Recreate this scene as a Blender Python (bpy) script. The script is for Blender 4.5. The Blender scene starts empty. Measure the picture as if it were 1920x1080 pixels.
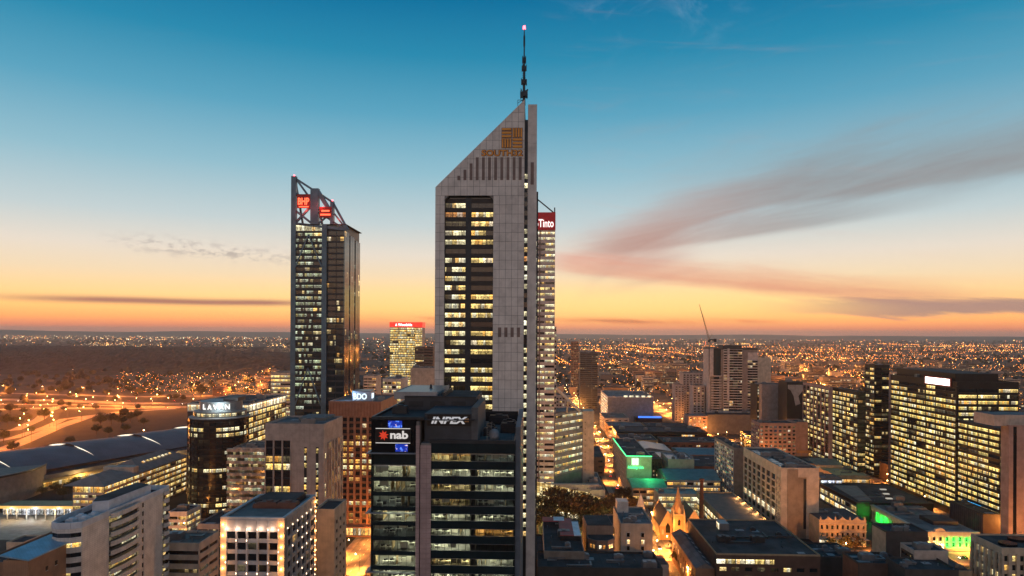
import bpy, math, random
from mathutils import Matrix, Vector, noise as mnoise
random.seed(7)
R = math.radians
SC = bpy.context.scene
COL = SC.collection

# ------------------------------------------------------------------ camera
CAMZ = 125.0            # eye height above the street
FPX = 1280.0            # focal length in pixels of a 1920 wide frame
HY = 625.0              # row of the horizon
ROLL = 0.0050
cam_d = bpy.data.cameras.new('camera')
cam_d.sensor_width = 36.0
cam_d.lens = 24.0
cam_d.shift_y = (HY - 540.0) / 1920.0
cam_d.clip_start = 1.0
cam_d.clip_end = 90000.0
cam = bpy.data.objects.new('camera', cam_d)
COL.objects.link(cam)
cam.matrix_world = Matrix.Translation((0, 0, CAMZ)) @ Matrix.Rotation(R(90), 4, 'X') @ Matrix.Rotation(ROLL, 4, 'Z')
SC.camera = cam
SC.view_settings.view_transform = 'Standard'
SC.view_settings.look = 'None'
SC.view_settings.exposure = 0.0
SC.view_settings.gamma = 1.0
SC.cycles.use_denoising = True
SC.cycles.max_bounces = 5
SC.cycles.diffuse_bounces = 2
SC.cycles.glossy_bounces = 3
SC.cycles.transmission_bounces = 3
SC.cycles.transparent_max_bounces = 6
SC.cycles.volume_bounces = 1
SC.cycles.sample_clamp_indirect = 3.0
SC.cycles.caustics_reflective = False
SC.cycles.caustics_refractive = False
SC.cycles.use_light_tree = True


# ------------------------------------------------------------------ node maths
class E:
    """a socket that can be used in ordinary arithmetic"""
    def __init__(s, nt, k): s.nt = nt; s.k = k
    def op(s, o, a=None, b=None):
        n = s.nt.nodes.new('ShaderNodeMath'); n.operation = o
        for i, v in enumerate((s, a, b)):
            if v is None: continue
            if isinstance(v, E): s.nt.links.new(v.k, n.inputs[i])
            else: n.inputs[i].default_value = v
        return E(s.nt, n.outputs[0])
    def __add__(s, o): return s.op('ADD', o)
    __radd__ = __add__
    def __mul__(s, o): return s.op('MULTIPLY', o)
    __rmul__ = __mul__
    def __sub__(s, o): return s.op('SUBTRACT', o)
    def __rsub__(s, o): return (s * -1.0) + o
    def __truediv__(s, o): return s.op('DIVIDE', o)
    def sq(s): return s * s
    def gt(s, o): return s.op('GREATER_THAN', o)
    def lt(s, o): return s.op('LESS_THAN', o)
    def floor(s): return s.op('FLOOR')
    def fract(s): return s.op('FRACT')
    def smooth(s, a, b):
        n = s.nt.nodes.new('ShaderNodeMapRange'); n.interpolation_type = 'SMOOTHSTEP'
        s.nt.links.new(s.k, n.inputs[0])
        n.inputs[1].default_value = a; n.inputs[2].default_value = b
        return E(s.nt, n.outputs[0])
def comb(nt, x, y, z=0.0):
    n = nt.nodes.new('ShaderNodeCombineXYZ')
    for i, v in enumerate((x, y, z)):
        if isinstance(v, E): nt.links.new(v.k, n.inputs[i])
        else: n.inputs[i].default_value = v
    return n.outputs[0]
def noise(nt, vec, scale=1.0, detail=3.0, rough=0.5, dim='3D', dist=0.0):
    n = nt.nodes.new('ShaderNodeTexNoise'); n.noise_dimensions = dim
    nt.links.new(vec, n.inputs['Vector'])
    n.inputs['Scale'].default_value = scale; n.inputs['Detail'].default_value = detail
    n.inputs['Roughness'].default_value = rough; n.inputs['Distortion'].default_value = dist
    return E(nt, n.outputs['Fac'])
def wnoise(nt, vec):
    n = nt.nodes.new('ShaderNodeTexWhiteNoise'); n.noise_dimensions = '3D'
    nt.links.new(vec, n.inputs['Vector']); return E(nt, n.outputs['Value'])
def mixc(nt, f, a, b):
    n = nt.nodes.new('ShaderNodeMix'); n.data_type = 'RGBA'
    for i, v in ((0, f), (6, a), (7, b)):
        if isinstance(v, E): nt.links.new(v.k, n.inputs[i])
        elif isinstance(v, (tuple, list)): n.inputs[i].default_value = (*v[:3], 1.0)
        elif isinstance(v, (int, float)): n.inputs[i].default_value = v
        else: nt.links.new(v, n.inputs[i])
    return n.outputs[2]
def lin(r, g, b):
    f = lambda c: (c / 255) / 12.92 if c <= 10 else ((c / 255 + 0.055) / 1.055) ** 2.4
    return (f(r), f(g), f(b))


# ------------------------------------------------------------------ world: dusk sky with smoke-like cloud bands
SUN_AZ = R(6)           # the glow lies a little right of the view axis
world = bpy.data.worlds.new('World'); SC.world = world
world.use_nodes = True
wt = world.node_tree
for n in list(wt.nodes): wt.nodes.remove(n)
w_out = wt.nodes.new('ShaderNodeOutputWorld')
w_bg = wt.nodes.new('ShaderNodeBackground'); w_bg.inputs[1].default_value = 1.0
wt.links.new(w_bg.outputs[0], w_out.inputs[0])
tc = wt.nodes.new('ShaderNodeTexCoord')
sep = wt.nodes.new('ShaderNodeSeparateXYZ'); wt.links.new(tc.outputs['Generated'], sep.inputs[0])
dx, dy, dz = (E(wt, sep.outputs[i]) for i in range(3))
hor = (dx.sq() + dy.sq()).op('SQRT')
Z = dz.op('MAXIMUM', -0.02) / hor.op('MAXIMUM', 0.02)          # tangent of the elevation
X = dx.op('ARCTAN2', dy)                                        # azimuth
def ramp(stops, gain=1.0):
    n = wt.nodes.new('ShaderNodeValToRGB'); cr = n.color_ramp
    wt.links.new((Z * 1.6 + 0.02).k, n.inputs[0])
    while len(cr.elements) < len(stops): cr.elements.new(0.5)
    for e, (y, c, *g2) in zip(cr.elements, stops):
        e.position = min(1, max(0, (625 - y) / 1280 * 1.6 + 0.02)); e.color = (*(v * gain * (g2[0] if g2 else 1.0) for v in lin(*c)), 1)
    return n.outputs[0]
front = ramp([(640, (180, 128, 118)), (622, (222, 140, 116)), (613, (255, 146, 100), 1.12), (601, (255, 164, 92), 1.35), (582, (255, 192, 112), 1.32),
              (558, (255, 212, 146), 1.12), (524, (250, 224, 186)), (482, (236, 224, 208)), (425, (198, 212, 214)),
              (330, (146, 191, 207)), (220, (90, 164, 193)), (110, (38, 138, 175)), (0, (2, 113, 158)), (-170, (0, 92, 132))])
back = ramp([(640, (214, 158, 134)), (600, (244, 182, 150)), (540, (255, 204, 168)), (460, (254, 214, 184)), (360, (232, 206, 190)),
             (220, (178, 180, 186)), (60, (100, 138, 168)), (-170, (14, 80, 120))], 1.3)  # sky behind the view, brightened and warmed as unseen fill for the facades
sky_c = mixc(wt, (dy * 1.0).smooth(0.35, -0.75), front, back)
sky_c = mixc(wt, ((X - SUN_AZ) / 0.5).sq().op('MULTIPLY', -1.0).op('EXPONENT') * ((Z - 0.045) / 0.03).sq().op('MULTIPLY', -1.0).op('EXPONENT') * 0.45, sky_c, tuple(v * 1.25 for v in lin(255, 220, 140)))
# cloud bands, in azimuth and tangent of elevation
def gauss(v, s): return (v / s).sq().op('MULTIPLY', -1.0).op('EXPONENT')
wv = noise(wt, comb(wt, X * 2.2, Z * 5.0, 3.1), 1.6, 4.0, 0.55)
st = noise(wt, comb(wt, X * 4.0 + Z * 0.8, (Z - X * 0.19) * 34.0, 1.7), 1.0, 7.0, 0.62, dist=0.35)
st2 = noise(wt, comb(wt, X * 5.0 - Z * 0.6, (Z + X * 0.11) * 48.0, 8.3), 1.0, 7.0, 0.62, dist=0.3)
warp = (wv - 0.5) * 0.05
def asym(t, dn, up):                                            # sharp lower edge, soft upper side
    a = t.op('MAXIMUM', 0.0) / up + (t * -1.0).op('MAXIMUM', 0.0) / dn
    return (a * a).op('MULTIPLY', -1.0).op('EXPONENT')
zu = 0.204 - ((X - 0.17) / -0.13).op('EXPONENT') * 0.085 + warp * 0.55
zv = X * 0.11 + 0.105 + warp * 0.30
zw = 0.106 - X * 0.11 + warp * 0.20
sf = (st - 0.5) * 1.1; sf2 = (st2 - 0.5) * 1.2
cu_ = (asym(Z - zu, 0.014, 0.055) + sf * 1.0).smooth(0.0, 1.35) * X.smooth(0.08, 0.24)
cveil = asym(Z - zu - 0.01, 0.03, 0.075) * X.smooth(0.10, 0.45) * (st * 0.9 + 0.4)
cv_ = (asym(Z - zv, 0.010, 0.030) + sf * 1.0).smooth(0.02, 1.35) * X.smooth(0.06, 0.17) * X.smooth(0.66, 0.34)
cw_ = (asym(Z - zw, 0.012, 0.024) + sf2 * 1.0).smooth(0.02, 1.35) * X.smooth(0.02, 0.10) * X.smooth(0.80, 0.45)
cj = (gauss(X - 0.185, 0.085) * gauss(Z - 0.120 - warp * 0.5, 0.046) + sf * 0.8).smooth(0.08, 1.3)
cb = (gauss(Z - 0.036 - warp * 0.2, 0.015) + (st2 - 0.5) * 2.4).smooth(0.45, 1.05) * X.smooth(0.30, 0.56)
c4 = gauss(Z - 0.0405 - warp * 0.12, 0.0045) * X.smooth(-0.72, -0.52) * X.smooth(-0.22, -0.36) * st2.smooth(0.26, 0.46)
c5 = gauss(Z - 0.112 + X * 0.05 + 0.022 - warp * 0.3, 0.010) * X.smooth(-0.56, -0.47) * X.smooth(-0.22, -0.40)
c5 = c5 * noise(wt, comb(wt, X * 60.0, Z * 130.0, 5.0), 1.0, 4.0, 0.6).smooth(0.42, 0.66)
c6 = gauss(Z - 0.0185 - warp * 0.1, 0.004) * X.smooth(-0.35, -0.1) * X.smooth(0.55, 0.2) * st2.smooth(0.36, 0.6)
wisp = noise(wt, comb(wt, X * 9.0 + Z * 5, Z * 14.0 + X * -7.0, 2.2), 1.0, 7.0, 0.62, dist=0.8).smooth(0.50, 0.80)
c7 = wisp * gauss(X - 0.22, 0.14) * gauss(Z - 0.46, 0.05)
smoke = mixc(wt, X.smooth(0.16, 0.45), lin(188, 150, 140), lin(146, 140, 140))
sky_c = mixc(wt, (cveil * 0.40).op('MINIMUM', 0.6), sky_c, lin(146, 156, 164))
sky_c = mixc(wt, (cj * 0.70).op('MINIMUM', 0.8), sky_c, lin(196, 152, 142))
sky_c = mixc(wt, (cu_ * 0.85).op('MINIMUM', 0.8), sky_c, smoke)
sky_c = mixc(wt, (cv_ * 0.70).op('MINIMUM', 0.8), sky_c, smoke)
sky_c = mixc(wt, (cw_ * 0.85).op('MINIMUM', 0.85), sky_c, lin(228, 152, 128))
sky_c = mixc(wt, (cb * 0.85).op('MINIMUM', 0.85), sky_c, lin(166, 134, 132))
sky_c = mixc(wt, (c4 * 0.95).op('MINIMUM', 0.9), sky_c, lin(170, 112, 104))
sky_c = mixc(wt, (c5 * 0.55).op('MINIMUM', 0.8), sky_c, lin(150, 140, 140))
sky_c = mixc(wt, (c6 * 0.7).op('MINIMUM', 0.8), sky_c, lin(196, 96, 72))
sky_c = mixc(wt, (c7 * 0.45).op('MINIMUM', 0.6), sky_c, lin(150, 178, 205))
# the physical dusk sky underneath, very weak
nish = wt.nodes.new('ShaderNodeTexSky'); nish.sky_type = 'NISHITA'; nish.sun_disc = False
nish.sun_elevation = R(-2.0); nish.sun_rotation = SUN_AZ; nish.altitude = 100; nish.air_density = 1.0
add = wt.nodes.new('ShaderNodeMix'); add.data_type = 'RGBA'; add.blend_type = 'ADD'; add.inputs[0].default_value = 0.02
wt.links.new(sky_c, add.inputs[6]); wt.links.new(nish.outputs[0], add.inputs[7])
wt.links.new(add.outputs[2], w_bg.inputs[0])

# the last of the sun, already below the haze: a very weak, very soft sun lamp from the glow
sun_d = bpy.data.lights.new('sun', 'SUN'); sun_d.energy = 0.12; sun_d.angle = R(20); sun_d.color = (1.0, 0.55, 0.3)
sun = bpy.data.objects.new('sun', sun_d); COL.objects.link(sun)
sun.rotation_euler = (R(-86), 0, -SUN_AZ)


# ------------------------------------------------------------------ pixel helpers (where the ground or a plane is met)
def hyp(px): return HY + (px - 960.0) * ROLL
def wx(px, d): return (px - 960.0) / FPX * d
def wz(py, d, px=960.0): return CAMZ - (py - hyp(px)) / FPX * d
def gnd(px, py, z=0.0):
    d = FPX * (CAMZ - z) / (py - hyp(px)); return (wx(px, d), d)
GRID = R(-1.95)


# ------------------------------------------------------------------ mesh builder
class MB:
    def __init__(s): s.v = []; s.f = []; s.m = []; s.uv = None
    def poly(s, pts, mi=0):
        b = len(s.v); s.v += [tuple(p) for p in pts]; s.f.append(tuple(range(b, b + len(pts)))); s.m.append(mi)
        return s
    def box(s, x0, x1, y0, y1, z0, z1, mi=0, top=None):
        b = len(s.v)
        s.v += [(x0, y0, z0), (x1, y0, z0), (x1, y1, z0), (x0, y1, z0), (x0, y0, z1), (x1, y0, z1), (x1, y1, z1), (x0, y1, z1)]
        for i, q in enumerate(((0, 3, 2, 1), (4, 5, 6, 7), (0, 1, 5, 4), (1, 2, 6, 5), (2, 3, 7, 6), (3, 0, 4, 7))):
            s.f.append(tuple(b + k for k in q)); s.m.append(top if (i == 1 and top is not None) else mi)
        return s
    def prism(s, pts, a, b_, axis='y', mi=0, cap=None):
        """polygon pts (2d) swept along an axis; axis y: pts are (x,z); axis z: pts are (x,y)"""
        n = len(pts); b = len(s.v)
        mk = (lambda p, t: (p[0], t, p[1])) if axis == 'y' else ((lambda p, t: (p[0], p[1], t)) if axis == 'z' else (lambda p, t: (t, p[0], p[1])))
        s.v += [mk(p, a) for p in pts] + [mk(p, b_) for p in pts]
        s.f.append(tuple(range(b, b + n))); s.m.append(mi)
        s.f.append(tuple(reversed(range(b + n, b + 2 * n)))); s.m.append(cap if cap is not None else mi)
        for i in range(n):
            j = (i + 1) % n
            s.f.append((b + j, b + i, b + n + i, b + n + j)); s.m.append(mi)
        return s
    def cyl(s, cx, cy, z0, z1, r0, r1=None, n=10, mi=0, cap=True):
        r1 = r0 if r1 is None else r1; b = len(s.v)
        for z, r in ((z0, r0), (z1, r1)):
            s.v += [(cx + r * math.cos(2 * math.pi * i / n), cy + r * math.sin(2 * math.pi * i / n), z) for i in range(n)]
        for i in range(n):
            j = (i + 1) % n; s.f.append((b + i, b + j, b + n + j, b + n + i)); s.m.append(mi)
        if cap:
            s.f.append(tuple(range(b + n, b + 2 * n))); s.m.append(mi)
            s.f.append(tuple(reversed(range(b, b + n)))); s.m.append(mi)
        return s
    def bar(s, p, q, t, t2=None, mi=0):
        p = Vector(p); q = Vector(q); d = (q - p).normalized(); t2 = t2 or t
        up = Vector((0, 0, 1)) if abs(d.z) < 0.95 else Vector((0, 1, 0))
        a = d.cross(up).normalized() * (t / 2); c = a.cross(d).normalized() * (t2 / 2); b = len(s.v)
        for o in (p, q):
            s.v += [tuple(o + a + c), tuple(o - a + c), tuple(o - a - c), tuple(o + a - c)]
        for qd in ((0, 1, 2, 3), (7, 6, 5, 4), (0, 4, 5, 1), (1, 5, 6, 2), (2, 6, 7, 3), (3, 7, 4, 0)):
            s.f.append(tuple(b + k for k in qd)); s.m.append(mi)
        return s
    def mesh(s, name, mats, smooth=False):
        me = bpy.data.meshes.new(name); me.from_pydata(s.v, [], s.f)
        if not isinstance(mats, (list, tuple)): mats = [mats]
        for m in mats: me.materials.append(m)
        if any(s.m): me.polygons.foreach_set('material_index', s.m)
        if smooth: me.polygons.foreach_set('use_smooth', [True] * len(s.f))
        me.validate(); me.update(); return me
    def obj(s, name, mats, parent=None, M=None, smooth=False):
        return put(s.mesh(name, mats, smooth), name, parent, M)

def put(me, name, parent=None, M=None):
    o = bpy.data.objects.new(name, me); COL.objects.link(o)
    if parent is not None: o.parent = parent
    if M is not None: o.matrix_local = M
    return o
def tag(o, label, cat, group=None):
    o['label'] = label; o['category'] = cat
    if group: o['group'] = group
    return o
def empty(name, loc, rz=0.0, label=None, cat=None, group=None):
    o = bpy.data.objects.new(name, None); COL.objects.link(o)
    o.location = loc; o.rotation_euler = (0, 0, rz); o.empty_display_size = 1.0
    if label: tag(o, label, cat, group)
    return o
def struct(o): o['kind'] = 'structure'; return o
def stuff(o): o['kind'] = 'stuff'; return o
KIDS = {}
def copy_tree(o, parent=None):
    c = o.copy(); COL.objects.link(c); c.parent = parent
    for ch in o.children: copy_tree(ch, c)
    return c
def T(x, y, z): return Matrix.Translation((x, y, z))


# ------------------------------------------------------------------ materials
MATS = {}
def mat(name, col, rough=0.7, metal=0.0, var=0.18, scale=0.25, panel=None, flat=None, line=0.72, bump=0.0, spec=0.4, streak=0.0):
    if name in MATS: return MATS[name]
    m = bpy.data.materials.new(name); m.use_nodes = True; nt = m.node_tree
    b = nt.nodes['Principled BSDF']
    b.inputs['Roughness'].default_value = rough; b.inputs['Metallic'].default_value = metal
    b.inputs['Specular IOR Level'].default_value = spec
    g = nt.nodes.new('ShaderNodeNewGeometry'); pos = g.outputs['Position']
    n = noise(nt, pos, scale, 5.0, 0.6)
    dark = tuple(c * (1 - var) for c in col); lite = tuple(min(0.9, c * (1 + var)) for c in col)
    c = mixc(nt, n.smooth(0.3, 0.7), dark, lite)
    if streak:
        s = nt.nodes.new('ShaderNodeSeparateXYZ'); nt.links.new(pos, s.inputs[0])
        k = noise(nt, comb(nt, E(nt, s.outputs[0]) * 0.8, E(nt, s.outputs[1]) * 0.8, E(nt, s.outputs[2]) * 0.04), 1.0, 4.0, 0.6)
        c = mixc(nt, k.smooth(0.45, 0.75) * streak, c, tuple(x * 0.45 for x in col))
    if panel:
        s = nt.nodes.new('ShaderNodeSeparateXYZ'); nt.links.new(pos, s.inputs[0])
        u = (E(nt, s.outputs[0]) + E(nt, s.outputs[1]) * 0.97) / panel[0]; v = E(nt, s.outputs[2]) / panel[1]
        ln = (u.fract() - 0.5).op('ABSOLUTE').gt(0.5 - 0.05 / panel[0]).op('MAXIMUM', (v.fract() - 0.5).op('ABSOLUTE').gt(0.5 - 0.05 / panel[1]))
        pv = wnoise(nt, comb(nt, u.floor(), v.floor(), 1.0))
        c = mixc(nt, (pv - 0.5).op('ABSOLUTE') * 0.22, c, dark)
        c = mixc(nt, ln * (1 - line), c, (0.01, 0.01, 0.01))
    if flat:
        s = nt.nodes.new('ShaderNodeSeparateXYZ'); nt.links.new(pos, s.inputs[0])
        u = E(nt, s.outputs[0]) / flat[0]; v = E(nt, s.outputs[1]) / flat[1] + u.floor() * 0.37
        ln = (u.fract() - 0.5).op('ABSOLUTE').gt(0.5 - 0.07 / flat[0]).op('MAXIMUM', (v.fract() - 0.5).op('ABSOLUTE').gt(0.5 - 0.07 / flat[1]))
        pv = wnoise(nt, comb(nt, u.floor(), v.floor(), 1.0)); big = noise(nt, pos, 0.06, 3.0)
        c = mixc(nt, pv.smooth(0.75, 0.8) * 0.35, c, tuple(min(.8, x * 1.9) for x in col)); c = mixc(nt, pv.smooth(0.2, 0.15) * 0.4, c, tuple(x * .5 for x in col))
        c = mixc(nt, big.smooth(0.5, 0.62) * 0.45, c, tuple(min(.8, x * 1.7) for x in col)); c = mixc(nt, ln * 0.4, c, (0.01, 0.01, 0.01))
    nt.links.new(c, b.inputs['Base Color'])
    if bump:
        bp = nt.nodes.new('ShaderNodeBump'); bp.inputs['Strength'].default_value = bump
        nt.links.new(noise(nt, pos, 3.0, 4.0).k, bp.inputs['Height']); nt.links.new(bp.outputs[0], b.inputs['Normal'])
    MATS[name] = m; return m
def glow(name, col, strength, sample=False, base=(0.02, 0.02, 0.02)):
    """something that gives off light: a lamp, a lit sign, a screen"""
    if name in MATS: return MATS[name]
    m = bpy.data.materials.new(name); m.use_nodes = True; b = m.node_tree.nodes['Principled BSDF']
    b.inputs['Base Color'].default_value = (*base, 1); b.inputs['Roughness'].default_value = 0.4
    b.inputs['Emission Color'].default_value = (*col, 1); b.inputs['Emission Strength'].default_value = strength
    m.cycles.emission_sampling = 'AUTO' if sample else 'NONE'
    MATS[name] = m; return m
def glass(name, col=(0.012, 0.018, 0.024), rough=0.06, var=0.04):
    """dark unlit pane, slightly uneven so that reflections break up"""
    if name in MATS: return MATS[name]
    m = bpy.data.materials.new(name); m.use_nodes = True; nt = m.node_tree; b = nt.nodes['Principled BSDF']
    b.inputs['Base Color'].default_value = (*col, 1); b.inputs['IOR'].default_value = 1.6
    g = nt.nodes.new('ShaderNodeNewGeometry'); o = nt.nodes.new('ShaderNodeObjectInfo')
    n = noise(nt, g.outputs['Position'], 0.35, 2.0)
    nt.links.new((n * 0.06 + E(nt, o.outputs['Random']) * var + rough).k, b.inputs['Roughness'])
    bp = nt.nodes.new('ShaderNodeBump'); bp.inputs['Strength'].default_value = 0.04
    nt.links.new(noise(nt, g.outputs['Position'], 0.25, 2.0).k, bp.inputs['Height']); nt.links.new(bp.outputs[0], b.inputs['Normal'])
    MATS[name] = m; return m
def lit(name, col, strength=1.0, cell=1.6, clutter=0.7, frac=1.0, col2=None):
    """a lit room behind glass: bays of differing brightness, ceiling lights above, dark furniture below (u in metres, v 0..1)"""
    if name in MATS: return MATS[name]
    m = bpy.data.materials.new(name); m.use_nodes = True; nt = m.node_tree; b = nt.nodes['Principled BSDF']
    uvn = nt.nodes.new('ShaderNodeUVMap'); sp = nt.nodes.new('ShaderNodeSeparateXYZ'); nt.links.new(uvn.outputs[0], sp.inputs[0])
    r = E(nt, nt.nodes.new('ShaderNodeObjectInfo').outputs['Random'])
    u = E(nt, sp.outputs[0]); v = E(nt, sp.outputs[1])
    cu = (u / cell + r * 13.0); cid = cu.floor()
    w1 = wnoise(nt, comb(nt, cid, (r * 977.0).floor(), 1.0)); w2 = wnoise(nt, comb(nt, cid, (r * 977.0).floor(), 7.0))
    on = w2.lt(frac) * 0.97 + 0.03
    n = noise(nt, comb(nt, u * 1.3 + r * 190.0, v * 2.6 + r * 77.0, 0.0), 1.0, 3.0, 0.6)
    n2 = noise(nt, comb(nt, u * 2.2 + r * 90.0, v * 0.6, 4.0), 1.0, 2.0, 0.6)
    fur = n.smooth(0.47, 0.56) * v.smooth(0.86, 0.45) * clutter
    ceil = v.smooth(0.72, 0.80) * n2.smooth(0.42, 0.55) * 0.9
    mull = (cu.fract() - 0.5).op('ABSOLUTE').gt(0.48) * 0.5
    rb = r.op('MULTIPLY', 7.31).fract()
    br = (w1.sq() * 0.85 + 0.30 + ceil * 0.8) * (1 - fur) * on * (1 - mull) * (rb * 0.55 + 0.62)
    c2 = col2 or (col[0], col[1] * 0.72, col[2] * 0.45)
    c = mixc(nt, w2.op('MULTIPLY', 5.7).fract().smooth(0.72, 0.76), col, c2)
    c = mixc(nt, w1.op('MULTIPLY', 9.3).fract().smooth(0.80, 0.84) * 0.6, c, (0.85, 0.90, 0.75))
    nt.links.new(c, b.inputs['Emission Color'])
    nt.links.new((br * strength).k, b.inputs['Emission Strength'])
    b.inputs['Base Color'].default_value = (0.02, 0.02, 0.022, 1); b.inputs['Roughness'].default_value = 0.12
    m.cycles.emission_sampling = 'NONE'
    MATS[name] = m; return m

conc_grey = mat('concrete_grey', (0.36, 0.335, 0.32), 0.75, streak=0.25)
conc_warm = mat('concrete_warm', (0.50, 0.41, 0.33), 0.8, streak=0.3)
conc_pale = mat('concrete_pale', (0.64, 0.58, 0.51), 0.75, streak=0.25)
conc_beige = mat('concrete_beige', (0.58, 0.47, 0.34), 0.8, streak=0.25)
tile_white = mat('white_tile', (0.72, 0.66, 0.58), 0.5, panel=(1.2, 0.6), line=0.75, streak=0.15)
panel_alu = mat('pale_cladding_panel', (0.74, 0.68, 0.61), 0.5, var=0.10, streak=0.12)
panel_alu2 = mat('pale_cladding_panel_weathered', (0.69, 0.63, 0.565), 0.55, var=0.14, streak=0.22)
joint = mat('joint_shadow_gap', (0.22, 0.20, 0.18), 0.9)
brown_strip = mat('bronze_vent', (0.22, 0.155, 0.13), 0.6)
dark_metal = mat('dark_metal', (0.035, 0.042, 0.05), 0.45, 0.5)
teal_steel = mat('blue_grey_steel', (0.085, 0.15, 0.20), 0.4, 0.4)
mid_metal = mat('grey_metal', (0.20, 0.21, 0.22), 0.45, 0.6)
pink_stone = mat('pink_granite', (0.42, 0.30, 0.28), 0.55, panel=(3.2, 1.3), line=0.7)
brown_stone = mat('red_brown_stone', (0.34, 0.165, 0.10), 0.65, streak=0.2)
brick_red = mat('red_brick', (0.30, 0.10, 0.05), 0.85, panel=(0.6, 0.25), line=0.8)
brick_brown = mat('brown_brick', (0.30, 0.17, 0.10), 0.85, panel=(0.6, 0.25), line=0.8)
sandstone = mat('sandstone', (0.46, 0.33, 0.20), 0.85, streak=0.35)
roof_dark = mat('dark_membrane_roof', (0.048, 0.044, 0.042), 0.9, var=0.35, scale=0.12, bump=0.2, flat=(4.0, 9.0))
roof_grey = mat('grey_gravel_roof', (0.15, 0.14, 0.13), 0.9, var=0.3, scale=0.15, bump=0.3, flat=(5.0, 7.0))
roof_blue = mat('blue_grey_sheet_roof', (0.16, 0.18, 0.20), 0.35, 0.3, var=0.12, panel=(1.5, 50.0), line=0.7)
roof_brown = mat('brown_sheet_roof', (0.20, 0.135, 0.10), 0.7, var=0.2, panel=(2.0, 60.0), line=0.75)
roof_green = mat('green_copper_roof', (0.10, 0.32, 0.22), 0.6, var=0.2, panel=(1.0, 50.0), line=0.7)
roof_teal = mat('teal_sheet_roof', (0.13, 0.22, 0.22), 0.5, 0.2, panel=(1.0, 50.0), line=0.75)
slate = mat('slate_roof', (0.055, 0.045, 0.045), 0.7, var=0.3, scale=0.8)
asphalt = mat('asphalt', (0.115, 0.105, 0.10), 0.85, var=0.25, scale=0.2)
paving = mat('paving', (0.24, 0.20, 0.165), 0.85, panel=(2.0, 900), line=0.85)
paint_white = mat('road_paint', (0.75, 0.72, 0.66), 0.7)
earth = mat('city_ground', (0.045, 0.038, 0.030), 0.95, var=0.5, scale=0.02)
grass_m = mat('dry_grass', (0.018, 0.017, 0.009), 0.95, var=0.4, scale=0.05)
leaf_a = mat('leaves_dark', (0.045, 0.055, 0.022), 0.8, var=0.5, scale=0.7)
leaf_b = mat('leaves_olive', (0.085, 0.075, 0.028), 0.8, var=0.5, scale=0.7)
leaf_c = mat('leaves_russet', (0.10, 0.062, 0.025), 0.8, var=0.5, scale=0.7)
bark = mat('bark', (0.09, 0.06, 0.04), 0.9)
g_dark = glass('dark_glass')
g_teal = glass('teal_glass', (0.010, 0.026, 0.032))
g_black = glass('black_glass', (0.006, 0.007, 0.009), 0.10)
g_sun = glass('sunset_glass', (0.03, 0.03, 0.035), 0.03)

L_y = lit('lit_room_yellow', (1.0, 0.72, 0.24), 1.6)
L_y2 = lit('lit_room_amber', (1.0, 0.58, 0.16), 1.3)
L_w = lit('lit_room_white', (0.98, 0.88, 0.52), 1.4)
L_g = lit('lit_room_greenish', (0.72, 0.86, 0.52), 0.75, clutter=0.85)
L_o = lit('lit_room_orange', (1.0, 0.40, 0.10), 0.8)
L_dim = lit('dim_room', (0.8, 0.65, 0.35), 0.16, clutter=0.9)
L_half = lit('half_lit_rooms', (1.0, 0.80, 0.36), 1.35, frac=0.5)
L_few = lit('few_lit_rooms', (1.0, 0.72, 0.30), 0.9, frac=0.22)
L_far = lit('far_lit_rooms', (1.0, 0.62, 0.25), 0.9, cell=3.0, frac=0.35, clutter=0.5)
L_farw = lit('far_lit_rooms_white', (1.0, 0.80, 0.48), 0.9, cell=4.0, frac=0.5, clutter=0.5)
L_bright = lit('bright_shop', (1.0, 0.86, 0.55), 2.2, clutter=0.6)
L_shop = lit('warm_shop', (1.0, 0.55, 0.16), 1.8, clutter=0.7)
L_res = lit('apartment_room', (1.0, 0.68, 0.32), 1.1, cell=2.5, frac=0.8)

def pick(pal):
    t = random.random() * sum(w for _, w in pal)
    for m, w in pal:
        t -= w
        if t <= 0: return m
    return pal[-1][0]
P_off = [(L_y, 4), (L_w, 3), (L_half, 2), (L_dim, 1), (g_dark, 3)]
P_yel = [(L_y, 6), (L_w, 1.2), (L_half, 2.4), (L_y2, 0.8), (L_dim, 0.5), (g_dark, 1.0)]
P_wht = [(L_w, 5), (L_g, 2), (L_half, 3), (L_dim, 1), (g_dark, 2)]
P_few = [(g_dark, 6), (L_few, 3), (L_y, 1), (L_dim, 1)]
P_rare = [(g_dark, 14), (L_res, 1.5), (L_dim, 1.5)]
P_none = [(g_dark, 1)]
LE = 24000.0      # street lamp power
HAZE = 4.0e-5

# ------------------------------------------------------------------ building kit
_mc = {}
def boxmesh(name, x, y, z, m):
    """box with its lower front left corner at the origin, shared between alike pieces"""
    k = (name, round(x, 3), round(y, 3), round(z, 3), m.name)
    if k not in _mc: _mc[k] = MB().box(0, x, 0, y, 0, z).mesh(name, m)
    return _mc[k]
def panemesh(w, h, m, name='window'):
    k = (name, round(w, 3), round(h, 3), m.name)
    if k not in _mc:
        me = bpy.data.meshes.new(name)
        me.from_pydata([(0, 0, 0), (w, 0, 0), (w, 0, h), (0, 0, h)], [], [(0, 1, 2, 3)])
        uv = me.uv_layers.new(name='UVMap')
        for i, c in enumerate(((0, 0), (w, 0), (w, 1), (0, 1))): uv.data[i].uv = c
        me.materials.append(m); me.update(); _mc[k] = me
    return _mc[k]
def face_matrix(kind, w, D):
    if kind == 'front': return Matrix.Identity(4)
    if kind == 'right': return T(w, 0, 0) @ Matrix.Rotation(R(90), 4, 'Z')
    if kind == 'left': return T(0, D, 0) @ Matrix.Rotation(R(-90), 4, 'Z')
    return T(w, D, 0) @ Matrix.Rotation(R(180), 4, 'Z')
TW = 0.6
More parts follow.
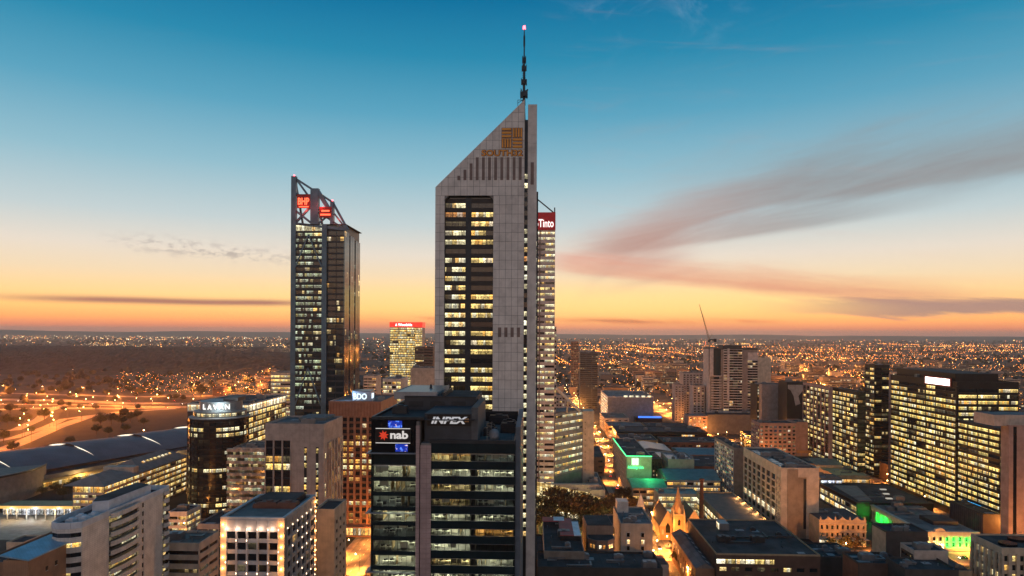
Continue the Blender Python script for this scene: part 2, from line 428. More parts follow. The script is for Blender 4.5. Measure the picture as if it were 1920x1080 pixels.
def facade(root, M, x0, x1, z0, z1, fh=3.9, bay=6.0, wh=0.5, ww=1.0, sill=None, pal=P_off, sp=conc_grey, pier=None, pw=0.5, proud=0.03,
           rec=0.35, tfn=None, piers=True, cap=True, spname='spandrel', ledge=0.0):
    """rows of panes set back between proud spandrels and piers; wh = share of the storey that is glass"""
    nf = max(1, round((z1 - z0) / fh)); fh = (z1 - z0) / nf
    W = x1 - x0; nb = max(1, round(W / bay)); b = W / nb
    hgl = fh * wh; sl = (fh - hgl) * 0.5 if sill is None else sill
    pier = pier or sp
    sm = boxmesh(spname, W, TW + ledge, fh - hgl, sp)
    for i in range(nf):
        zt = z0 + i * fh + sl + hgl
        if i == 0 and sl > 0.05: put(boxmesh(spname, W, TW + ledge, sl, sp), spname, root, M @ T(x0, -ledge, z0))
        hh = fh - hgl if i < nf - 1 else fh - hgl - sl
        if hh > 0.05: put(sm if i < nf - 1 else boxmesh(spname, W, TW + ledge, hh, sp), spname, root, M @ T(x0, -ledge, zt))
        for j in range(nb):
            m = tfn(i, j, nf, nb) if tfn else pick(pal)
            if m is None: m = pick(pal)
            put(panemesh(b - 0.02, hgl, m), 'window', root, M @ T(x0 + j * b + 0.01, rec, z0 + i * fh + sl))
    if piers:
        for j in range(nb + 1):
            if not cap and j in (0, nb): continue
            p = pw if ww == 1.0 else b * (1 - ww)
            xc = x0 + j * b - p / 2
            if j == 0: xc = x0; p = p / 2 + 0.02
            if j == nb: p = p / 2 + 0.02; xc = x1 - p
            put(boxmesh('pier', p, TW + proud, z1 - z0, pier), 'pier', root, M @ T(xc, -proud, z0 + 0.003))
def blank(root, M, x0, x1, z0, z1, m, name='wall'):
    return put(boxmesh(name, x1 - x0, TW, z1 - z0, m), name, root, M @ T(x0, 0, z0))

def roof_unit_mesh(i, m):
    k = ('unit', i, m.name)
    if k not in _mc:
        a, b, h = ((4, 3, 2.2), (6, 4, 2.8), (2.5, 2.5, 1.6))[i]
        q = MB().box(0, a, 0, b, 0, h * 0.85).box(0.2, a - 0.2, 0.2, b - 0.2, h * 0.85, h)
        for j in range(3): q.box(0.3, a - 0.3, -0.06, 0.0, 0.3 + j * 0.5, 0.55 + j * 0.5)
        q.cyl(a / 2, b / 2, h, h + 0.35, min(a, b) * 0.3, n=12)
        _mc[k] = q.mesh('rooftop_unit', m)
    return _mc[k]

class B:
    """a block standing on the city grid; root at its front left corner on the ground"""
    def __init__(s, name, label, cat, pxl, pxr, ytop, d, D=30.0, far=None, rot=GRID, group=None, top=None):
        c = wx((pxl + pxr) / 2, d)
        ux, uy = math.cos(rot), math.sin(rot)
        def hit(px):                                   # the ray of column px meets the front plane
            k = (px - 960.0) / FPX
            t = (k * d - c) / (ux - k * uy)
            return (c + t * ux, d + t * uy)
        a, b = hit(pxl), hit(pxr)
        s.w = math.hypot(b[0] - a[0], b[1] - a[1]); s.d = d; s.px0 = pxl; s.pxr = pxr
        s.rot = rot; s.a = a; s.b = b
        if far is not None:                            # the receding side ends at column far
            p = b if far > pxr else a
            vx, vy = -math.sin(rot), math.cos(rot); k = (far - 960.0) / FPX
            D = (k * p[1] - p[0]) / (vx - k * vy)
            if not 3 < D < 200: print('ODD DEPTH', name, label, D)
            D = min(max(D, 5.0), 160.0)
        s.D = D
        s.top = wz(ytop, d, (pxl + pxr) / 2) if top is None else top
        s.root = empty(name, (a[0], a[1], 0), rot, label, cat, group)
    def x(s, px): return (px - s.px0) / (s.pxr - s.px0) * s.w
    def z(s, py): return wz(py, s.d, (s.px0 + s.pxr) / 2)
    def M(s, k): return face_matrix(k, s.w, s.D)
    def L(s, k): return s.w if k in ('front', 'back') else s.D
    def core(s, top=None, m=joint, z0=0.0):
        t = (s.top if top is None else top) - 0.3
        MB().box(TW, s.w - TW, TW, s.D - TW, z0, t).obj('inner_block', m, s.root); return s
    def wall(s, k, m, z0=0.0, z1=None, x0=None, x1=None):
        e = 0 if k in ('front', 'back') else TW
        blank(s.root, s.M(k), e if x0 is None else x0, s.L(k) - e if x1 is None else x1, z0, s.top if z1 is None else z1, m); return s
    def fac(s, k, z0=0.0, z1=None, x0=None, x1=None, **kw):
        e = 0 if k in ('front', 'back') else TW
        facade(s.root, s.M(k), e if x0 is None else x0, s.L(k) - e if x1 is None else x1, z0, s.top if z1 is None else z1, **kw); return s
    def roof(s, m=roof_dark, par=1.0, pm=None, units=2, um=None, t=None, x0=0.0, x1=None, y0=0.0, y1=None, box=None):
        t = s.top if t is None else t; x1 = s.w if x1 is None else x1; y1 = s.D if y1 is None else y1; pm = pm or conc_grey
        MB().box(x0 + .3, x1 - .3, y0 + .3, y1 - .3, t - 0.35, t + 0.05).obj('roof', m, s.root)
        if par:
            q = MB(); h = t + par; e = 0.35
            q.box(x0, x1, y0, y0 + e, t + .002, h).box(x0, x1, y1 - e, y1, t + .002, h)
            q.box(x0, x0 + e, y0 + e, y1 - e, t + .002, h).box(x1 - e, x1, y0 + e, y1 - e, t + .002, h)
            q.obj('parapet', pm, s.root)
        for i in range(units):
            k = random.randrange(3); a = (4, 6, 2.5)[k]; b_ = (3, 4, 2.5)[k]
            if x1 - x0 < a + 3 or y1 - y0 < b_ + 3: continue
            if s.d < 700 and i % 2 == 0: duct(s, x0, x1, y0, y1, t, um or mid_metal)
            put(roof_unit_mesh(k, um or mid_metal), 'rooftop_unit', s.root,
                T(random.uniform(x0 + 1, x1 - a - 1), random.uniform(y0 + 1, y1 - b_ - 1), t + 0.05))
        return s
    def box(s, name, x0, x1, y0, y1, z0, z1, m, top=None):
        return MB().box(x0, x1, y0, y1, z0, z1, 0, 1 if top else None).obj(name, [m, top] if top else m, s.root)

def duct(s, x0, x1, y0, y1, t, m):
    """a bent duct on stub legs, and a pipe run beside it"""
    L = min(x1 - x0, y1 - y0) * random.uniform(.3, .55)
    if L < 4: return
    q = MB().box(0, L, 0, .7, .4, 1.0).box(L - .7, L, .7, L * .5, .4, 1.0).box(.3, .5, .1, .6, 0, .4).box(L - .6, L - .3, .1, .6, 0, .4)
    q.bar((0, -.6, .25), (L * .9, -.6, .25), .16).bar((0, -.95, .25), (L * .7, -.95, .25), .12)
    q.obj('duct', m, s.root, T(random.uniform(x0 + 1, x1 - L - .8), random.uniform(y0 + 2, max(y0 + 2.1, y1 - L * .5 - 1)), t + .05))
    for i in range(random.randrange(2, 5)):
        MB().cyl(0, 0, 0, .9, .22, .22, 8).cyl(0, 0, .9, 1.05, .4, .1, 8).obj('vent_pipe', m, s.root, T(random.uniform(x0 + 1, x1 - 1), random.uniform(y0 + 1, y1 - 1), t + .05))
    a, b = random.uniform(3, 6), random.uniform(2, 4)
    if x1 - x0 > a + 3 and y1 - y0 > b + 3:
        MB().box(0, a, 0, b, 0, .14).obj('roof_hatch', conc_grey, s.root, T(random.uniform(x0 + 1, x1 - a - 1), random.uniform(y0 + 1, y1 - b - 1), t + .05))
_tx = {}
def text(body, h, m, ext=0.15, bold=0.0, shear=0.0, width=None, name='lettering'):
    """lettering as solid mesh in the x-z plane, facing -y, lower left at the origin, capital height h"""
    c = bpy.data.curves.new('t', 'FONT'); c.body = body; c.size = 1.0; c.extrude = 0.0; c.offset = bold; c.shear = shear
    c.resolution_u = 3
    o = bpy.data.objects.new('t', c); COL.objects.link(o)
    dg = bpy.context.evaluated_depsgraph_get(); me = bpy.data.meshes.new_from_object(o.evaluated_get(dg))
    bpy.data.objects.remove(o); bpy.data.curves.remove(c)
    vs = [v.co.copy() for v in me.vertices]; fs = [tuple(p.vertices) for p in me.polygons]
    bpy.data.meshes.remove(me)
    x0 = min(v.x for v in vs); x1 = max(v.x for v in vs); y0 = min(v.y for v in vs); y1 = max(v.y for v in vs)
    sy = h / (y1 - y0); sx = (width / (x1 - x0)) if width else sy
    n = len(vs); q = MB()
    q.v = [((v.x - x0) * sx, 0, (v.y - y0) * sy) for v in vs] + [((v.x - x0) * sx, ext, (v.y - y0) * sy) for v in vs]
    ed = {}
    for f in fs:
        for a, b in zip(f, f[1:] + f[:1]): ed[(a, b)] = ed.get((a, b), 0) + 1
    q.f = [f for f in fs] + [tuple(n + i for i in reversed(f)) for f in fs]
    for (a, b) in ed:
        if (b, a) not in ed: q.f.append((b, a, n + a, n + b))
    q.m = [0] * len(q.f)
    return q.mesh(name, m)

# ------------------------------------------------------------------ ground, roads
gm = MB(); N = 64
gm.poly([(52000 * math.cos(2 * math.pi * i / N), 52000 * math.sin(2 * math.pi * i / N), 0) for i in range(N)])
struct(gm.obj('ground', earth))
LAMPS = []
def ribbon(name, pts, w, z, m, kind=True, lat=0.0):
    """a flat strip of width w along pts, offset sideways by lat"""
    q = MB(); L = []
    for i, p in enumerate(pts):
        a = pts[max(0, i - 1)]; b = pts[min(len(pts) - 1, i + 1)]
        t = Vector((b[0] - a[0], b[1] - a[1])).normalized(); n = Vector((t.y, -t.x)); zz = z + (p[2] if len(p) > 2 else 0)
        L.append(((p[0] + n.x * (lat - w / 2), p[1] + n.y * (lat - w / 2), zz), (p[0] + n.x * (lat + w / 2), p[1] + n.y * (lat + w / 2), zz)))
    for (a, b), (c, e) in zip(L, L[1:]): q.poly([a, b, e, c])
    o = q.obj(name, m)
    return struct(o) if kind else o
def kerbed(pts, w, side, z, m, width=4.0):
    """a raised footpath beside a road, with a real kerb step"""
    q = MB()
    for p, r in zip(pts, pts[1:]):
        t = Vector((r[0] - p[0], r[1] - p[1])).normalized(); n = Vector((t.y, -t.x)) * side
        a = Vector(p[:2]) + n * w / 2; b = Vector(r[:2]) + n * w / 2; c = b + n * width; e = a + n * width
        pl = [a, b, c, e] if side < 0 else [e, c, b, a]
        pl = [(v.x, v.y) for v in pl]
        q.prism(pl, 0.008, 0.14, 'z')
    return struct(q.obj('footpath', m))
def dense(p, q, step):
    n = max(1, int(math.hypot(q[0] - p[0], q[1] - p[1]) / step))
    return [(p[0] + (q[0] - p[0]) * i / n, p[1] + (q[1] - p[1]) * i / n) for i in range(n + 1)]
def street(p, q, w=14.0, lamps=30.0, zz=0.010, where='', paths=True):
    pts = dense(p, q, 60.0)
    ribbon('road', pts, w, zz, asphalt)
    t = Vector((q[0] - p[0], q[1] - p[1])); L = t.length; t.normalize(); n = Vector((t.y, -t.x))
    mk = MB(); s = 2.0
    while s < L - 4:
        c = Vector(p) + t * s
        for o in (-w / 6, w / 6):
            a = c + n * (o - 0.09); b = c + n * (o + 0.09)
            mk.poly([(a.x, a.y, zz + .006), (b.x, b.y, zz + .006), (b.x + t.x * 3, b.y + t.y * 3, zz + .006), (a.x + t.x * 3, a.y + t.y * 3, zz + .006)])
        s += 9.0
    struct(mk.obj('road_marking', paint_white))
    if paths:
        for sd in (-1, 1): kerbed(pts, w, sd, zz, paving)
    i = 0; s = 8.0
    while s < L and lamps:
        c = Vector(p) + t * s; sd = -1 if i % 2 else 1; k = c + n * sd * (w / 2 + 0.6)
        LAMPS.append((k.x, k.y, math.atan2(-n.y * sd, -n.x * sd), where)); i += 1; s += lamps
SA = Vector((math.sin(-GRID), math.cos(-GRID)))       # away from the camera along the grid
# the street that runs away from the camera right of the towers, and the streets parallel to it and across it
street((81, 330), (81 + 0.034 * 1170, 1500), 15.0, 26.0, where='along the bright street leading away right of the towers')
street((297, 300), (297 + 0.034 * 300, 600), 16.0, 26.0, where='along the street below the huge yellow-lit office slab')
street((226, 560), (226 + 0.034 * 900, 1460), 14.0, 28.0, where='along the street left of the balconied apartment tower')
street((-30, 392), (420, 377), 16.0, 26.0, 0.022, where='on the cross street in front of the church and Victorian facade')
street((96, 806), (520, 792), 14.0, 30.0, 0.022, where='on the cross street among the shop rooftops')
street((40, 1240), (900, 1210), 16.0, 40.0, 0.022, where='on the far avenue behind the dark slab tower')
street((-88, 300), (-74, 700), 13.0, 24.0, where='in the street beside the red-brown pillared block')
street((-205, 300), (-196, 760), 14.0, 26.0, where='in the street right of the round LAVAN tower')
street((-420, 770), (60, 755), 14.0, 34.0, 0.022, where='on the street behind the LAVAN tower and crowned tower')

# freeway interchange on the left
fw = lambda *pp: [gnd(*p) for p in pp]
def freeway(pts, w, lamps, z=0.034, up=0.0):
    out = []
    for a, b in zip(pts, pts[1:]):
        out += dense(a, b, 40.0)[:-1]
    out.append(pts[-1]); ribbon('road', out, w, z, asphalt_fw)
    s = 0
    for i in range(0, len(out) - 1):
        if i % lamps: continue
        t = Vector((out[i + 1][0] - out[i][0], out[i + 1][1] - out[i][1])).normalized(); n = Vector((t.y, -t.x)); sd = 1 if (i // lamps) % 2 else -1
        k = Vector(out[i]) + n * sd * (w / 2 + 1)
        LAMPS.append((k.x, k.y, math.atan2(-n.y * sd, -n.x * sd), 'beside the freeway ramps at the left' if out[i][0] < 0 else 'beside the distant freeway at the right'))
asphalt_fw = mat('freeway_concrete', (0.24, 0.20, 0.16), 0.85, var=0.2, scale=0.1)
freeway(fw((-260, 752), (0, 749), (120, 751), (230, 756), (345, 757)), 30, 1)
freeway(fw((-260, 770), (0, 768), (90, 765), (220, 766), (340, 764)), 22, 1, 0.042)
freeway(fw((-60, 870), (40, 830), (110, 800), (165, 782), (230, 772), (330, 766)), 18, 1, 0.050)
freeway(fw((-40, 812), (30, 806), (75, 786), (92, 770), (120, 760)), 14, 1, 0.058)
freeway(fw((-60, 838), (30, 820), (90, 800), (120, 786), (190, 777)), 12, 1, 0.066)
freeway(fw((-260, 760), (0, 758), (140, 759), (260, 762), (420, 764)), 14, 1, 0.074)
freeway(fw((-260, 738), (0, 737), (150, 741), (250, 744), (420, 742), (545, 738)), 18, 1, 0.082)
freeway(fw((500, 706), (530, 692), (548, 682)), 26, 2, 0.034)
freeway(fw((1395, 742), (1500, 735), (1600, 716), (1640, 706)), 34, 1, 0.050)
freeway(fw((1440, 668), (1462, 676), (1500, 690), (1545, 706), (1600, 712)), 34, 2, 0.058)
gq = MB()
gq.poly([(*gnd(px, py), 0.004) for px, py in ((-300, 745), (360, 742), (360, 800), (-300, 900))])
struct(gq.obj('verge', grass_m))

# ================================================================== the tall tower with the slanted top (centre)
def south_tower():
    d = 270.0; s = FPX / d
    b = B('office_tower', 'tall pale tower with slanted top, antenna and SOUTH32 sign, tallest in the centre', 'skyscraper', 815, 1005, 190, d, D=34)
    r = b.root; k = b.w / (1005 - 815)
    X = lambda px: (px - 815) * k
    Zp = lambda py: CAMZ - (py - 625) / s
    xs = X(982.0); xr0 = X(988.0); zs = Zp(351); zp = Zp(187); top_r = Zp(194)
    bx0, bx1, bz = X(832.7), X(924), Zp(367)
    ch = 1.6
    # body behind the front plate
    MB().prism([(0.3, 0), (xs, 0), (xs, zp - 0.3), (0.3, zs - 0.3)], 2.6, 34, 'y').obj('tower_body', panel_alu2, r)
    MB().box(xr0, b.w, 1.6, 30, 0, top_r).obj('rear_slab', panel_alu2, r)
    MB().box(xs + 0.01, xr0 - 0.01, 2.2, 28, 0, Zp(222)).obj('slot_wall', dark_metal, r)
    fp = MB()
    fp.box(0, bx0, 0.1, 2.6, 0, bz).box(bx1, xs, 0.1, 2.6, 0, bz)
    fp.prism([(0, bz), (bx0, bz), (bx0 + 0.001, bz - ch), (bx0 + ch, bz), (bx1 - ch, bz), (bx1, bz - ch), (bx1 + 0.001, bz), (xs, bz), (xs, zp), (0, zs)], 0.1, 2.6, 'y')
    fp.obj('front_plate', joint, r)
    MB().box(bx0 - .2, bx1 + .2, 2.3, 2.7, 0, bz + .2).obj('bay_backing', g_black, r)
    # cladding panels, one by one
    fh = 17.27 / s
    cnt = 0
    slope = (zp - zs) / (xs - 0.0)
    pc = {}
    rest = MB()
    def panel(x0, x1, z0, z1):
        nonlocal cnt
        g = 0.06
        a0, a1 = x0 + g, x1 - g
        top0, top1 = zs + slope * a0, zs + slope * a1
        if z0 + g > top1 - 0.3: return
        m = panel_alu if random.random() < 0.6 else panel_alu2
        if z1 <= top0: pts = [(a0, z0 + g), (a1, z0 + g), (a1, z1 - g), (a0, z1 - g)]
        else:
            pts = [(a0, z0 + g), (a1, z0 + g), (a1, min(z1 - g, top1)), (a0 + max(0, (z1 - g - top0)) / slope, z1 - g), (a0, max(z0 + g, min(z1 - g, top0)))]
            if top0 < z0 + g: pts[0] = (a0 + (z0 + g - top0) / slope, z0 + g); pts.pop()
            if top1 <= z1 - g: pts.pop(3)
        if cnt < 298:
            q = MB().prism([(p[0] - a0, p[1] - z0) for p in pts], 0, 0.12, 'y')
            key = (tuple((round(p[0] - a0, 2), round(p[1] - z0, 2)) for p in pts), m.name)
            if key not in pc: pc[key] = q.mesh('cladding_panel', m)
            put(pc[key], 'cladding_panel', r, T(a0, -0.02, z0)); cnt += 1
        else: rest.prism(pts, -0.02, 0.1, 'y')
    zt = Zp(351)
    rows_top = [zt + i * fh for i in range(-1, 12)]
    cw = (xs - 0) / 14
    for i in range(11):
        z0 = bz + (zt - bz) * 0 + i * fh * 1.0
        if z0 > zp: break
        for j in range(14): panel(j * cw, (j + 1) * cw, z0, z0 + fh)
    nr = 26
    for i in range(nr + 22):
        z1 = bz - i * fh; z0 = z1 - fh
        if z0 < 0: break
        for j in range(5): panel(bx1 + j * (xs - bx1) / 5, bx1 + (j + 1) * (xs - bx1) / 5, z0, z1)
        for j in range(2): panel(j * bx0 / 2, (j + 1) * bx0 / 2, z0, z1)
    z = 0
    while z < top_r - 0.1:
        z1 = min(top_r, z + fh)
        for j in range(2):
            rest.box(xr0 + j * (b.w - xr0) / 2 + .045, xr0 + (j + 1) * (b.w - xr0) / 2 - .045, 1.48, 1.62, z + .045, z1 - .045)
        z += fh
    if rest.f: stuff(rest.obj('cladding_panel', panel_alu2, r))
    # window bay
    lx0, lx1, rx0, rx1 = bx0 + 0.1, X(871.7), X(882.3), bx1 - 0.05
    L_left = {0: L_dim, 1: L_o, 2: L_dim, 5: g_dark, 20: L_few}
    R_dark = {0, 5, 7, 8, 9, 13, 17}
    for i in range(46):
        zc = Zp(384 + 17.27 * i); h = 8.6 / s
        if zc - h < 1: break
        put(boxmesh('spandrel', bx1 - bx0 - .02, 0.5, fh - h - 0.05, mat('bronze_spandrel', (0.030, 0.026, 0.025), 0.5)), 'spandrel', r, T(bx0 + .01, 1.75, zc + h / 2 + .02))
        if i > 42: continue
        for j in range(3):
            w = (lx1 - lx0) / 3
            m = L_left.get(i) or random.choice([L_w, L_w, L_y, L_half])
            if i == 0 and j: m = L_w
            put(panemesh(w - .12, h, m), 'window', r, T(lx0 + j * w, 1.95, zc - h / 2))
            w = (rx1 - rx0) / 3
            m = g_dark if i in R_dark else L_y
            if i == 3 and j == 2: m = g_dark
            put(panemesh(w - .12, h, m), 'window', r, T(rx0 + j * w, 1.95, zc - h / 2))
    MB().box(lx1 + .05, rx0 - .05, 1.55, 2.2, 0, bz - .5).obj('bay_mullion', dark_metal, r)
    # lit slot between the two slabs
    slot_w = xr0 - xs
    for i in range(40):
        zc = Zp(329 + 17.27 * i); h = 1.9
        if zc < 5: break
        lit_ = i in (0, 1) or (i > 5 and random.random() < 0.86)
        if i == 9: m = L_o
        else: m = L_w if lit_ else g_dark
        put(panemesh(slot_w - .1, h, m), 'window', r, T(xs + .05, 2.1, zc - h / 2))
        if i > 5 and random.random() < 0.8: put(panemesh(1.0, h, L_w), 'window', r, T(b.w - 0.9, 30.3, zc - h / 2 - 1.2))
    MB().box(b.w - 1.2, b.w + 0.7, 30.4, 34, 0, Zp(330)).obj('rear_slot', dark_metal, r)
    # bronze vent strips
    for i in range(11):
        px = 790 + (207 + 34.5 * i) / 3.0; ty = [449, 415, 380][i] if i < 3 else 346
        z0, z1 = Zp(180 + 474 / 3), Zp(180 + ty / 3)
        put(boxmesh('vent_strip', 5.4 / s, 0.12, z1 - z0, brown_strip), 'vent_strip', r, T(X(px) - 2.7 / s, -0.11, z0))
    z0, z1 = Zp(180 + 495 / 3), Zp(180 + 370 / 3)
    put(boxmesh('vent_strip', 6 / s, 0.12, z1 - z0, brown_strip), 'vent_strip', r, T(X(993.5), 1.37, z0))
    for i in range(4):
        put(boxmesh('vent_strip', 6 / s, 0.12, 18 / s, brown_strip), 'vent_strip', r, T(X(934 + 11.7 * i), -0.11, Zp(632)))
    # sign
    so = mat('sign_orange', (0.86, 0.36, 0.05), 0.45, var=0.05); sd = mat('sign_dark_edge', (0.10, 0.02, 0.015), 0.5)
    lg = MB(); le = MB()
    def bar(px0, px1, py0, py1):
        lg.box(X(px0), X(px1), -0.32, -0.12, Zp(py1), Zp(py0)); le.box(X(px0 - .7), X(px1 + .7), -0.20, -0.03, Zp(py1 + .7), Zp(py0 - .7))
    for qx, qy, v in ((939.5, 241, 0), (960, 241, 1), (939.5, 260.5, 1), (960, 260.5, 0)):
        if v:
            for i in range(4): bar(qx + i * 4.8, qx + i * 4.8 + 2.9, qy, qy + 17)
        else:
            for i in range(3): bar(qx, qx + 17.4, qy + i * 6.6, qy + i * 6.6 + 3.9)
    sg = le.obj('logo_sign', sd, r); lg.obj('logo_bars', so, sg)
    tw = X(978) - X(901.5)
    o = put(text('SOUTH32', 12.4 / s, sd, 0.12, 0.065, width=tw + 0.4), 'name_sign', r, T(X(901.5) - .12, -0.15, Zp(293.6)))
    put(text('SOUTH32', 11.2 / s, so, 0.15, 0.018, width=tw), 'lettering', o, T(.12, -0.10, 0.13))
    # antenna
    ax = X(980); ay = 4.0; an = MB()
    an.cyl(ax, ay, Zp(192), Zp(150), 0.62, 0.5, 8).cyl(ax, ay, Zp(150), Zp(100), 0.5, 0.35, 8).cyl(ax, ay, Zp(80), Zp(60), 0.38, 0.38, 8)
    an.cyl(ax, ay, Zp(100), Zp(80), 0.28, 0.25, 8).cyl(ax, ay, Zp(60), Zp(46), 0.22, 0.16, 8)
    m = an.obj('antenna_mast', dark_metal, r)
    for py, w in ((172, 1.5), (148, .9), (122, .8), (106, .75)):
        q = MB().box(ax - w, ax + w, ay - w, ay + w, Zp(py) - .8, Zp(py) + .8)
        for t in range(4): q.cyl(ax + w * 1.2 * math.cos(t * 1.6 + py), ay + w * 1.2 * math.sin(t * 1.6 + py), Zp(py) - 1.2, Zp(py) + 1.4, .16, n=6)
        q.obj('antenna_panel', dark_metal, m)
    q = MB()
    for i in range(6): q.bar((ax - .8, ay - .8, Zp(150) + i * .7), (ax + .8, ay - .8, Zp(150) + i * .7), .12)
    q.bar((ax + .4, ay, Zp(166)), (ax + 1.6, ay, Zp(162)), .5); q.bar((ax - .5, ay, Zp(168)), (ax - 1.3, ay, Zp(160)), .3)
    q.obj('antenna_rungs', dark_metal, m)
    q = MB()
    for a, c in (((968.5, 185), (968.5, 197)), ((968.5, 185), (977, 185)), ((977, 185), (977, 190)), ((968.5, 191), (977, 185))):
        q.bar((X(a[0]), 2, Zp(a[1])), (X(c[0]), 2, Zp(c[1])), .18)
    q.obj('roof_ladder_frame', dark_metal, r)
    MB().cyl(ax, ay, Zp(47), Zp(41), .55, .45, 8).obj('beacon', glow('red_beacon', (1.0, 0.08, 0.10), 9.0), m)
south_tower()

# ================================================================== tower with the open steel crown (left)
def crown_tower():
    d = 457.0; s = FPX / d
    b = B('office_tower', 'dark glass tower with open slanted steel crown and red BHP sign', 'skyscraper', 545, 652, 420, d, far=681)
    r = b.root; k = b.w / 107.0
    X = lambda px: (px - 545) * k
    Zp = lambda py: CAMZ - (py - 623) / s
    top = Zp(420)
    MB().box(0.6, X(645) - .6, 2.8, b.D - .6, 0, top - .5).obj('inner_block', dark_metal, r)
    st = teal_steel
    for (a, c, t) in ((545, 554, 330), (603, 612, 420)): MB().box(X(a), X(c), -0.6, 2.4, 0, Zp(t)).obj('column', st, r)
    M = Matrix.Identity(4)
    Lc = lit('cool_office', (.80, .92, .66), .72, cell=1.5, clutter=.95, frac=.72); P = [(Lc, 6), (L_half, 1), (L_g, 3), (L_few, 1.5), (g_teal, 1)]
    facade(r, M, X(554), X(603), 30, top - 5.0, fh=3.9, bay=6.0, wh=0.5, pal=P, sp=dark_metal, piers=True, pw=0.25, cap=False)
    facade(r, M, X(554), X(603), top - 5.0, top, fh=5.0, bay=6.0, wh=0.8, pal=[(L_w, 1)], sp=dark_metal, pw=0.25, cap=False)
    facade(r, T(0, 1.2, 0), X(612), X(645), 30, top, fh=3.9, bay=6.5, wh=0.7, pal=[(g_teal, 9), (L_few, 3), (L_half, 1.5)], sp=dark_metal, pw=0.2, cap=False)
    # big diagonal braces over the glass
    for (y0, y1) in ((440, 500), (690, 760)):
        q = MB(); q.bar((X(554), -.5, Zp(y1)), (X(578), -.5, Zp(y0)), .8).bar((X(578), -.5, Zp(y0)), (X(603), -.5, Zp(y1)), .8)
        q.obj('diagonal_brace', st, r)
    # receding right side in three glass bays with dark slots between
    MR = face_matrix('right', b.w - X(652) + X(645), b.D)
    L = b.D; bays = ((0.6, L * .30), (L * .36, L * .63), (L * .70, L - .3))
    for i, (a, c) in enumerate(bays):
        facade(r, MR, a, c, 30, Zp(432) - i * 1.5, fh=3.9, bay=(c - a) / 2, wh=0.90, pal=[(g_sun, 12), (L_few, 1)], sp=mat('glassy_band', (.07, .12, .16), .10, .7, var=.05), pw=0.12, proud=0.012, rec=.04)
    for a, c in ((bays[0][1], bays[1][0]), (bays[1][1], bays[2][0])):
        for i in range(36):
            z0 = 34 + i * 3.9
            if z0 > top - 6: break
            if random.random() < .7: put(panemesh(c - a - .4, 2.4, random.choice([L_w, L_g, g_dark])), 'window', r, MR @ T(a + .2, 0.5, z0))
    MB().box(0.3, X(648), .3, b.D - .3, top - .4, top + .1).obj('roof', roof_dark, r)
    # crown
    zc1, zc2, zc3, ze = Zp(330), Zp(353), Zp(377), Zp(432)
    for (a, c, t) in ((581, 596, zc2), (618, 624, zc3)): MB().box(X(a), X(c), -0.4, 3.0, top, t).obj('crown_column', st, r)
    def br(p, q, w=1.4, y=1.2): MB().bar((X(p[0]), y, Zp(p[1])), (X(q[0]), y, Zp(q[1])), w, w).obj('crown_brace', st, r)
    br((552, 334), (586, 356)); br((586, 355), (622, 379)); br((622, 379), (651, 431))
    br((553, 395), (581, 417)); br((553, 416), (581, 386)); br((553, 335), (580, 372), 1.2)
    br((594, 358), (620, 400), 2.6); br((596, 418), (619, 398), 1.1); br((596, 398), (646, 430), 1.1); br((625, 400), (648, 430), 1.0)
    br((553, 419), (650, 430), 1.8); br((553, 363), (582, 374), 1.6); br((596, 392), (619, 412), .9)
    q = MB().bar((X(549), 3, zc1 - 1), (X(549), b.D * .5, Zp(420)), 1.2).bar((X(588), 3, zc2 - 1), (X(588), b.D * .5, Zp(424)), 1.2)
    q.obj('crown_brace', st, r)
    pn = MB().box(X(556), X(581), -.5, .3, Zp(390), Zp(364)).obj('sign_panel', mat('sign_red_back', (0.20, 0.02, 0.015), .5), r)
    put(text('BHP', 13 / s, glow('sign_red_glow', (1.0, 0.10, 0.04), 3.0), .2, .03, width=(X(579) - X(558))), 'lettering', pn, T(X(558), -.75, Zp(384)))
    MB().box(X(560), X(578), -.72, -.5, Zp(388.5), Zp(386.5)).obj('sign_line', MATS['sign_red_glow'], pn)
    p2 = MB().box(X(598), X(621), -.6, .2, Zp(408), Zp(388)).obj('sign_panel', MATS['sign_red_back'], r)
    MB().box(X(600), X(619), -.75, -.6, Zp(404), Zp(401)).box(X(602), X(617), -.75, -.6, Zp(397), Zp(394)).obj('sign_line', MATS['sign_red_glow'], p2)
    for lx, ly, lz, e in ((568, -5, 392, 2200), (600, -4, 386, 1900), (590, 5, 400, 1700), (630, -3, 410, 1200)):
        l = bpy.data.lights.new('sign_light', 'POINT'); l.energy = e; l.color = (1, .05, .03); l.shadow_soft_size = .8
        o = bpy.data.objects.new('sign_light', l); COL.objects.link(o); o.parent = r; o.location = (X(lx), ly, Zp(lz))
    for px, z in ((549, zc1), (621, zc3)): MB().cyl(X(px), 1.2, z, z + 1.2, .6, .4, 8).obj('beacon', MATS['red_beacon'], r)
crown_tower()

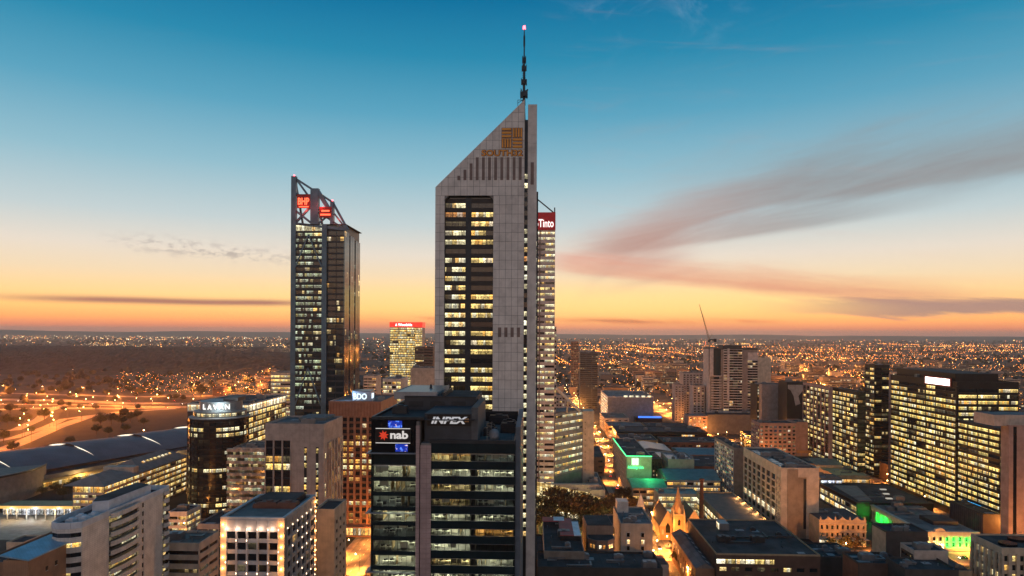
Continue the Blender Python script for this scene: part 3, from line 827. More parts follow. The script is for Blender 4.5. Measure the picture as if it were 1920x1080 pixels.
# ================================================================== striped tower behind with the red sign
def stripe_tower():
    d = 480.0; s = FPX / d
    b = B('office_tower', 'striped pale tower with red RioTinto sign peeking out behind the tallest tower', 'skyscraper', 984, 1040, 398, d, D=24)
    r = b.root; k = b.w / 56.0
    X = lambda px: (px - 984) * k
    Zp = lambda py: CAMZ - (py - 625) / s
    top = Zp(398)
    alu = mat('ivory_cladding', (0.54, 0.47, 0.42), 0.5)
    b.core(top)
    zsign = Zp(431)
    PT = [(L_w, 4), (L_half, 4), (L_y, 1), (g_dark, 2)]
    b.fac('front', 10, zsign, fh=3.95, bay=6.9, wh=0.40, sill=1.0, pal=PT, sp=alu, pw=0.5, pier=alu)
    b.wall('right', alu, 0, zsign); b.wall('back', alu, 0, zsign); b.wall('left', alu, 0, zsign)
    sp = MB().box(-.2, b.w + .2, -.5, 23, zsign + .05, top).obj('sign_panel', mat('sign_red_field', (0.62, 0.02, 0.03), .45, var=.08), r)
    put(text('RioTinto', 15 / s, glow('sign_white', (1, .93, .88), 1.6), .2, .012, width=X(1037) - X(992)), 'lettering', sp, T(X(992), -.75, Zp(426)))
    q = MB()
    for p, c in (((1006, 372), (1039, 399)), ((1006, 372), (1006, 399)), ((1006, 399), (1040, 399)), ((1039, 388), (1039, 400))):
        q.bar((X(p[0]), 2, Zp(p[1])), (X(c[0]), 2, Zp(c[1])), .8)
    q.bar((X(1006), 2, Zp(372)), (X(1000), 20, Zp(398)), .7)
    q.obj('roof_frame', dark_metal, r)
    MB().box(X(1010.5), X(1012.5), -.45, 0, 10, zsign).obj('fin', brown_strip, r)
    # the wider lower shaft
    x2 = X(1043.5); zl = Zp(612)
    MB().box(b.w + .05, x2, 2, 22, 0, zl).obj('lower_shaft', alu, r)
    for i in range(36):
        z0 = 12 + i * 3.95
        if z0 > zl - 3: break
        put(panemesh(x2 - b.w - .2, 1.6, random.choice([L_w, L_half, g_dark])), 'window', r, T(b.w + .1, 1.95, z0))
    # angled wing
    Lw = 34.0; ang = R(51); zw = Zp(775)
    MW = T(b.w + 0.5, -0.5, 0) @ Matrix.Rotation(ang, 4, 'Z')
    MB().box(.6, Lw, .65, 16, 0, zw).obj('wing_block', alu, r, MW)
    facade(r, MW, 0, Lw, Zp(893), zw, fh=5.0, bay=8.5, wh=.34, sill=1.4, pal=[(L_w, 5), (L_y, 2), (L_g, .6), (L_half, 1)], sp=mat('grey_band', (0.27, .255, .24), .6), pw=.4)
    MB().box(0, Lw, 0, .6, 0, Zp(893)).obj('wing_base', mid_metal, r, MW)
    MB().box(.3, Lw, .3, 16, zw, zw + .6).obj('roof', roof_grey, r, MW)
    e = MW @ Vector((Lw, 0, 0))
    q = MB().box(0, 8.2, -.2, 14, 0, zw - 1); w = q.obj('end_wall', conc_beige, r, T(e.x, e.y, 0))
    for i in range(9):
        put(boxmesh('slit', .5, .1, .7, dark_metal), 'slit', r, T(e.x + 1.5, e.y - .28, 24 + i * 4.4))
    MB().bar((X(1043), -2, Zp(727)), (X(1090), 14, Zp(774)), 1.4).bar((X(1065), -2, Zp(750)), (X(1065), 8, Zp(774)), 1.0).obj('roof_strut', conc_pale, r)
stripe_tower()

# ================================================================== the near dark tower with two signs
def near_tower():
    d = 178.0; s = FPX / d
    b = B('office_tower', 'near dark glass tower with nab sign on its corner and INPEX sign on its roof', 'skyscraper', 697, 967, 831, d, D=47)
    r = b.root; k = b.w / 270.0
    X = lambda px: (px - 697) * k
    Zp = lambda py: CAMZ - (py - 624) / s
    fh = 27.9 / s
    zl, zr = Zp(787), Zp(831)
    xp0, xp1, xq0, xq1 = X(782), X(788.5), X(790), X(810)
    dk = mat('blue_black_cladding', (0.012, 0.026, 0.032), .22, 0.2, var=.2)
    clear = bpy.data.materials.new('clear_pane'); clear.use_nodes = True; nt = clear.node_tree
    for n in list(nt.nodes): nt.nodes.remove(n)
    o_ = nt.nodes.new('ShaderNodeOutputMaterial'); tr = nt.nodes.new('ShaderNodeBsdfTransparent'); gl = nt.nodes.new('ShaderNodeBsdfGlossy'); mx = nt.nodes.new('ShaderNodeMixShader')
    fr = nt.nodes.new('ShaderNodeFresnel'); fr.inputs[0].default_value = 1.5
    tr.inputs[0].default_value = (.80, .86, .82, 1); gl.inputs['Roughness'].default_value = .03
    nt.links.new(fr.outputs[0], mx.inputs[0]); nt.links.new(tr.outputs[0], mx.inputs[1]); nt.links.new(gl.outputs[0], mx.inputs[2]); nt.links.new(mx.outputs[0], o_.inputs[0])
    # core and flanks
    MB().box(.4, b.w - .4, 9.0, 46.4, 0, zr - .5).obj('inner_block', dk, r)
    MB().box(0, .4, .4, 47, 0, zl - .1).obj('side_wall', dk, r)
    MB().box(b.w - .4, b.w, .5, 47, 0, zr + .9).obj('side_wall', dk, r)
    MB().box(X(967.5), X(977), .8, 44, 0, Zp(800)).obj('side_fin', mat('fin_blue_grey', (.10, .13, .16), .5), r)
    MB().box(X(700), xp0, .5, 46.6, Zp(872), zl - .3).obj('upper_block', dk, r)
    # stone piers, in courses
    q1 = boxmesh('stone_course', xp1 - xp0, 1.2, fh / 3 - .03, pink_stone); q2 = boxmesh('stone_course', xq1 - xq0, 1.0, fh / 3 - .03, pink_stone)
    MB().box(xp0 + .1, xp1 - .1, -.5, 9, 0, Zp(790)).box(xq0 + .1, xq1 - .1, -.2, 9, 0, zr).obj('pier_core', joint, r)
    z = Zp(1095)
    while z < Zp(790) - fh / 3 + .2:
        put(q1, 'stone_course', r, T(xp0, -.6, z))
        if z < zr - fh / 3 + .2: put(q2, 'stone_course', r, T(xq0, -.3, z))
        z += fh / 3
    MB().box(xp0, xp1, -.6, .6, 0, Zp(1095)).box(xq0, xq1, -.3, .7, 0, Zp(1095)).obj('pier_base', pink_stone, r)
    # office floors: real rooms behind clear panes
    cm = mat('office_ceiling', (.5, .5, .46), .8); fm = mat('office_carpet', (.15, .145, .135), .9); wm = mat('office_wall', (.30, .29, .25), .8); wm2 = mat('office_partition', (.50, .36, .20), .7)
    desk = mat('office_desk', (.78, .74, .64), .6); dkf = mat('office_chair', (.03, .03, .035), .6)
    lw = glow('office_light_white', (1.0, .98, .70), 42, True); ly = glow('office_light_warm', (1.0, .76, .34), 42, True); lo = glow('office_light_orange', (1.0, .50, .12), 42, True); ld = glow('office_light_dim', (.8, .9, .8), 9, True)
    cob = mat('office_blind', (.62, .58, .46), .8)
    rows = 9
    for i in range(rows + 1):
        zc = Zp(858 + 27.9 * i)                       # centre of a lit row on the right
        h = 13.2 / s
        if i < rows:
            put(boxmesh('spandrel', X(967) - xq1, .5, fh - h, dk), 'spandrel', r, T(xq1, .0, zc - h / 2 - (fh - h)))
            for zz, nm in ((zc - h / 2, 'floor_trim'), (zc + h / 2 - .06, 'head_trim')):
                put(boxmesh(nm, X(967) - xq1, .1, .09, mid_metal), nm, r, T(xq1, -.06, zz))
        n = 12; w = (X(966) - xq1) / n
        for j in range(n):
            put(boxmesh('mullion', .07, .16, h, dk), 'mullion', r, T(xq1 + j * w - .03, .06, zc - h / 2))
            put(panemesh(w - .08, h, clear), 'window', r, T(xq1 + j * w + .04, .16, zc - h / 2))
        _room(b, r, xq1, X(966), zc - h / 2, h, i, (cm, fm, wm, wm2, desk, dkf, cob), (lw, ly, lo, ld), 0.5, 8.5, split=True)
    MB().box(xq1, X(967), 0, .5, Zp(849.5), zr + .0).obj('top_fascia', dk, r)
    for i in range(8):
        zc = Zp(885 + 27.9 * i); h = 20.0 / s
        put(boxmesh('spandrel', xp0 - X(697), .4, fh - h, dk), 'spandrel', r, T(0, .05, zc - h / 2 - (fh - h)))
        n = 5; w = (xp0 - .2) / n
        for j in range(n):
            put(boxmesh('mullion', .06, .12, h, dk), 'mullion', r, T(j * w, .06, zc - h / 2))
            put(panemesh(w - .06, h, clear), 'window', r, T(j * w + .05, .14, zc - h / 2))
        _room(b, r, X(700), xp0 - .1, zc - h / 2, h, i + 20, (cm, fm, wm, wm2, desk, dkf, cob), (lw, ly, lo, ld), 0.5, 8.0)
    for py in (851, 963, 1074):
        MB().prism([(-1.4, 0), (-.1, 0), (-.1, .5), (-.3, .5)], -1.0, 40, 'y').box(-.1, xp0 - .05, -1.0, .0, 0, .22).obj('ledge', mat('ledge_grey', (.24, .25, .26), .4), r, T(0, 0, Zp(py)))
    MB().box(0, X(699.5), .02, .42, 0, Zp(787)).obj('corner_post', dk, r)
    # sign storey on the left
    MB().box(0.05, xp0 - .02, .0, .5, Zp(849), zl).obj('sign_storey', g_black, r)
    sp = MB().box(X(705), X(772), -.35, -.02, Zp(830.5), Zp(804.5)).obj('sign_panel', mat('sign_black', (.012, .010, .011), .4), r)
    wl = glow('sign_line_white', (1, .95, .9), .75)
    MB().box(X(706), X(771), -.45, -.36, Zp(804.3), Zp(803.2)).box(X(706), X(771), -.45, -.36, Zp(831.3), Zp(830.2)).obj('sign_line', wl, sp)
    put(text('nab', 15.2 / s, glow('sign_cream', (.95, .88, .84), .72), .15, .03, width=X(767) - X(733.5)), 'lettering', sp, T(X(733.5), -.5, Zp(823)))
    st = []; cx, cz = X(721), Zp(816.6)
    for i in range(16):
        a = math.pi * i / 8 + .2; rr = (9.6 if i % 2 == 0 else 5.0) / s; st.append((cx + rr * math.cos(a), cz + rr * math.sin(a)))
    MB().prism(st, -.5, -.37, 'y').obj('star', glow('sign_star_red', (1.0, .06, .02), .62), sp)
    # the two coloured screens
    scr = bpy.data.materials.new('video_screen'); scr.use_nodes = True; nt = scr.node_tree; pb = nt.nodes['Principled BSDF']
    g = nt.nodes.new('ShaderNodeNewGeometry'); n1 = noise(nt, g.outputs['Position'], .9, 4, .6); n2 = noise(nt, g.outputs['Position'], 1.3, 3, .6)
    c = mixc(nt, n1.smooth(.5, .62), (.0, .02, .30), (.10, .25, 1.0)); c = mixc(nt, n2.smooth(.60, .68), c, (1.0, .7, .7))
    nt.links.new(c, pb.inputs['Emission Color']); pb.inputs['Emission Strength'].default_value = 1.3; pb.inputs['Base Color'].default_value = (.01, .01, .01, 1); scr.cycles.emission_sampling = 'NONE'
    MB().box(X(729), X(755), -.2, -.02, Zp(802), Zp(789.5)).obj('screen', scr, r)
    MB().box(X(743), X(766), -.2, -.02, Zp(847), Zp(833)).obj('screen', scr, r)
    # roofs
    MB().box(.4, X(890), .5, 46.6, zl - .25, zl).obj('roof', roof_dark, r)
    q = MB().box(0, .5, 0, 47, zl, zl + .7).box(.5, xp0 + 2, 0, .5, zl, zl + .7).obj('parapet', dark_metal, r)
    MB().box(xq0, b.w - .4, .5, 46.6, zr - .3, zr - .1).obj('terrace_roof', roof_grey, r)
    MB().box(xq1 - .5, b.w, -.02, .5, zr, zr + .9).box(X(886), b.w - .4, 46.2, 47, zr, zr + 3.2).obj('parapet', dark_metal, r)
    # sign penthouse
    pz0, pz1 = zr - .1, Zp(777)
    MB().box(X(795), X(884), 2.0, 30, pz0, pz1).obj('sign_penthouse', mat('penthouse_grey', (.050, .056, .064), .6), r)
    bp = MB().box(X(801), X(882), 1.55, 1.98, Zp(799.5), Zp(778)).obj('sign_panel', MATS['sign_black'], r)
    put(text('INPEX', 13.0 / s * 1.01, glow('sign_silver', (.80, .82, .86), .42, base=(.6, .6, .6)), .2, .04, .28, width=(X(876) - X(808)) * 1.01), 'lettering', bp, T(X(808), 1.3, Zp(795.5)))
    put(boxmesh('logo_dash', 1.1, .2, .9, mat('sign_tan', (.60, .34, .14), .5)), 'logo_dash', bp, T(X(871.5), 1.28, Zp(792)))
    MB().box(X(884), X(896), 2.0, 30, pz0, Zp(765)).obj('penthouse_end', mat('penthouse_grey2', (.09, .095, .10), .6), r)
    # upper penthouse and the big flat canopy roof
    kf = d / (d + 22); s2 = s * kf
    X2 = lambda px: (wx(px, d + 22) - b.a[0]); Z2 = lambda py: CAMZ - (py - 624) / s2
    MB().box(X2(754), X2(889), 22, 44, zl, Z2(745)).obj('plant_room', mat('plant_dark', (.045, .05, .058), .6), r)
    MB().box(X2(754), X2(889), 21.7, 44, Z2(745), Z2(743)).obj('plant_roof', roof_dark, r)
    for i in range(3): MB().box(X2(762 + 40 * i), X2(790 + 40 * i), 21.9, 22.0, zl + 1, Z2(752)).obj('louvre', dark_metal, r)
    MB().box(X2(826), X2(830), 22, 40, Z2(745), Z2(736)).obj('plant_rail', dark_metal, r)
    cz = Z2(737)
    cn = MB().box(X2(733), X2(812), 24, 52, cz - 1.9, cz).obj('canopy_roof', roof_blue, r)
    MB().box(X2(733) - .1, X2(812) + .1, 23.7, 24, cz - 2.0, cz + .15).box(X2(812), X2(812) + .3, 24, 52.2, cz - 2, cz + .15).box(X2(733) - .3, X2(733), 24, 52.2, cz - 2, cz + .15).obj('canopy_edge', conc_grey, cn)
    MB().box(X2(757), X2(806), 26, 48, Z2(743), cz - 1.9).obj('canopy_base', mat('plant_dark', (.045, .05, .058), .6), r)
    MB().cyl(X2(786), 40, cz, cz + 1.2, .5, .3, 8).obj('roof_vent', dark_metal, r)
    # satellite dome and ladder on the terrace
    dm = MB(); rr = 1.5; cx, cy = X(924), 9.0
    for i in range(5):
        a0, a1 = math.pi / 2 * i / 5, math.pi / 2 * (i + 1) / 5
        dm.cyl(cx, cy, zr + 1.2 + rr * math.sin(a0), zr + 1.2 + rr * math.sin(a1), rr * math.cos(a0), rr * math.cos(a1) + .001, 14, cap=False)
    dm.cyl(cx, cy, zr - .1, zr + 1.2, rr * .9, rr, 14)
    dm.obj('satellite_dome', conc_grey, r, smooth=True)
    q = MB()
    for px in (912, 921): q.bar((X(px), 5, zr), (X(px), 5, zr + 5.2), .12)
    for i in range(8): q.bar((X(912), 5, zr + .5 + i * .6), (X(921), 5, zr + .5 + i * .6), .07)
    q.obj('roof_ladder', mid_metal, r)
    for i in range(5): put(roof_unit_mesh(i % 3, dark_metal), 'rooftop_unit', r, T(X(900) + (i % 2) * 4.5, 14 + i * 6, zr - .1))
    put(roof_unit_mesh(2, dark_metal), 'rooftop_unit', r, T(2.5, 30, zl)); put(roof_unit_mesh(0, dark_metal), 'rooftop_unit', r, T(3, 12, zl))

def _room(b, r, x0, x1, z0, h, seed, ms, ls, y0, y1, split=False):
    """an office storey: floor, ceiling with light panels, back wall, partitions, desks and chairs"""
    cm, fm, wm, wm2, desk, dkf, cob = ms; lw, ly, lo, ld = ls
    rg = random.Random(seed * 7 + 3)
    zones = [(x0, (x0 + x1) / 2 - .6), ((x0 + x1) / 2 + .6, x1)] if split else [(x0, x1)]
    # what each half looks like: light and how full
    table = {0: (ly, ld), 1: (lw, lw), 2: (ly, lw), 3: (ly, ld), 4: (lw, lw), 5: (lw, lo), 6: (lw, None), 7: (ly, lw), 8: (lw, lw), 9: (lw, lw)}
    MB().box(x0, x1, y0, y1, z0 - .25, z0 - .02).obj('floor_slab', fm, r)
    MB().box(x0, x1, y0, y1, z0 + h + .02, z0 + h + .2).obj('ceiling', cm, r)
    for zi, (a, c) in enumerate(zones):
        lt = table[seed][zi] if split else rg.choice([lw, lw, lw, ld])
        MB().box(a, c, y1 - .5, y1 - .3, z0, z0 + h).obj('back_wall', wm if lt is not ly and lt is not lo else wm2, r)
        for xx in (a, c - .12): MB().box(xx, xx + .12, y0 + .4, y1 - .5, z0, z0 + h).obj('partition', wm, r)
        if lt is None: continue
        lp = MB(); u = a + 1.0
        while u < c - 1.4:
            for yy in (1.4, 4.2, 6.4):
                if rg.random() < .62: lp.box(u, u + 1.2, yy, yy + .4, z0 + h - .03, z0 + h + .015)
            u += 2.6
        if lp.f: lp.obj('ceiling_light', lt, r)
        u = a + .6; ds = MB(); ck = MB(); pt = MB(); bl = MB()
        while u < c - 2.2:
            t = rg.random()
            if t < .55:
                yy = rg.choice((rg.uniform(.9, 2.0), rg.uniform(3.2, 5.6))); ds.box(u, u + 1.7, yy, yy + .8, z0 + .68, z0 + .76); ds.box(u, u + .08, yy, yy + .8, z0, z0 + .68).box(u + 1.6, u + 1.68, yy, yy + .8, z0, z0 + .68)
                ck.box(u + .6, u + 1.15, yy + 1.0, yy + 1.5, z0 + .4, z0 + 1.05); ck.box(u + .3, u + .9, yy + .3, yy + .38, z0 + .80, z0 + 1.25)
            elif t < .72: pt.box(u, u + .1, y0 + .6, rg.uniform(3, y1 - 1), z0, z0 + h)
            elif t < .86: ds.box(u, u + rg.uniform(1.2, 2.2), 3, 3.5, z0, z0 + rg.uniform(.9, 1.7))
            elif t < .93: ck.box(u, u + rg.uniform(.6, 1.4), 2.2, 3.2, z0, z0 + rg.uniform(.8, 1.9))
            else: bl.box(u, u + rg.uniform(1.4, 2.4), y0 + .05, y0 + .1, z0 + h * rg.uniform(.3, .75), z0 + h)
            u += rg.uniform(.8, 1.9)
        for q, nm, m in ((ds, 'desk_row', desk), (ck, 'chair_row', dkf), (pt, 'glass_partition', wm2), (bl, 'blind', cob)):
            if q.f: q.obj(nm, m, r)
near_tower()

# ================================================================== left half
# --- red-brown pillared office block with the roof sign
def brown_block():
    b = B('office_block', 'red-brown pillared office block with lit BDO sign on its roof', 'office building', 617, 715, 755, 417, far=745)
    r = b.root; zt = b.top
    b.core(m=joint)
    P = [(L_y, 3), (L_y2, 2.2), (L_w, 1.2), (g_dark, 2.4), (L_dim, .8)]
    rowlit = {}
    def tf(i, j, nf, nb):
        if i not in rowlit: rowlit[i] = random.random()
        v = rowlit[i]
        if v < .40: return random.choice([L_y, L_y, L_w, L_y2])
        if v < .55: return random.choice([L_y2, g_dark, L_o])
        return random.choice([g_dark, g_dark, g_dark, g_dark, L_y2])
    b.fac('front', 8, zt - 8.5, fh=3.72, bay=3.9, wh=0.62, tfn=tf, sp=mat('brown_spandrel', (.20, .095, .055), .7), pier=brown_stone, pw=1.3, proud=.5)
    b.fac('right', 8, zt - 8.5, fh=3.72, bay=5.2, wh=0.55, pal=P_few, sp=brown_stone, pw=1.6, proud=.4)
    b.wall('back', brown_stone); b.wall('left', brown_stone)
    b.wall('front', brown_stone, zt - 8.5, zt); b.wall('right', brown_stone, zt - 8.5, zt)
    b.wall('front', brown_stone, 0, 1, ); b.wall('right', brown_stone, 0, 8)
    for i in range(17): put(boxmesh('crown_rib', .35, .3, 7.6, mat('brown_rib', (.25, .11, .065), .7)), 'crown_rib', r, T(1 + i * (b.w - 2) / 16, -.31, zt - 8.0))
    b.roof(roof_grey, .8, brown_stone, 3)
    # sign house
    sb = MB().box(b.x(655), b.x(690), 8, 19, zt + .05, zt + 6.2).obj('sign_house', mat('sign_house_grey', (.42, .44, .48), .6), r)
    MB().box(b.x(655) - .2, b.x(690) + .2, 7.8, 19.2, zt + 6.2, zt + 6.6).obj('sign_house_roof', roof_blue, r)
    sg = glow('sign_cool_white', (.72, .88, 1.0), 1.5)
    put(text('BDO', 3.8, sg, .2, .03, width=8.4), 'lettering', sb, T(b.x(657), 7.7, zt + 1.2))
    put(text('BDO', 3.4, sg, .2, .03, width=5), 'lettering', sb, T(b.x(690) + .25, 10, zt + 1.6) @ Matrix.Rotation(R(90), 4, 'Z'))
    l = bpy.data.lights.new('sign_light', 'POINT'); l.energy = 3600; l.color = (.35, .6, 1.0); l.shadow_soft_size = 2
    lo = bpy.data.objects.new('sign_light', l); COL.objects.link(lo); lo.parent = r; lo.location = (b.x(648), 5, zt + 5)
    # lit entrance under a canopy
    for j in range(6): put(panemesh(4.4, 5.5, L_shop), 'window', r, T(1 + j * 4.8, .4, 1.2))
    MB().box(-1, b.w + 2, -6, -.1, 7.2, 8.0).obj('entrance_canopy', brown_stone, r)
brown_block()

# --- cylinder office with the LAVAN sign
def lavan():
    d = 470.0; s = FPX / d
    cxp, R0 = 404, 19.5
    cx, cy = wx(cxp, d) , d + 6
    r = empty('office_tower', (cx, cy, 0), 0, 'round dark glass office tower with white LAVAN sign on its drum roof', 'office building')
    Zp = lambda py: CAMZ - (py - 622) / s
    n = 16; top = Zp(783); fh = 3.9
    a0, a1 = R(180), R(372)
    ang = [a0 + (a1 - a0) * i / n for i in range(n + 1)]
    MB().cyl(0, 0, 0, top, R0 - .8, n=40).obj('inner_block', g_black, r)
    nf = int(top / fh); dkm = mat('lavan_spandrel', (.018, .022, .026), .25, .3)
    arcs = {}
    for i in range(nf):
        z0 = top - (i + 1) * fh
        if z0 < 0: break
        q = MB()
        N2 = 40
        for j in range(N2):
            t0, t1 = a0 + (a1 - a0) * j / N2, a0 + (a1 - a0) * (j + 1) / N2
            for (ra, rb, za, zb) in ((R0, R0, 2.2, fh), (R0, R0 - .8, fh, fh), (R0 - .8, R0, 2.2, 2.2)):
                q.poly([(ra * math.cos(t0), ra * math.sin(t0), za), (ra * math.cos(t1), ra * math.sin(t1), za), (rb * math.cos(t1), rb * math.sin(t1), zb), (rb * math.cos(t0), rb * math.sin(t0), zb)])
        if 'm' not in arcs: arcs['m'] = q.mesh('spandrel', dkm)
        put(arcs['m'], 'spandrel', r, T(0, 0, z0))
        w = 2 * (R0 - .45) * math.sin((a1 - a0) / n / 2)
        for j in range(n):
            am = (ang[j] + ang[j + 1]) / 2
            if i in (1, 2): m = random.choice([L_w, L_w, L_y, L_half, g_dark])
            elif i in (8,): m = random.choice([L_w, L_y, L_half])
            elif i in (14, 15, 16, 17): m = random.choice([L_w, L_half, L_y, g_dark])
            elif i > 17: m = random.choice([L_half, L_g, L_few])
            else: m = random.choice([g_dark] * 7 + [L_few, L_few])
            p = (R0 - .35) * math.cos((a1 - a0) / n / 2)
            put(panemesh(w * .93, 2.2, m), 'window', r, Matrix.Rotation(am + R(90), 4, 'Z') @ T(-w * .465, -p, z0))
    for j in range(0, n + 1, 2):
        a = ang[j]; MB().box(-.25, .25, -R0 - .25, -R0 + .6, 0, top).obj('mullion', dkm, r, Matrix.Rotation(a + R(90), 4, 'Z'))
    # drum and sign
    MB().cyl(0, 2, top, top + .6, R0 + .4, n=40).obj('roof_ring', conc_grey, r)
    MB().cyl(0, 3, top + .6, top + 4.5, R0 - 2.2, n=40).obj('upper_drum', mat('drum_grey', (.20, .22, .22), .5), r)
    for j in range(12):
        a = R(200) + R(150) * j / 11
        put(panemesh(3.4, 2.0, random.choice([L_w, L_half, L_w])), 'window', r, T(0, 3, 0) @ Matrix.Rotation(a + R(90), 4, 'Z') @ T(-1.7, -R0 + 2.1, top + 1.5))
    MB().cyl(0, 4, top + 4.5, top + 11, R0 - 5.5, n=36).obj('sign_drum', mat('drum_grey2', (.26, .28, .28), .5), r)
    sg = glow('sign_lavan', (1.0, .96, .90), 1.7)
    rad = R0 - 5.2
    for i, ch in enumerate('LAVAN'):
        a = R(246) + R(15.5) * i
        put(text(ch, 3.4, sg, .3, .02, width=2.3 if ch == 'L' else 3.0), 'lettering', r, T(0, 4, 0) @ Matrix.Rotation(a + R(90), 4, 'Z') @ T(-1.3, -rad - .3, top + 6))
    l = bpy.data.lights.new('sign_light', 'POINT'); l.energy = 5000; l.color = (.8, .95, 1.0); l.shadow_soft_size = 1.5
    lo = bpy.data.objects.new('sign_light', l); COL.objects.link(lo); lo.parent = r; lo.location = (6, -14, top + 9)
    MB().box(4, 14, -2, 12, top + 11, top + 13.5).obj('plant_room', mat('plant_dark2', (.06, .065, .07), .6), r)
lavan()

def lavan_rear():
    b = B('office_block', 'flat-roofed glazed office block with glowing top storey behind the round LAVAN tower', 'office building', 352, 467, 758, 505, far=537)
    r = b.root; b.core(m=joint); t = b.top
    b.fac('right', 20, t - 5.5, fh=4.2, bay=8, wh=.66, pal=[(L_y, 7), (L_w, 2), (L_half, 2), (g_dark, .6)], sp=dark_metal, pw=.3)
    b.fac('right', t - 5.5, t, fh=5.5, bay=7, wh=.78, pal=[(L_bright, 1)], sp=conc_pale, pw=.35)
    b.wall('front', mat('lavan_link_dark', (.04, .045, .05), .4), 0, t - 5.5)
    b.fac('front', t - 5.5, t, fh=5.5, bay=7, wh=.75, pal=[(L_bright, 1)], sp=conc_pale, pw=.35)
    b.wall('left', conc_grey); b.wall('back', conc_grey); b.wall('right', conc_grey, 0, 20)
    b.roof(roof_dark, .5, conc_pale, 6)
    MB().box(-1.2, b.w + 1.2, -1.2, b.D + 1.2, t + .55, t + .85).obj('roof_rim', conc_pale, r) if False else None
lavan_rear()

def wavy():
    b = B('office_block', 'low office wing with wavy concrete bands beside the round LAVAN tower', 'office building', 438, 502, 842, 445, D=30)
    r = b.root; b.core(m=joint); t = b.top; fh = 3.9; nf = int(t / fh)
    w = b.w + 6; n = 26
    pts = [(-4 + w * i / n, 1.1 * math.sin(i * 1.1) - .4) for i in range(n + 1)]
    q = MB()
    for p, c in zip(pts, pts[1:]):
        q.poly([(p[0], p[1], 0), (c[0], c[1], 0), (c[0], c[1], 1.9), (p[0], p[1], 1.9)])
        q.poly([(p[0], p[1], 1.9), (c[0], c[1], 1.9), (c[0], 2.5, 1.9), (p[0], 2.5, 1.9)]); q.poly([(p[0], 2.5, 0), (c[0], 2.5, 0), (c[0], c[1], 0), (p[0], p[1], 0)])
    me = q.mesh('balcony_band', conc_warm)
    for i in range(nf + 1):
        put(me, 'balcony_band', r, T(0, 0, t - i * fh - 1.9))
        for j in range(5): put(panemesh(w / 5 - .1, 2.0, random.choice([L_g, L_w, L_half, L_few, L_dim])), 'window', r, T(-4 + j * w / 5, .45, t - i * fh - 3.9))
    b.wall('right', conc_warm); b.wall('back', conc_warm); b.wall('left', conc_warm)
    b.roof(roof_grey, .9, conc_warm, 3)
wavy()

# --- taupe concrete office with slot windows
def taupe():
    b = B('office_block', 'taupe concrete office block with tall dark corner windows and narrow lit slots', 'office building', 498, 608, 798, 328, far=643)
    r = b.root; t = b.top; b.core(m=joint); s = FPX / 328
    tp = mat('taupe_concrete', (.46, .37, .31), .8, streak=.3, panel=(7.0, 3.7), line=.85)
    zz = b.z(826); x1 = b.x(547)
    b.wall('front', tp, zz, t); b.wall('front', tp, 0, zz, x1, b.w)
    rl = [L_dim, L_y, L_y, g_dark, g_dark, L_y, L_y2, g_dark, g_dark, L_y]
    def tf(i, j, nf, nb):
        k = (nf - 1 - i)
        seq = [g_dark, g_dark, L_y2, L_y, g_dark, g_dark, L_y, L_dim, g_dark, L_y, L_w, g_dark]
        m = seq[k % len(seq)]
        return m if m is g_dark or random.random() < .9 else L_dim
    b.fac('front', 4, zz, 0, x1, fh=3.7, bay=4.2, wh=.8, tfn=tf, sp=dark_metal, pier=tp, pw=.7, proud=.35)
    for px in (574, 596):
        for i in range(17):
            z0 = b.z(838 + 13.6 * i)
            put(boxmesh('slot_recess', 1.3, .1, 3.5, dark_metal), 'slot_recess', r, T(b.x(px) - .65, -.06, z0 - 3.5))
            if random.random() < .75: put(panemesh(1.1, 2.2, random.choice([L_w, L_y, L_y])), 'window', r, T(b.x(px) - .55, -.09, z0 - 2.9))
    M = b.M('right'); L = b.D
    b.wall('right', tp, t - 9, t); b.wall('right', tp, 0, t - 9, TW, 6)
    b.fac('right', 3, t - 9, 6, L - TW, fh=3.7, bay=(L - 7) / 5, wh=.72, pal=[(L_y, 3), (g_dark, 3), (L_y2, 1)], sp=tp, pier=tp, pw=2.2, proud=.6)
    for i in range(12):
        if random.random() < .6: put(panemesh(1.0, 2.4, L_y), 'window', r, M @ T(2.2, -.05, t - 16 - i * 3.7))
    b.wall('left', tp); b.wall('back', tp)
    b.roof(roof_grey, .9, tp, 2)
    b.box('plant_room', 10, 24, 18, 34, t, t + 1.6, mat('roof_slab_green', (.16, .165, .15), .9))
taupe()

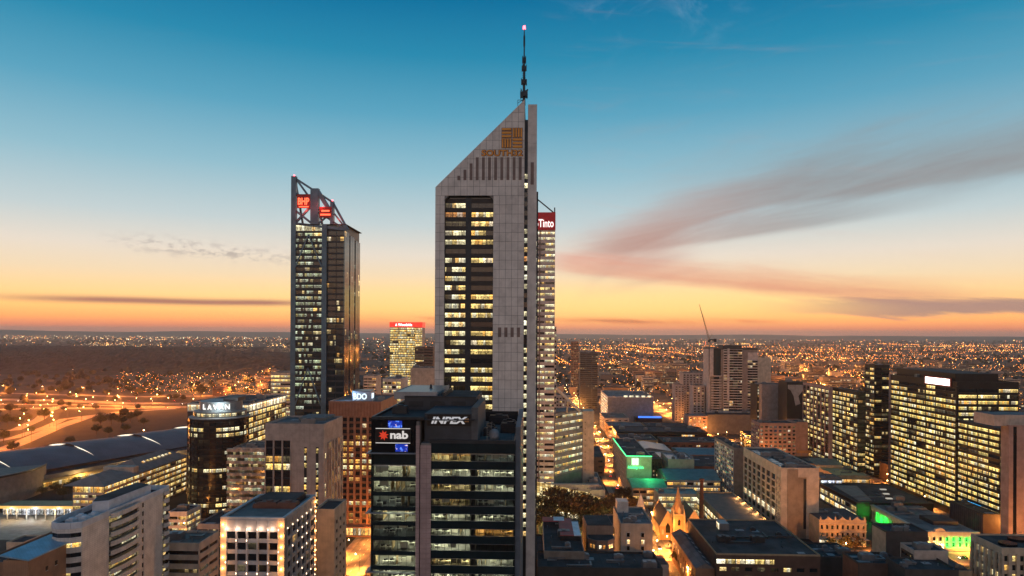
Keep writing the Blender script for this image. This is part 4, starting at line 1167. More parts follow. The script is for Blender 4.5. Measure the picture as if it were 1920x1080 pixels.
# --- white gridded block in the foreground with lamps on its corners
def grid_block():
    b = B('office_block', 'white gridded block in front with lamps up its corners and a sunken flat roof', 'office building', 415, 535, 973, 218, far=594)
    r = b.root; t = b.top; b.core(m=joint); s = FPX / 218
    wp = mat('white_precast', (.58, .53, .50), .6, streak=.12)
    fh = 20.6 / s
    for k, nb in (('front', 5), ('right', 6)):
        L = b.L(k); x0 = 1.8 if k == 'front' else 2.2; x1 = L - 1.8
        b.wall(k, wp, t - fh, t, x0, x1)
        bw = (x1 - x0) / nb
        for j in range(nb):
            put(boxmesh('top_panel', bw - .7, .2, fh - .9, mat('precast_panel', (.50, .44, .41), .6)), 'top_panel', r, b.M(k) @ T(x0 + j * bw + .35, -.12, t - fh + .5))
        b.fac(k, 2, t - fh, x0, x1, fh=fh, bay=bw, wh=.66, pal=[(g_dark, 6), (L_dim, 3), (L_few, 1), (g_black, 4)], sp=wp, pier=wp, pw=.55, proud=.22, rec=.5)
        b.wall(k, conc_warm, 0, t, 0 if k == 'front' else TW, x0); b.wall(k, conc_warm, 0, t, x1, L)
        b.wall(k, wp, 0, 2, x0, x1)
        # a thin uplight at the foot of many piers
        for i in range(1, 9):
            for j in range(nb + 1):
                if random.random() < .45 or i == 1:
                    put(boxmesh('uplight', .16, .14, .5, glow('uplight_warm', (1.0, .72, .48), 5.0)), 'uplight', r, b.M(k) @ T(x0 + j * bw - .08, -.4, t - i * fh - .1))
        for xx in ((.9, L - .9) if k == 'front' else (L - .9,)):
            for i in range(9):
                z = t - fh * (i + .6)
                put(boxmesh('wall_lamp', .4, .3, .5, glow('lamp_orange_bulb', (1.0, .45, .12), 14.0)), 'wall_lamp', r, b.M(k) @ T(xx - .2, -.35, z))
                if i < 7 :
                    l = bpy.data.lights.new('wall_lamp_light', 'POINT'); l.energy = 260; l.color = (1.0, .42, .12); l.shadow_soft_size = .2
                    o = bpy.data.objects.new('wall_lamp_light', l); COL.objects.link(o); o.parent = r; o.matrix_local = b.M(k) @ T(xx, -.9, z + .2)
    for i in range(5):
        l = bpy.data.lights.new('pier_uplight', 'POINT'); l.energy = 160; l.color = (1.0, .70, .50); l.shadow_soft_size = .2
        o = bpy.data.objects.new('pier_uplight', l); COL.objects.link(o); o.parent = r; o.location = (2 + i * 3.7, -1.0, t - fh + .3)
    b.wall('left', wp); b.wall('back', wp)
    MB().box(.4, b.w - .4, .4, b.D - .4, t - 1.3, t - 1.0).obj('roof', roof_blue, r)
    q = MB(); e = 1.0; h = t + .5
    q.box(0, b.w, 0, e, t + .003, h).box(0, b.w, b.D - e, b.D, t + .003, h).box(0, e, e, b.D - e, t + .003, h).box(b.w - e, b.w, e, b.D - e, t + .003, h)
    q.obj('parapet', wp, r)
    b.box('plant_room', 4, b.w - 3, b.D * .55, b.D - 2, t - 1, t + 1.8, dark_metal, roof_dark)
    for i in range(5): put(roof_unit_mesh(i % 3, mat('rust_unit', (.20, .09, .06), .7)), 'rooftop_unit', r, T(4.5 + i * 2.2, b.D * .45, t - 1))
grid_block()

def simple(name, label, cat, pxl, pxr, ytop, d, wall, D=25, far=None, front=None, left=None, right=None, rf=roof_dark, par=.9, units=2, z1off=1.2, group=None, top=None, lw=None):
    """an ordinary block: walls, window rows where given, roof, parapet, rooftop units"""
    b = B(name, label, cat, pxl, pxr, ytop, d, D=D, far=far, group=group, top=top)
    b.core(m=joint)
    for k, f in (('front', front), ('left', left), ('right', right), ('back', None)):
        if f is None: b.wall(k, lw if (lw and k == 'left') else wall); continue
        f = dict(f); z0 = f.pop('z0', 1.0); zt = b.top - f.pop('off', z1off)
        b.wall(k, wall, zt, b.top)
        if z0 > .05: b.wall(k, wall, 0, z0)
        f.setdefault('sp', wall); b.fac(k, z0, zt, **f)
    b.roof(rf, par, wall, units)
    return b

simple('office_block', 'plain beige slab block just behind the white gridded block', 'office building', 592, 629, 959, 262, conc_beige, far=651,
       right=dict(fh=3.4, bay=6, wh=.4, ww=.45, pal=P_rare, off=3), rf=roof_dark, units=0)
# --- curved white apartment slab at lower left
def white_flats():
    b = B('apartment_tower', 'white tiled apartment slab with curved balconies at the lower left', 'apartment building', 94, 147, 986, 205, far=318)
    r = b.root; t = b.top; D = b.D; w = b.w; fh = 3.0
    W2 = 9.0                                   # the slab reaches further left behind the narrow bowed end
    # bowed end: footprint polygon
    foot = [(-1.5, 6), (0, 1.2), (2.6, 0), (w - 2.4, 0.4), (w, 2.0), (w, D), (-W2 * .2, D)]
    MB().prism([(-.5, 6), (.8, 2.4), (2.8, 1.2), (w - 2.8, 1.5), (w - 1.2, 2.9), (w - 1.2, D - .3), (-.8, D - .3)], 0, t - 1.0, 'z').obj('inner_block', joint, r)
    tw = tile_white
    M = b.M('right')
    def seg(a, c): blank(r, M, a, c, 0, t, tw)
    s0 = D * .44; s1 = D * .62; s2 = D * .665; s3 = D * .92
    seg(2.0, D * .30); seg(s1, s2 - .2); seg(s2 + 1.0, s3); 
    for i in range(24):
        z = t - 3.2 - i * fh
        if z < 0: break
        put(boxmesh('window_slot', 1.3, .2, 1.6, g_dark), 'window_slot', r, M @ T(s2 - .25, .2, z))
        put(boxmesh('slot_wall', 1.3, .5, 1.35, tw), 'slot_wall', r, M @ T(s2 - .25, .1, z + 1.62))
    # curved balconies
    def balc(a, c, bulge, nm):
        n = 10; L = c - a; q = MB(); pts = []
        for i in range(n + 1):
            u = i / n; pts.append((a + L * u, -bulge * math.sin(math.pi * (.15 + .75 * u))))
        for p, e in zip(pts, pts[1:]):
            q.poly([(p[0], p[1], 0), (e[0], e[1], 0), (e[0], e[1], 1.5), (p[0], p[1], 1.5)])
            q.poly([(p[0], p[1], 1.5), (e[0], e[1], 1.5), (e[0], e[1] + .25, 1.5), (p[0], p[1] + .25, 1.5)])
            q.poly([(e[0], e[1], 0), (p[0], p[1], 0), (p[0], 1.5, 0), (e[0], 1.5, 0)])
            q.poly([(e[0], e[1] + .25, 1.5), (p[0], p[1] + .25, 1.5), (p[0], p[1] + .25, .2), (e[0], e[1] + .25, .2)])
        return q.mesh(nm, tw)
    for (a, c, bl) in ((D * .30, s1, 1.6), (s3, D - .2, 1.2)):
        me = balc(a, c, bl, 'balcony')
        for i in range(20):
            z = t - 1.9 - i * fh
            if z < 0: break
            put(me, 'balcony', r, M @ T(0, 0, z))
            n = 2
            for j in range(n):
                ww = (c - a) / n; mm = random.choice([L_y, L_y, L_w, L_dim, g_dark, L_few])
                if i == 4: mm = g_dark
                put(panemesh(ww - .3, 1.9, mm), 'window', r, M @ T(a + j * ww + .1, .9, z - 1.75))
        MB().box(a, c, -.2, .6, t - .4, t + .001).obj('eave', tw, r, M)
    # front bowed end: bands and windows
    for i in range(24):
        z = t - 2.4 - i * fh
        if z < 0: break
        for (p, e, lite) in (((0, 1.2), (2.6, 0), False), ((2.6, 0), (w - 2.4, .4), i % 3 == 1), ((w - 2.4, .4), (w, 2.0), i == 1)):
            L = math.hypot(e[0] - p[0], e[1] - p[1]); a = math.atan2(e[1] - p[1], e[0] - p[0]); MM = T(p[0], p[1], 0) @ Matrix.Rotation(a, 4, 'Z')
            put(boxmesh('band', L, .5, fh - 1.3, tw), 'band', r, MM @ T(0, -.05, z + .003))
            put(panemesh(L - .1, 1.3, L_y if lite else g_dark), 'window', r, MM @ T(.05, .1, z - 1.3))
    # roof: blue-white parapets, raised core
    blu = mat('white_parapet', (.60, .62, .64), .6)
    MB().prism([(p[0] * .96 + .2, p[1] * .99 + .15) for p in foot], t - 1.0, t - .8, 'z').obj('roof', roof_dark, r)
    q = MB()
    for p, e in zip(foot, foot[1:] + foot[:1]): q.bar((p[0], p[1], t - .1), (e[0], e[1], t - .1), .4, 1.9)
    q.obj('parapet', blu, r)
    MB().prism([(.5, D * .42), (3, D * .30), (w - 1.5, D * .34), (w - 1, D * .80), (1, D * .86)], t - .8, t + 3.4, 'z').obj('roof_core', blu, r)
    MB().prism([(.8, D * .425), (3, D * .31), (w - 1.8, D * .345), (w - 1.4, D * .79), (1.3, D * .85)], t + 3.4, t + 3.6, 'z').obj('roof_core_top', roof_dark, r)
    for i in range(4): put(roof_unit_mesh(2, blu), 'rooftop_unit', r, T(2 + (i % 2) * 2.6, 4 + i * 2.2, t - .8))
white_flats()
# --- brick end block with the blue roof at the bottom left
def blue_roof():
    b = B('brick_block', 'brick block with a sloping pale blue roof at the lower left corner', 'building', 8, 55, 1051, 190, far=141)
    r = b.root; t = b.top
    br = mat('orange_brick', (.36, .20, .115), .85, panel=(.6, .3), line=.82)
    b.core(m=joint); b.wall('front', br); b.wall('right', br); b.wall('left', br); b.wall('back', br)
    MB().prism([(-.6, t + 1.2), (b.w + .5, t), (b.w + .5, t + .35), (-.6, t + 1.6)], -.5, b.D + .5, 'y').obj('roof', mat('pale_blue_sheet', (.24, .40, .50), .35, .1, panel=(1.2, 50), line=.75), r)
    M = b.M('right')
    for u, z in ((b.D * .36, 5.2), (b.D * .56, 4.9), (b.D * .92, 6.4), (b.D * .94, 10.5), (b.D * .5, 9.4)):
        put(boxmesh('window', .95, .14, 1.25, g_black), 'window', r, M @ T(u, -.08, t - z)); put(boxmesh('sill', 1.15, .2, .12, conc_pale), 'sill', r, M @ T(u - .1, -.16, t - z - .12))
blue_roof()
simple('house_block', 'dark pitched hall tucked in the very bottom left corner', 'building', -40, 30, 1040, 260, brick_brown, D=40, top=36, rf=roof_dark, units=0, right=dict(fh=3.4, bay=5, wh=.4, ww=.5, pal=P_rare))
# --- office with hip roofs and glowing side storeys
def hip_office():
    b = B('office_block', 'low office with pale hipped roofs and glowing storeys beside the convention centre', 'office building', 138, 196, 905, 432, far=352)
    r = b.root; t = b.top; D = b.D; w = b.w
    b.core(m=joint, top=t - 2)
    b.fac('front', 1, t - 7, fh=3.7, bay=5, wh=.5, pal=[(L_y, 4), (L_half, 3), (g_dark, 1)], sp=conc_warm, pw=.4)
    b.fac('front', t - 7, t - 2, fh=5, bay=6, wh=.7, pal=[(L_y2, 2), (L_dim, 2), (L_y, 1)], sp=conc_warm, pw=.3)
    b.fac('right', 1, t - 2, fh=3.9, bay=8, wh=.52, pal=[(L_y, 6), (L_y2, 2), (L_half, 2), (g_dark, .5)], sp=mat('sand_concrete', (.44, .33, .20), .8), pw=.5)
    b.wall('left', conc_warm, 0, t - 2); b.wall('back', conc_warm, 0, t - 2)
    rm = mat('pale_tan_roof', (.30, .23, .185), .7, panel=(1.2, 50), line=.8)
    def hip(x0, x1, y0, y1, z, h, e=1.6):
        q = MB(); x0 -= e; x1 += e; y0 -= e; y1 += e; m = (x0 + x1) / 2; k = (x1 - x0) * .42
        a, c, g, f = (x0, y0, z), (x1, y0, z), (x1, y1, z), (x0, y1, z); p, o = (m, y0 + k, z + h), (m, y1 - k, z + h)
        q.poly([a, c, p]).poly([c, g, o, p]).poly([g, f, o]).poly([f, a, p, o]).poly([f, g, c, a]); return q.obj('roof', rm, r)
    hip(-4, w, 0, D * .34, t - 2, 5.5); hip(-6, w - 1, D * .40, D, t - 1.5, 7)
    MB().box(-3, w - 2, D * .34, D * .40, 0, t + 3).obj('stair_block', conc_warm, r)
    for i in range(8): put(panemesh(3.2, 1.6, random.choice([L_bright, L_y])), 'skylight', r, T(w - 6, D * .52 + i * 5, t + 2.5) @ Matrix.Rotation(R(90), 4, 'Z') @ Matrix.Rotation(R(-58), 4, 'X'))
hip_office()

# --- convention centre: long shells with lit crescents
def convention():
    p0 = Vector((-405.0, 470.0)); dr = Vector((0.40, 0.917)).normalized(); nr = Vector((-dr.y, dr.x))
    r = empty('convention_centre', (p0.x, p0.y, 0), math.atan2(dr.y, dr.x), 'long convention centre with blue-grey shell roofs and glowing crescent skylights', 'convention centre')
    # local: x along the hall, y to the left (away), z up
    sh = mat('shell_roof', (.125, .135, .145), .62, .0, var=.2, scale=.05, panel=(3.0, 60), line=.62)
    bt = glow('crescent_light', (1.0, .90, .70), 1.5); seg = 4; L = 66.0; W = 92.0
    for k in range(-1, seg):
        x0 = 60 + k * L; nx, ny = 12, 16; q = MB(); g = []
        for i in range(nx + 1):
            u = i / nx; row = []
            for j in range(ny + 1):
                v = j / ny
                h = 15.5 + 11.5 * math.sin(math.pi * v) ** .8 * (1 - .20 * u)
                row.append((x0 + u * L * 1.02, v * W - 4, h - (k + 1) * .6))
            g.append(row)
        for i in range(nx):
            for j in range(ny): q.poly([g[i][j], g[i + 1][j], g[i + 1][j + 1], g[i][j + 1]])
        o = q.obj('roof_shell', sh, r, smooth=True)
        # the crescent between this shell's raised edge and the previous shell
        if k >= 0:
            for lo_, hi in ((1, 6), (8, 12)):
                c = MB()
                for j in range(lo_, hi):
                    a, e = g[0][j], g[0][j + 1]
                    t0 = math.sin(math.pi * (j - lo_) / (hi - lo_)); t1 = math.sin(math.pi * (j + 1 - lo_) / (hi - lo_))
                    c.poly([(a[0] - .4, a[1], a[2] - .3 - 1.5 * t0), (e[0] - .4, e[1], e[2] - .3 - 1.5 * t1), (e[0] - .4, e[1], e[2] - .2), (a[0] - .4, a[1], a[2] - .2)])
                c.obj('crescent_skylight', bt, o)
            MB().box(x0 + .1, x0 + .5, 2, W - 10, 8, 17).obj('shell_gable', dark_metal, r)
    MB().box(0, 60 + seg * L, 0, W - 8, 0, 15.5).obj('hall_block', mat('hall_dark', (.05, .05, .055), .7), r)
    MB().box(-6, 60 + seg * L, -14, 0, 9.5, 12.5, 0, 1).obj('fascia', [mat('fascia_grey', (.12, .12, .13), .5), roof_dark], r)
    # gold-lit gallery along the foot
    for i in range(40):
        if i * 8 > 60 + seg * L - 8: break
        put(panemesh(7.6, 3.4, lit('gallery_gold', (1.0, .60, .14), 1.2, clutter=.35, cell=2.6)), 'window', r, T(4 + i * 8, -14.2, 3.6))
    MB().box(-6, 60 + seg * L, -16, -14.3, 7.2, 9.0).obj('gallery_eave', mat('gallery_eave', (.50, .36, .16), .6), r)
    MB().box(-6, 60 + seg * L, -14, -1, 0, 9.4).obj('gallery_block', mat('gallery_stone', (.40, .28, .15), .8), r)
    for i in range(6):
        l = bpy.data.lights.new('gallery_light', 'POINT'); l.energy = 9000; l.color = (1, .6, .18); l.shadow_soft_size = .6
        o = bpy.data.objects.new('gallery_light', l); COL.objects.link(o); o.parent = r; o.location = (10 + i * 45, -20, 8.5)
    # rounded entrance drum at the near end
    q = MB(); n = 28
    fp = [(30 + 62 * math.cos(R(150 + 170 * i / n)), 30 + 60 * math.sin(R(150 + 170 * i / n))) for i in range(n + 1)]
    for a, c in zip(fp, fp[1:]):
        q.poly([(a[0], a[1], 0), (c[0], c[1], 0), (c[0] * 1.0, c[1], 20), (a[0], a[1], 20)])
    q.poly([(p[0], p[1], 20) for p in fp]); q.obj('entrance_drum', mat('drum_taupe', (.24, .19, .15), .7), r)
    q = MB()
    for a, c in zip(fp, fp[1:]): q.bar((a[0], a[1], 20.5), (c[0], c[1], 20.5), 1.0, 1.4)
    q.obj('drum_rim', dark_metal, r)
convention()
# --- bus port strip and small kiosk
def busport():
    x0, y0 = gnd(-30, 985); x1, y1 = gnd(126, 985)
    r = empty('bus_station', (x0, y0, 0), 0, 'long low bus station roof glowing gold over white-lit bays', 'bus station')
    L = x1 - x0 + 10
    MB().box(0, L, 12, 26, 8.2, 9.6, 0).obj('roof', mat('busport_roof', (.45, .30, .13), .6), r)
    MB().box(0, L, 11.6, 12, 7.8, 9.4).obj('lit_fascia', glow('fascia_gold', (1.0, .55, .12), 1.1), r)
    for i in range(10): put(panemesh(L / 10 - .4, 4.5, lit('bus_bay', (.9, .95, 1.0), .9, cell=2.2, clutter=.9)), 'window', r, T(i * L / 10, 17, 2.4))
    for i in range(11): put(boxmesh('post', .5, .5, 8.2, conc_pale), 'post', r, T(i * L / 10 - .25, 12.4, 0))
    for i in range(4):
        l = bpy.data.lights.new('bay_light', 'POINT'); l.energy = 4500; l.color = (.9, .95, 1.0) if i % 2 else (1, .75, .4); l.shadow_soft_size = .5
        o = bpy.data.objects.new('bay_light', l); COL.objects.link(o); o.parent = r; o.location = (8 + i * L / 4, 9.5, 7.2)
busport()
struct(MB().poly([(*gnd(px, py), .008) for px, py in ((-60, 962), (132, 962), (150, 1012), (-60, 1012))]).obj('forecourt', mat('pale_forecourt', (.30, .26, .21), .8)))
simple('kiosk', 'small cream pavilion with dark flat roof beside the bus station', 'pavilion', 14, 46, 1010, 372, conc_beige, far=80, top=9, rf=roof_dark, units=0,
       right=dict(fh=6, bay=9, wh=.6, ww=.7, pal=[(g_dark, 3), (L_dim, 2)], z0=1, off=1.5))
simple('office_block', 'low brown car-park block with dark deck openings right of the white apartment slab', 'building', 285, 375, 1022, 260, conc_warm, far=412, D=30,
       front=dict(fh=3.6, bay=14, wh=.42, pal=[(g_black, 3), (L_few, 1)], pw=.5), right=dict(fh=3.6, bay=8, wh=.4, pal=[(g_black, 2), (L_dim, 1)]), rf=roof_brown, units=1)
simple('office_block', 'small lit corner building between the white apartment slab and the round LAVAN tower', 'building', 318, 352, 962, 420, conc_pale, D=18, front=dict(fh=4, bay=5, wh=.5, pal=P_yel), right=dict(fh=4, bay=5, wh=.5, pal=P_yel), units=1)
simple('office_block', 'grey podium block at the foot of the round LAVAN tower', 'building', 372, 412, 985, 400, conc_grey, D=30, front=dict(fh=4.2, bay=6, wh=.5, pal=P_few), right=dict(fh=4.2, bay=6, wh=.4, pal=P_few), units=1)
simple('office_block', 'cream lit block just left of the steel-crowned tower', 'office building', 508, 545, 700, 700, conc_warm, D=30, front=dict(fh=4, bay=9, wh=.45, pal=P_yel), units=1)
# --- lit tower with red crown in the gap
def red_crown():
    b = B('office_tower', 'distant fully lit tower with a red crown sign in the gap between the big towers', 'skyscraper', 731, 778, 604, 1160, D=30, far=None)
    r = b.root; t = b.top; b.core(m=joint)
    x2 = (792 - 731) / FPX * 1160
    P = [(L_y, 8), (L_w, 1), (L_half, 1)]
    b.fac('front', 30, t - 9, fh=3.9, bay=14, wh=.66, pal=P, sp=dark_metal, pw=.5); b.wall('back', conc_grey); b.wall('left', conc_grey)
    MB().box(b.w, x2, 1, 28, t - 45, t - 9).obj('side_wing', conc_grey, r)
    for i in range(9): put(panemesh(x2 - b.w - .4, 2.6, L_y), 'window', r, T(b.w + .2, .9, t - 13 - i * 3.9))
    c = MB().box(-.5, x2 + .5, -.6, 29, t - 8.6, t).obj('sign_crown', glow('sign_red_crown', (1.0, .05, .03), .95, base=(.5, .02, .02)), r)
    put(text('Woodside', 4.6, glow('sign_white2', (1, .95, .92), 2.2), .3, .03, width=24), 'lettering', c, T(14, -1.0, t - 6.6))
    MB().cyl(11, -.7, t - 6.4, t - 2.4, 1.6, .4, 8).obj('sign_emblem', MATS['sign_white2'], c)
    b.wall('right', conc_grey, 0, t - 9)
red_crown()
simple('office_block', 'dark banded block beside the red-crowned lit tower', 'office building', 778, 812, 652, 1000, mat('banded_brown', (.10, .07, .06), .7), D=30, front=dict(fh=4, bay=13, wh=.5, pal=P_few), units=1)
simple('office_block', 'plain pink-grey plant-topped block under the dark banded block', 'office building', 770, 815, 692, 620, conc_warm, D=30, units=2)
simple('office_block', 'blue-roofed low office with lit grid windows behind the near dark tower', 'office building', 718, 752, 712, 640, conc_pale, D=36, far=None, front=dict(fh=4, bay=4.2, wh=.6, pal=P_yel, pw=.6), rf=roof_blue, units=1)
simple('office_block', 'small cream flats below the red-crowned tower at its left', 'apartment building', 682, 706, 706, 800, conc_warm, D=26, front=dict(fh=3.4, bay=5, wh=.45, pal=[(L_y2, 2), (g_dark, 2), (L_few, 2)]), units=1)

# ================================================================== right half
# --- the big yellow-lit office slab at the right
def big_office():
    b = B('office_tower', 'huge office slab with bright yellow rows and a glowing white roof sign at far right', 'office building', 1795, 1911, 719, 470, far=1670)
    r = b.root; t = b.top; dk = mat('office_black', (.016, .016, .018), .3, .2)
    b.core(m=dk)
    Lb = lit('office_band', (1.0, .76, .24), 1.7, cell=1.5, clutter=.55, frac=.95); P = [(Lb, 12), (L_half, 1.2), (L_y, 1.5), (L_y2, .6), (L_dim, .3), (g_dark, .5)]
    def tf(i, j, nf, nb):
        if i >= nf - 1: return g_dark if random.random() < .7 else L_y
        if i == nf - 2: return random.choice([L_y, g_dark, L_few, L_y])
        return None
    b.fac('left', 4, t - 3, fh=4.0, bay=12.4, wh=.52, pal=P, tfn=tf, sp=dk, pw=.4)
    b.fac('front', 40, t - 3, fh=4.0, bay=14, wh=.52, pal=P, tfn=tf, sp=dk, pw=.8)
    b.wall('front', dk, 0, 40); b.wall('left', dk, 0, 4); b.wall('left', dk, t - 3, t); b.wall('front', dk, t - 3, t); b.wall('right', dk); b.wall('back', dk)
    b.roof(roof_dark, 1.0, dk, 4)
    b.box('plant_room', 6, b.w - 6, 12, 90, t, t + 6, dk, roof_dark)
    M = b.M('left'); L = b.D
    sp = MB().box(L * .56, L * .93, -.6, .05, t - 3.2, t + 3.0).obj('sign_panel', mat('sign_dark_red', (.25, .03, .02), .5), r, M)
    MB().box(L * .58, L * .915, -.75, -.62, t - 2.4, t + 2.2).obj('lit_face', glow('sign_over_white', (1.0, .82, .74), 5.0), sp)
    MB().box(-.9, .6, -.9, .4, 0, t - 2).obj('corner_fin', dk, r)
    b.box('end_fin', -.6, .8, b.D - 1, b.D + 1.5, 0, t + 1, mat('fin_pinkish', (.30, .20, .18), .6))
    # lower nearer block
    L2 = 44.0; zb = 66.0
    M2 = T(0, -L2, 0)
    MB().box(.6, 12, .6, L2 - 1, 0, zb - .4).obj('lower_core', dk, r, M2)
    facade(r, M2 @ T(0, L2, 0) @ Matrix.Rotation(R(-90), 4, 'Z'), .9, L2 - .6, 3, zb, fh=4.0, bay=10.5, wh=.5, pal=P, sp=dk, pw=.4)
    facade(r, M2, 0, 11, 3, zb, fh=4.0, bay=11, wh=.5, pal=P, sp=dk, pw=.5)
    MB().box(0, 12, .3, L2, zb, zb + .8).obj('roof', roof_dark, r, M2)
    sc = glow('blue_shop_screen', (.03, .45, 1.0), 2.4)
    MB().box(-.5, -.2, -26, -8, 8, 14).obj('blue_screen', sc, r)
big_office()
def right_tower():
    b = B('office_tower', 'beige tower with dark vertical slot cut off by the right edge', 'office building', 1893, 1960, 800, 398, D=7)
    r = b.root; bg = mat('rose_beige', (.36, .24, .20), .75, panel=(4, 3.6), line=.9)
    b.core(m=joint); t = b.top
    xs = b.x(1901); xe = b.x(1908)
    b.wall('front', bg, 0, t, 0, xs); b.wall('front', bg, 0, t, xe, b.w)
    MB().box(xs, xe, .3, .55, 0, t).obj('slot_glass', g_black, r)
    b.wall('left', bg); b.wall('right', bg); b.wall('back', bg); b.roof(roof_dark, .8, bg, 2)
    b.box('plant_slab', b.x(1868), b.w, 2, 20, t, t + 6.5, conc_warm, roof_grey)
right_tower()
dkb = mat('black_cladding', (.018, .018, .020), .35, .2)
PY = [(L_y, 6), (L_half, 4), (L_few, 2), (g_dark, 3)]
b = simple('office_tower', 'dark glass office block touching the left side of the huge yellow-lit slab', 'office building', 1640, 1668, 686, 600, dkb, far=1622, front=dict(fh=4, bay=8, wh=.5, pal=P_few), left=dict(fh=4, bay=10, wh=.5, pal=PY, sp=dkb), units=1)
b = simple('office_block', 'mid-rise office with lit rows left of the dark glass block', 'office building', 1609, 1624, 737, 560, dkb, far=1560, left=dict(fh=4, bay=7, wh=.58, pal=P_yel, sp=dkb), front=dict(fh=4, bay=6, wh=.5, pal=P_few), units=2)
b = simple('office_block', 'pink-framed office wing with lit rows at the left end of the office row', 'office building', 1556, 1562, 728, 600, mat('pink_fin', (.33, .22, .20), .6), far=1506, left=dict(fh=4, bay=9, wh=.55, pal=PY, sp=dkb, pier=MATS['pink_fin'], pw=1.2, proud=.5), units=2)
simple('brick_hall', 'long red brick hall with a row of attic windows below the lit offices', 'building', 1528, 1670, 855, 650, brick_red, D=26, front=dict(fh=4.4, bay=7, wh=.4, ww=.5, pal=P_rare), left=dict(fh=4.4, bay=6, wh=.4, ww=.4, pal=P_few), rf=slate, units=0)
simple('market_hall', 'low yellow-lit terrace hall in front of the red brick hall', 'building', 1568, 1632, 884, 545, sandstone, D=34, top=12, front=dict(fh=4, bay=14, wh=.45, pal=[(L_shop, 2), (L_y2, 2)]), left=dict(fh=4, bay=8, wh=.4, pal=P_few), rf=mat('lit_terrace', (.46, .38, .18), .8), units=1)  # lamplight on the terrace roof is put into its yellow colour
# --- hotel with the window grid
def hotel():
    b = B('hotel_building', 'cream hotel slab with dark grid windows on its long side and blank end wall', 'hotel', 1466, 1537, 880, 418, far=1395)
    r = b.root; t = b.top; D = b.D; cr = mat('hotel_cream', (.60, .49, .37), .8, panel=(6.5, 3.4), line=.9)
    b.core(m=joint)
    M = b.M('left')
    b.wall('left', cr, t - 5.0, t)
    def tf(i, j, nf, nb): return (L_bright if random.random() < .8 else L_y) if i == nf - 6 else random.choice([g_black, g_dark, g_dark, L_dim if random.random() < .3 else g_dark])
    b.fac('left', 2, t - 5.0, TW, D - 9, fh=4.4, bay=(D - 10) / 7, wh=.80, tfn=tf, sp=cr, pier=cr, pw=1.5, proud=.35, rec=.55)
    b.fac('left', 2, t - 5.0, D - 9, D - TW, fh=3.45, bay=5, wh=.6, pal=[(g_dark, 1)], sp=cr, pier=cr, pw=2.0, proud=.3)
    b.wall('left', cr, 0, 2)
    x0, x1 = b.w * .10, b.w * .62
    b.wall('front', cr, 0, t, 0, x0 + 1.5); b.wall('front', cr, 0, t, x1 + 1.2, b.w); b.wall('front', cr, t - 5, t, x0 + 1.5, x1 + 1.2)
    MB().box(x0 + 1.5, x1 + 1.2, .5, .58, 0, t - 5).obj('recess_wall', mat('hotel_recess', (.34, .25, .17), .8, panel=(4, 3), line=.9), r)
    MB().box(x1 - .4, x1 + 1.19, .35, .49, 6, t - 6).obj('recess_shadow_panel', dark_metal, r)  # dark strip standing in for the shade inside the recess
    MB().box(x0 + 1.5, x1 - 4, -.25, .3, 1, t - .02).obj('stair_fin', MATS['hotel_recess'], r)
    b.wall('right', cr); b.wall('back', cr)
    b.roof(roof_dark, .9, cr, 3)
    for i in range(9): put(boxmesh('solar_panel', 4.5, 5.2, .25, mat('roof_glass', (.20, .23, .25), .2, .3)), 'solar_panel', r, T(1.6, 6 + i * 6.6, t + .25))
    for i in range(6): put(boxmesh('plant_screen', 13, .3, 1.4, mid_metal), 'plant_screen', r, T(8, 8 + i * 9.5, t + .05))
hotel()
simple('apartment_block', 'grey apartment block with framed balconies just left of the cream hotel', 'apartment building', 1377, 1396, 842, 500, mat('taupe_wall', (.22, .185, .165), .8), far=1341,
       left=dict(fh=3.3, bay=5.5, wh=.62, pal=[(g_dark, 5), (L_res, 1.6), (L_few, 1)], sp=conc_pale, pier=conc_pale, pw=.8, proud=.3), units=3)
simple('hotel_building', 'pinkish square-windowed hotel above the cream hotel roof', 'hotel', 1425, 1494, 795, 640, mat('pink_render', (.42, .25, .19), .8), far=1409, D=24,
       front=dict(fh=3.4, bay=4.3, wh=.5, ww=.6, pal=[(g_dark, 6), (L_res, 2), (L_dim, 2)], sill=1.0), left=dict(fh=3.4, bay=5, wh=.5, ww=.6, pal=P_few), units=2)
simple('hotel_wing', 'blank orange-lit end tower joined to the pinkish hotel', 'building', 1494, 1516, 793, 640, mat('pink_render', (.42, .25, .19), .8), D=24, units=1)
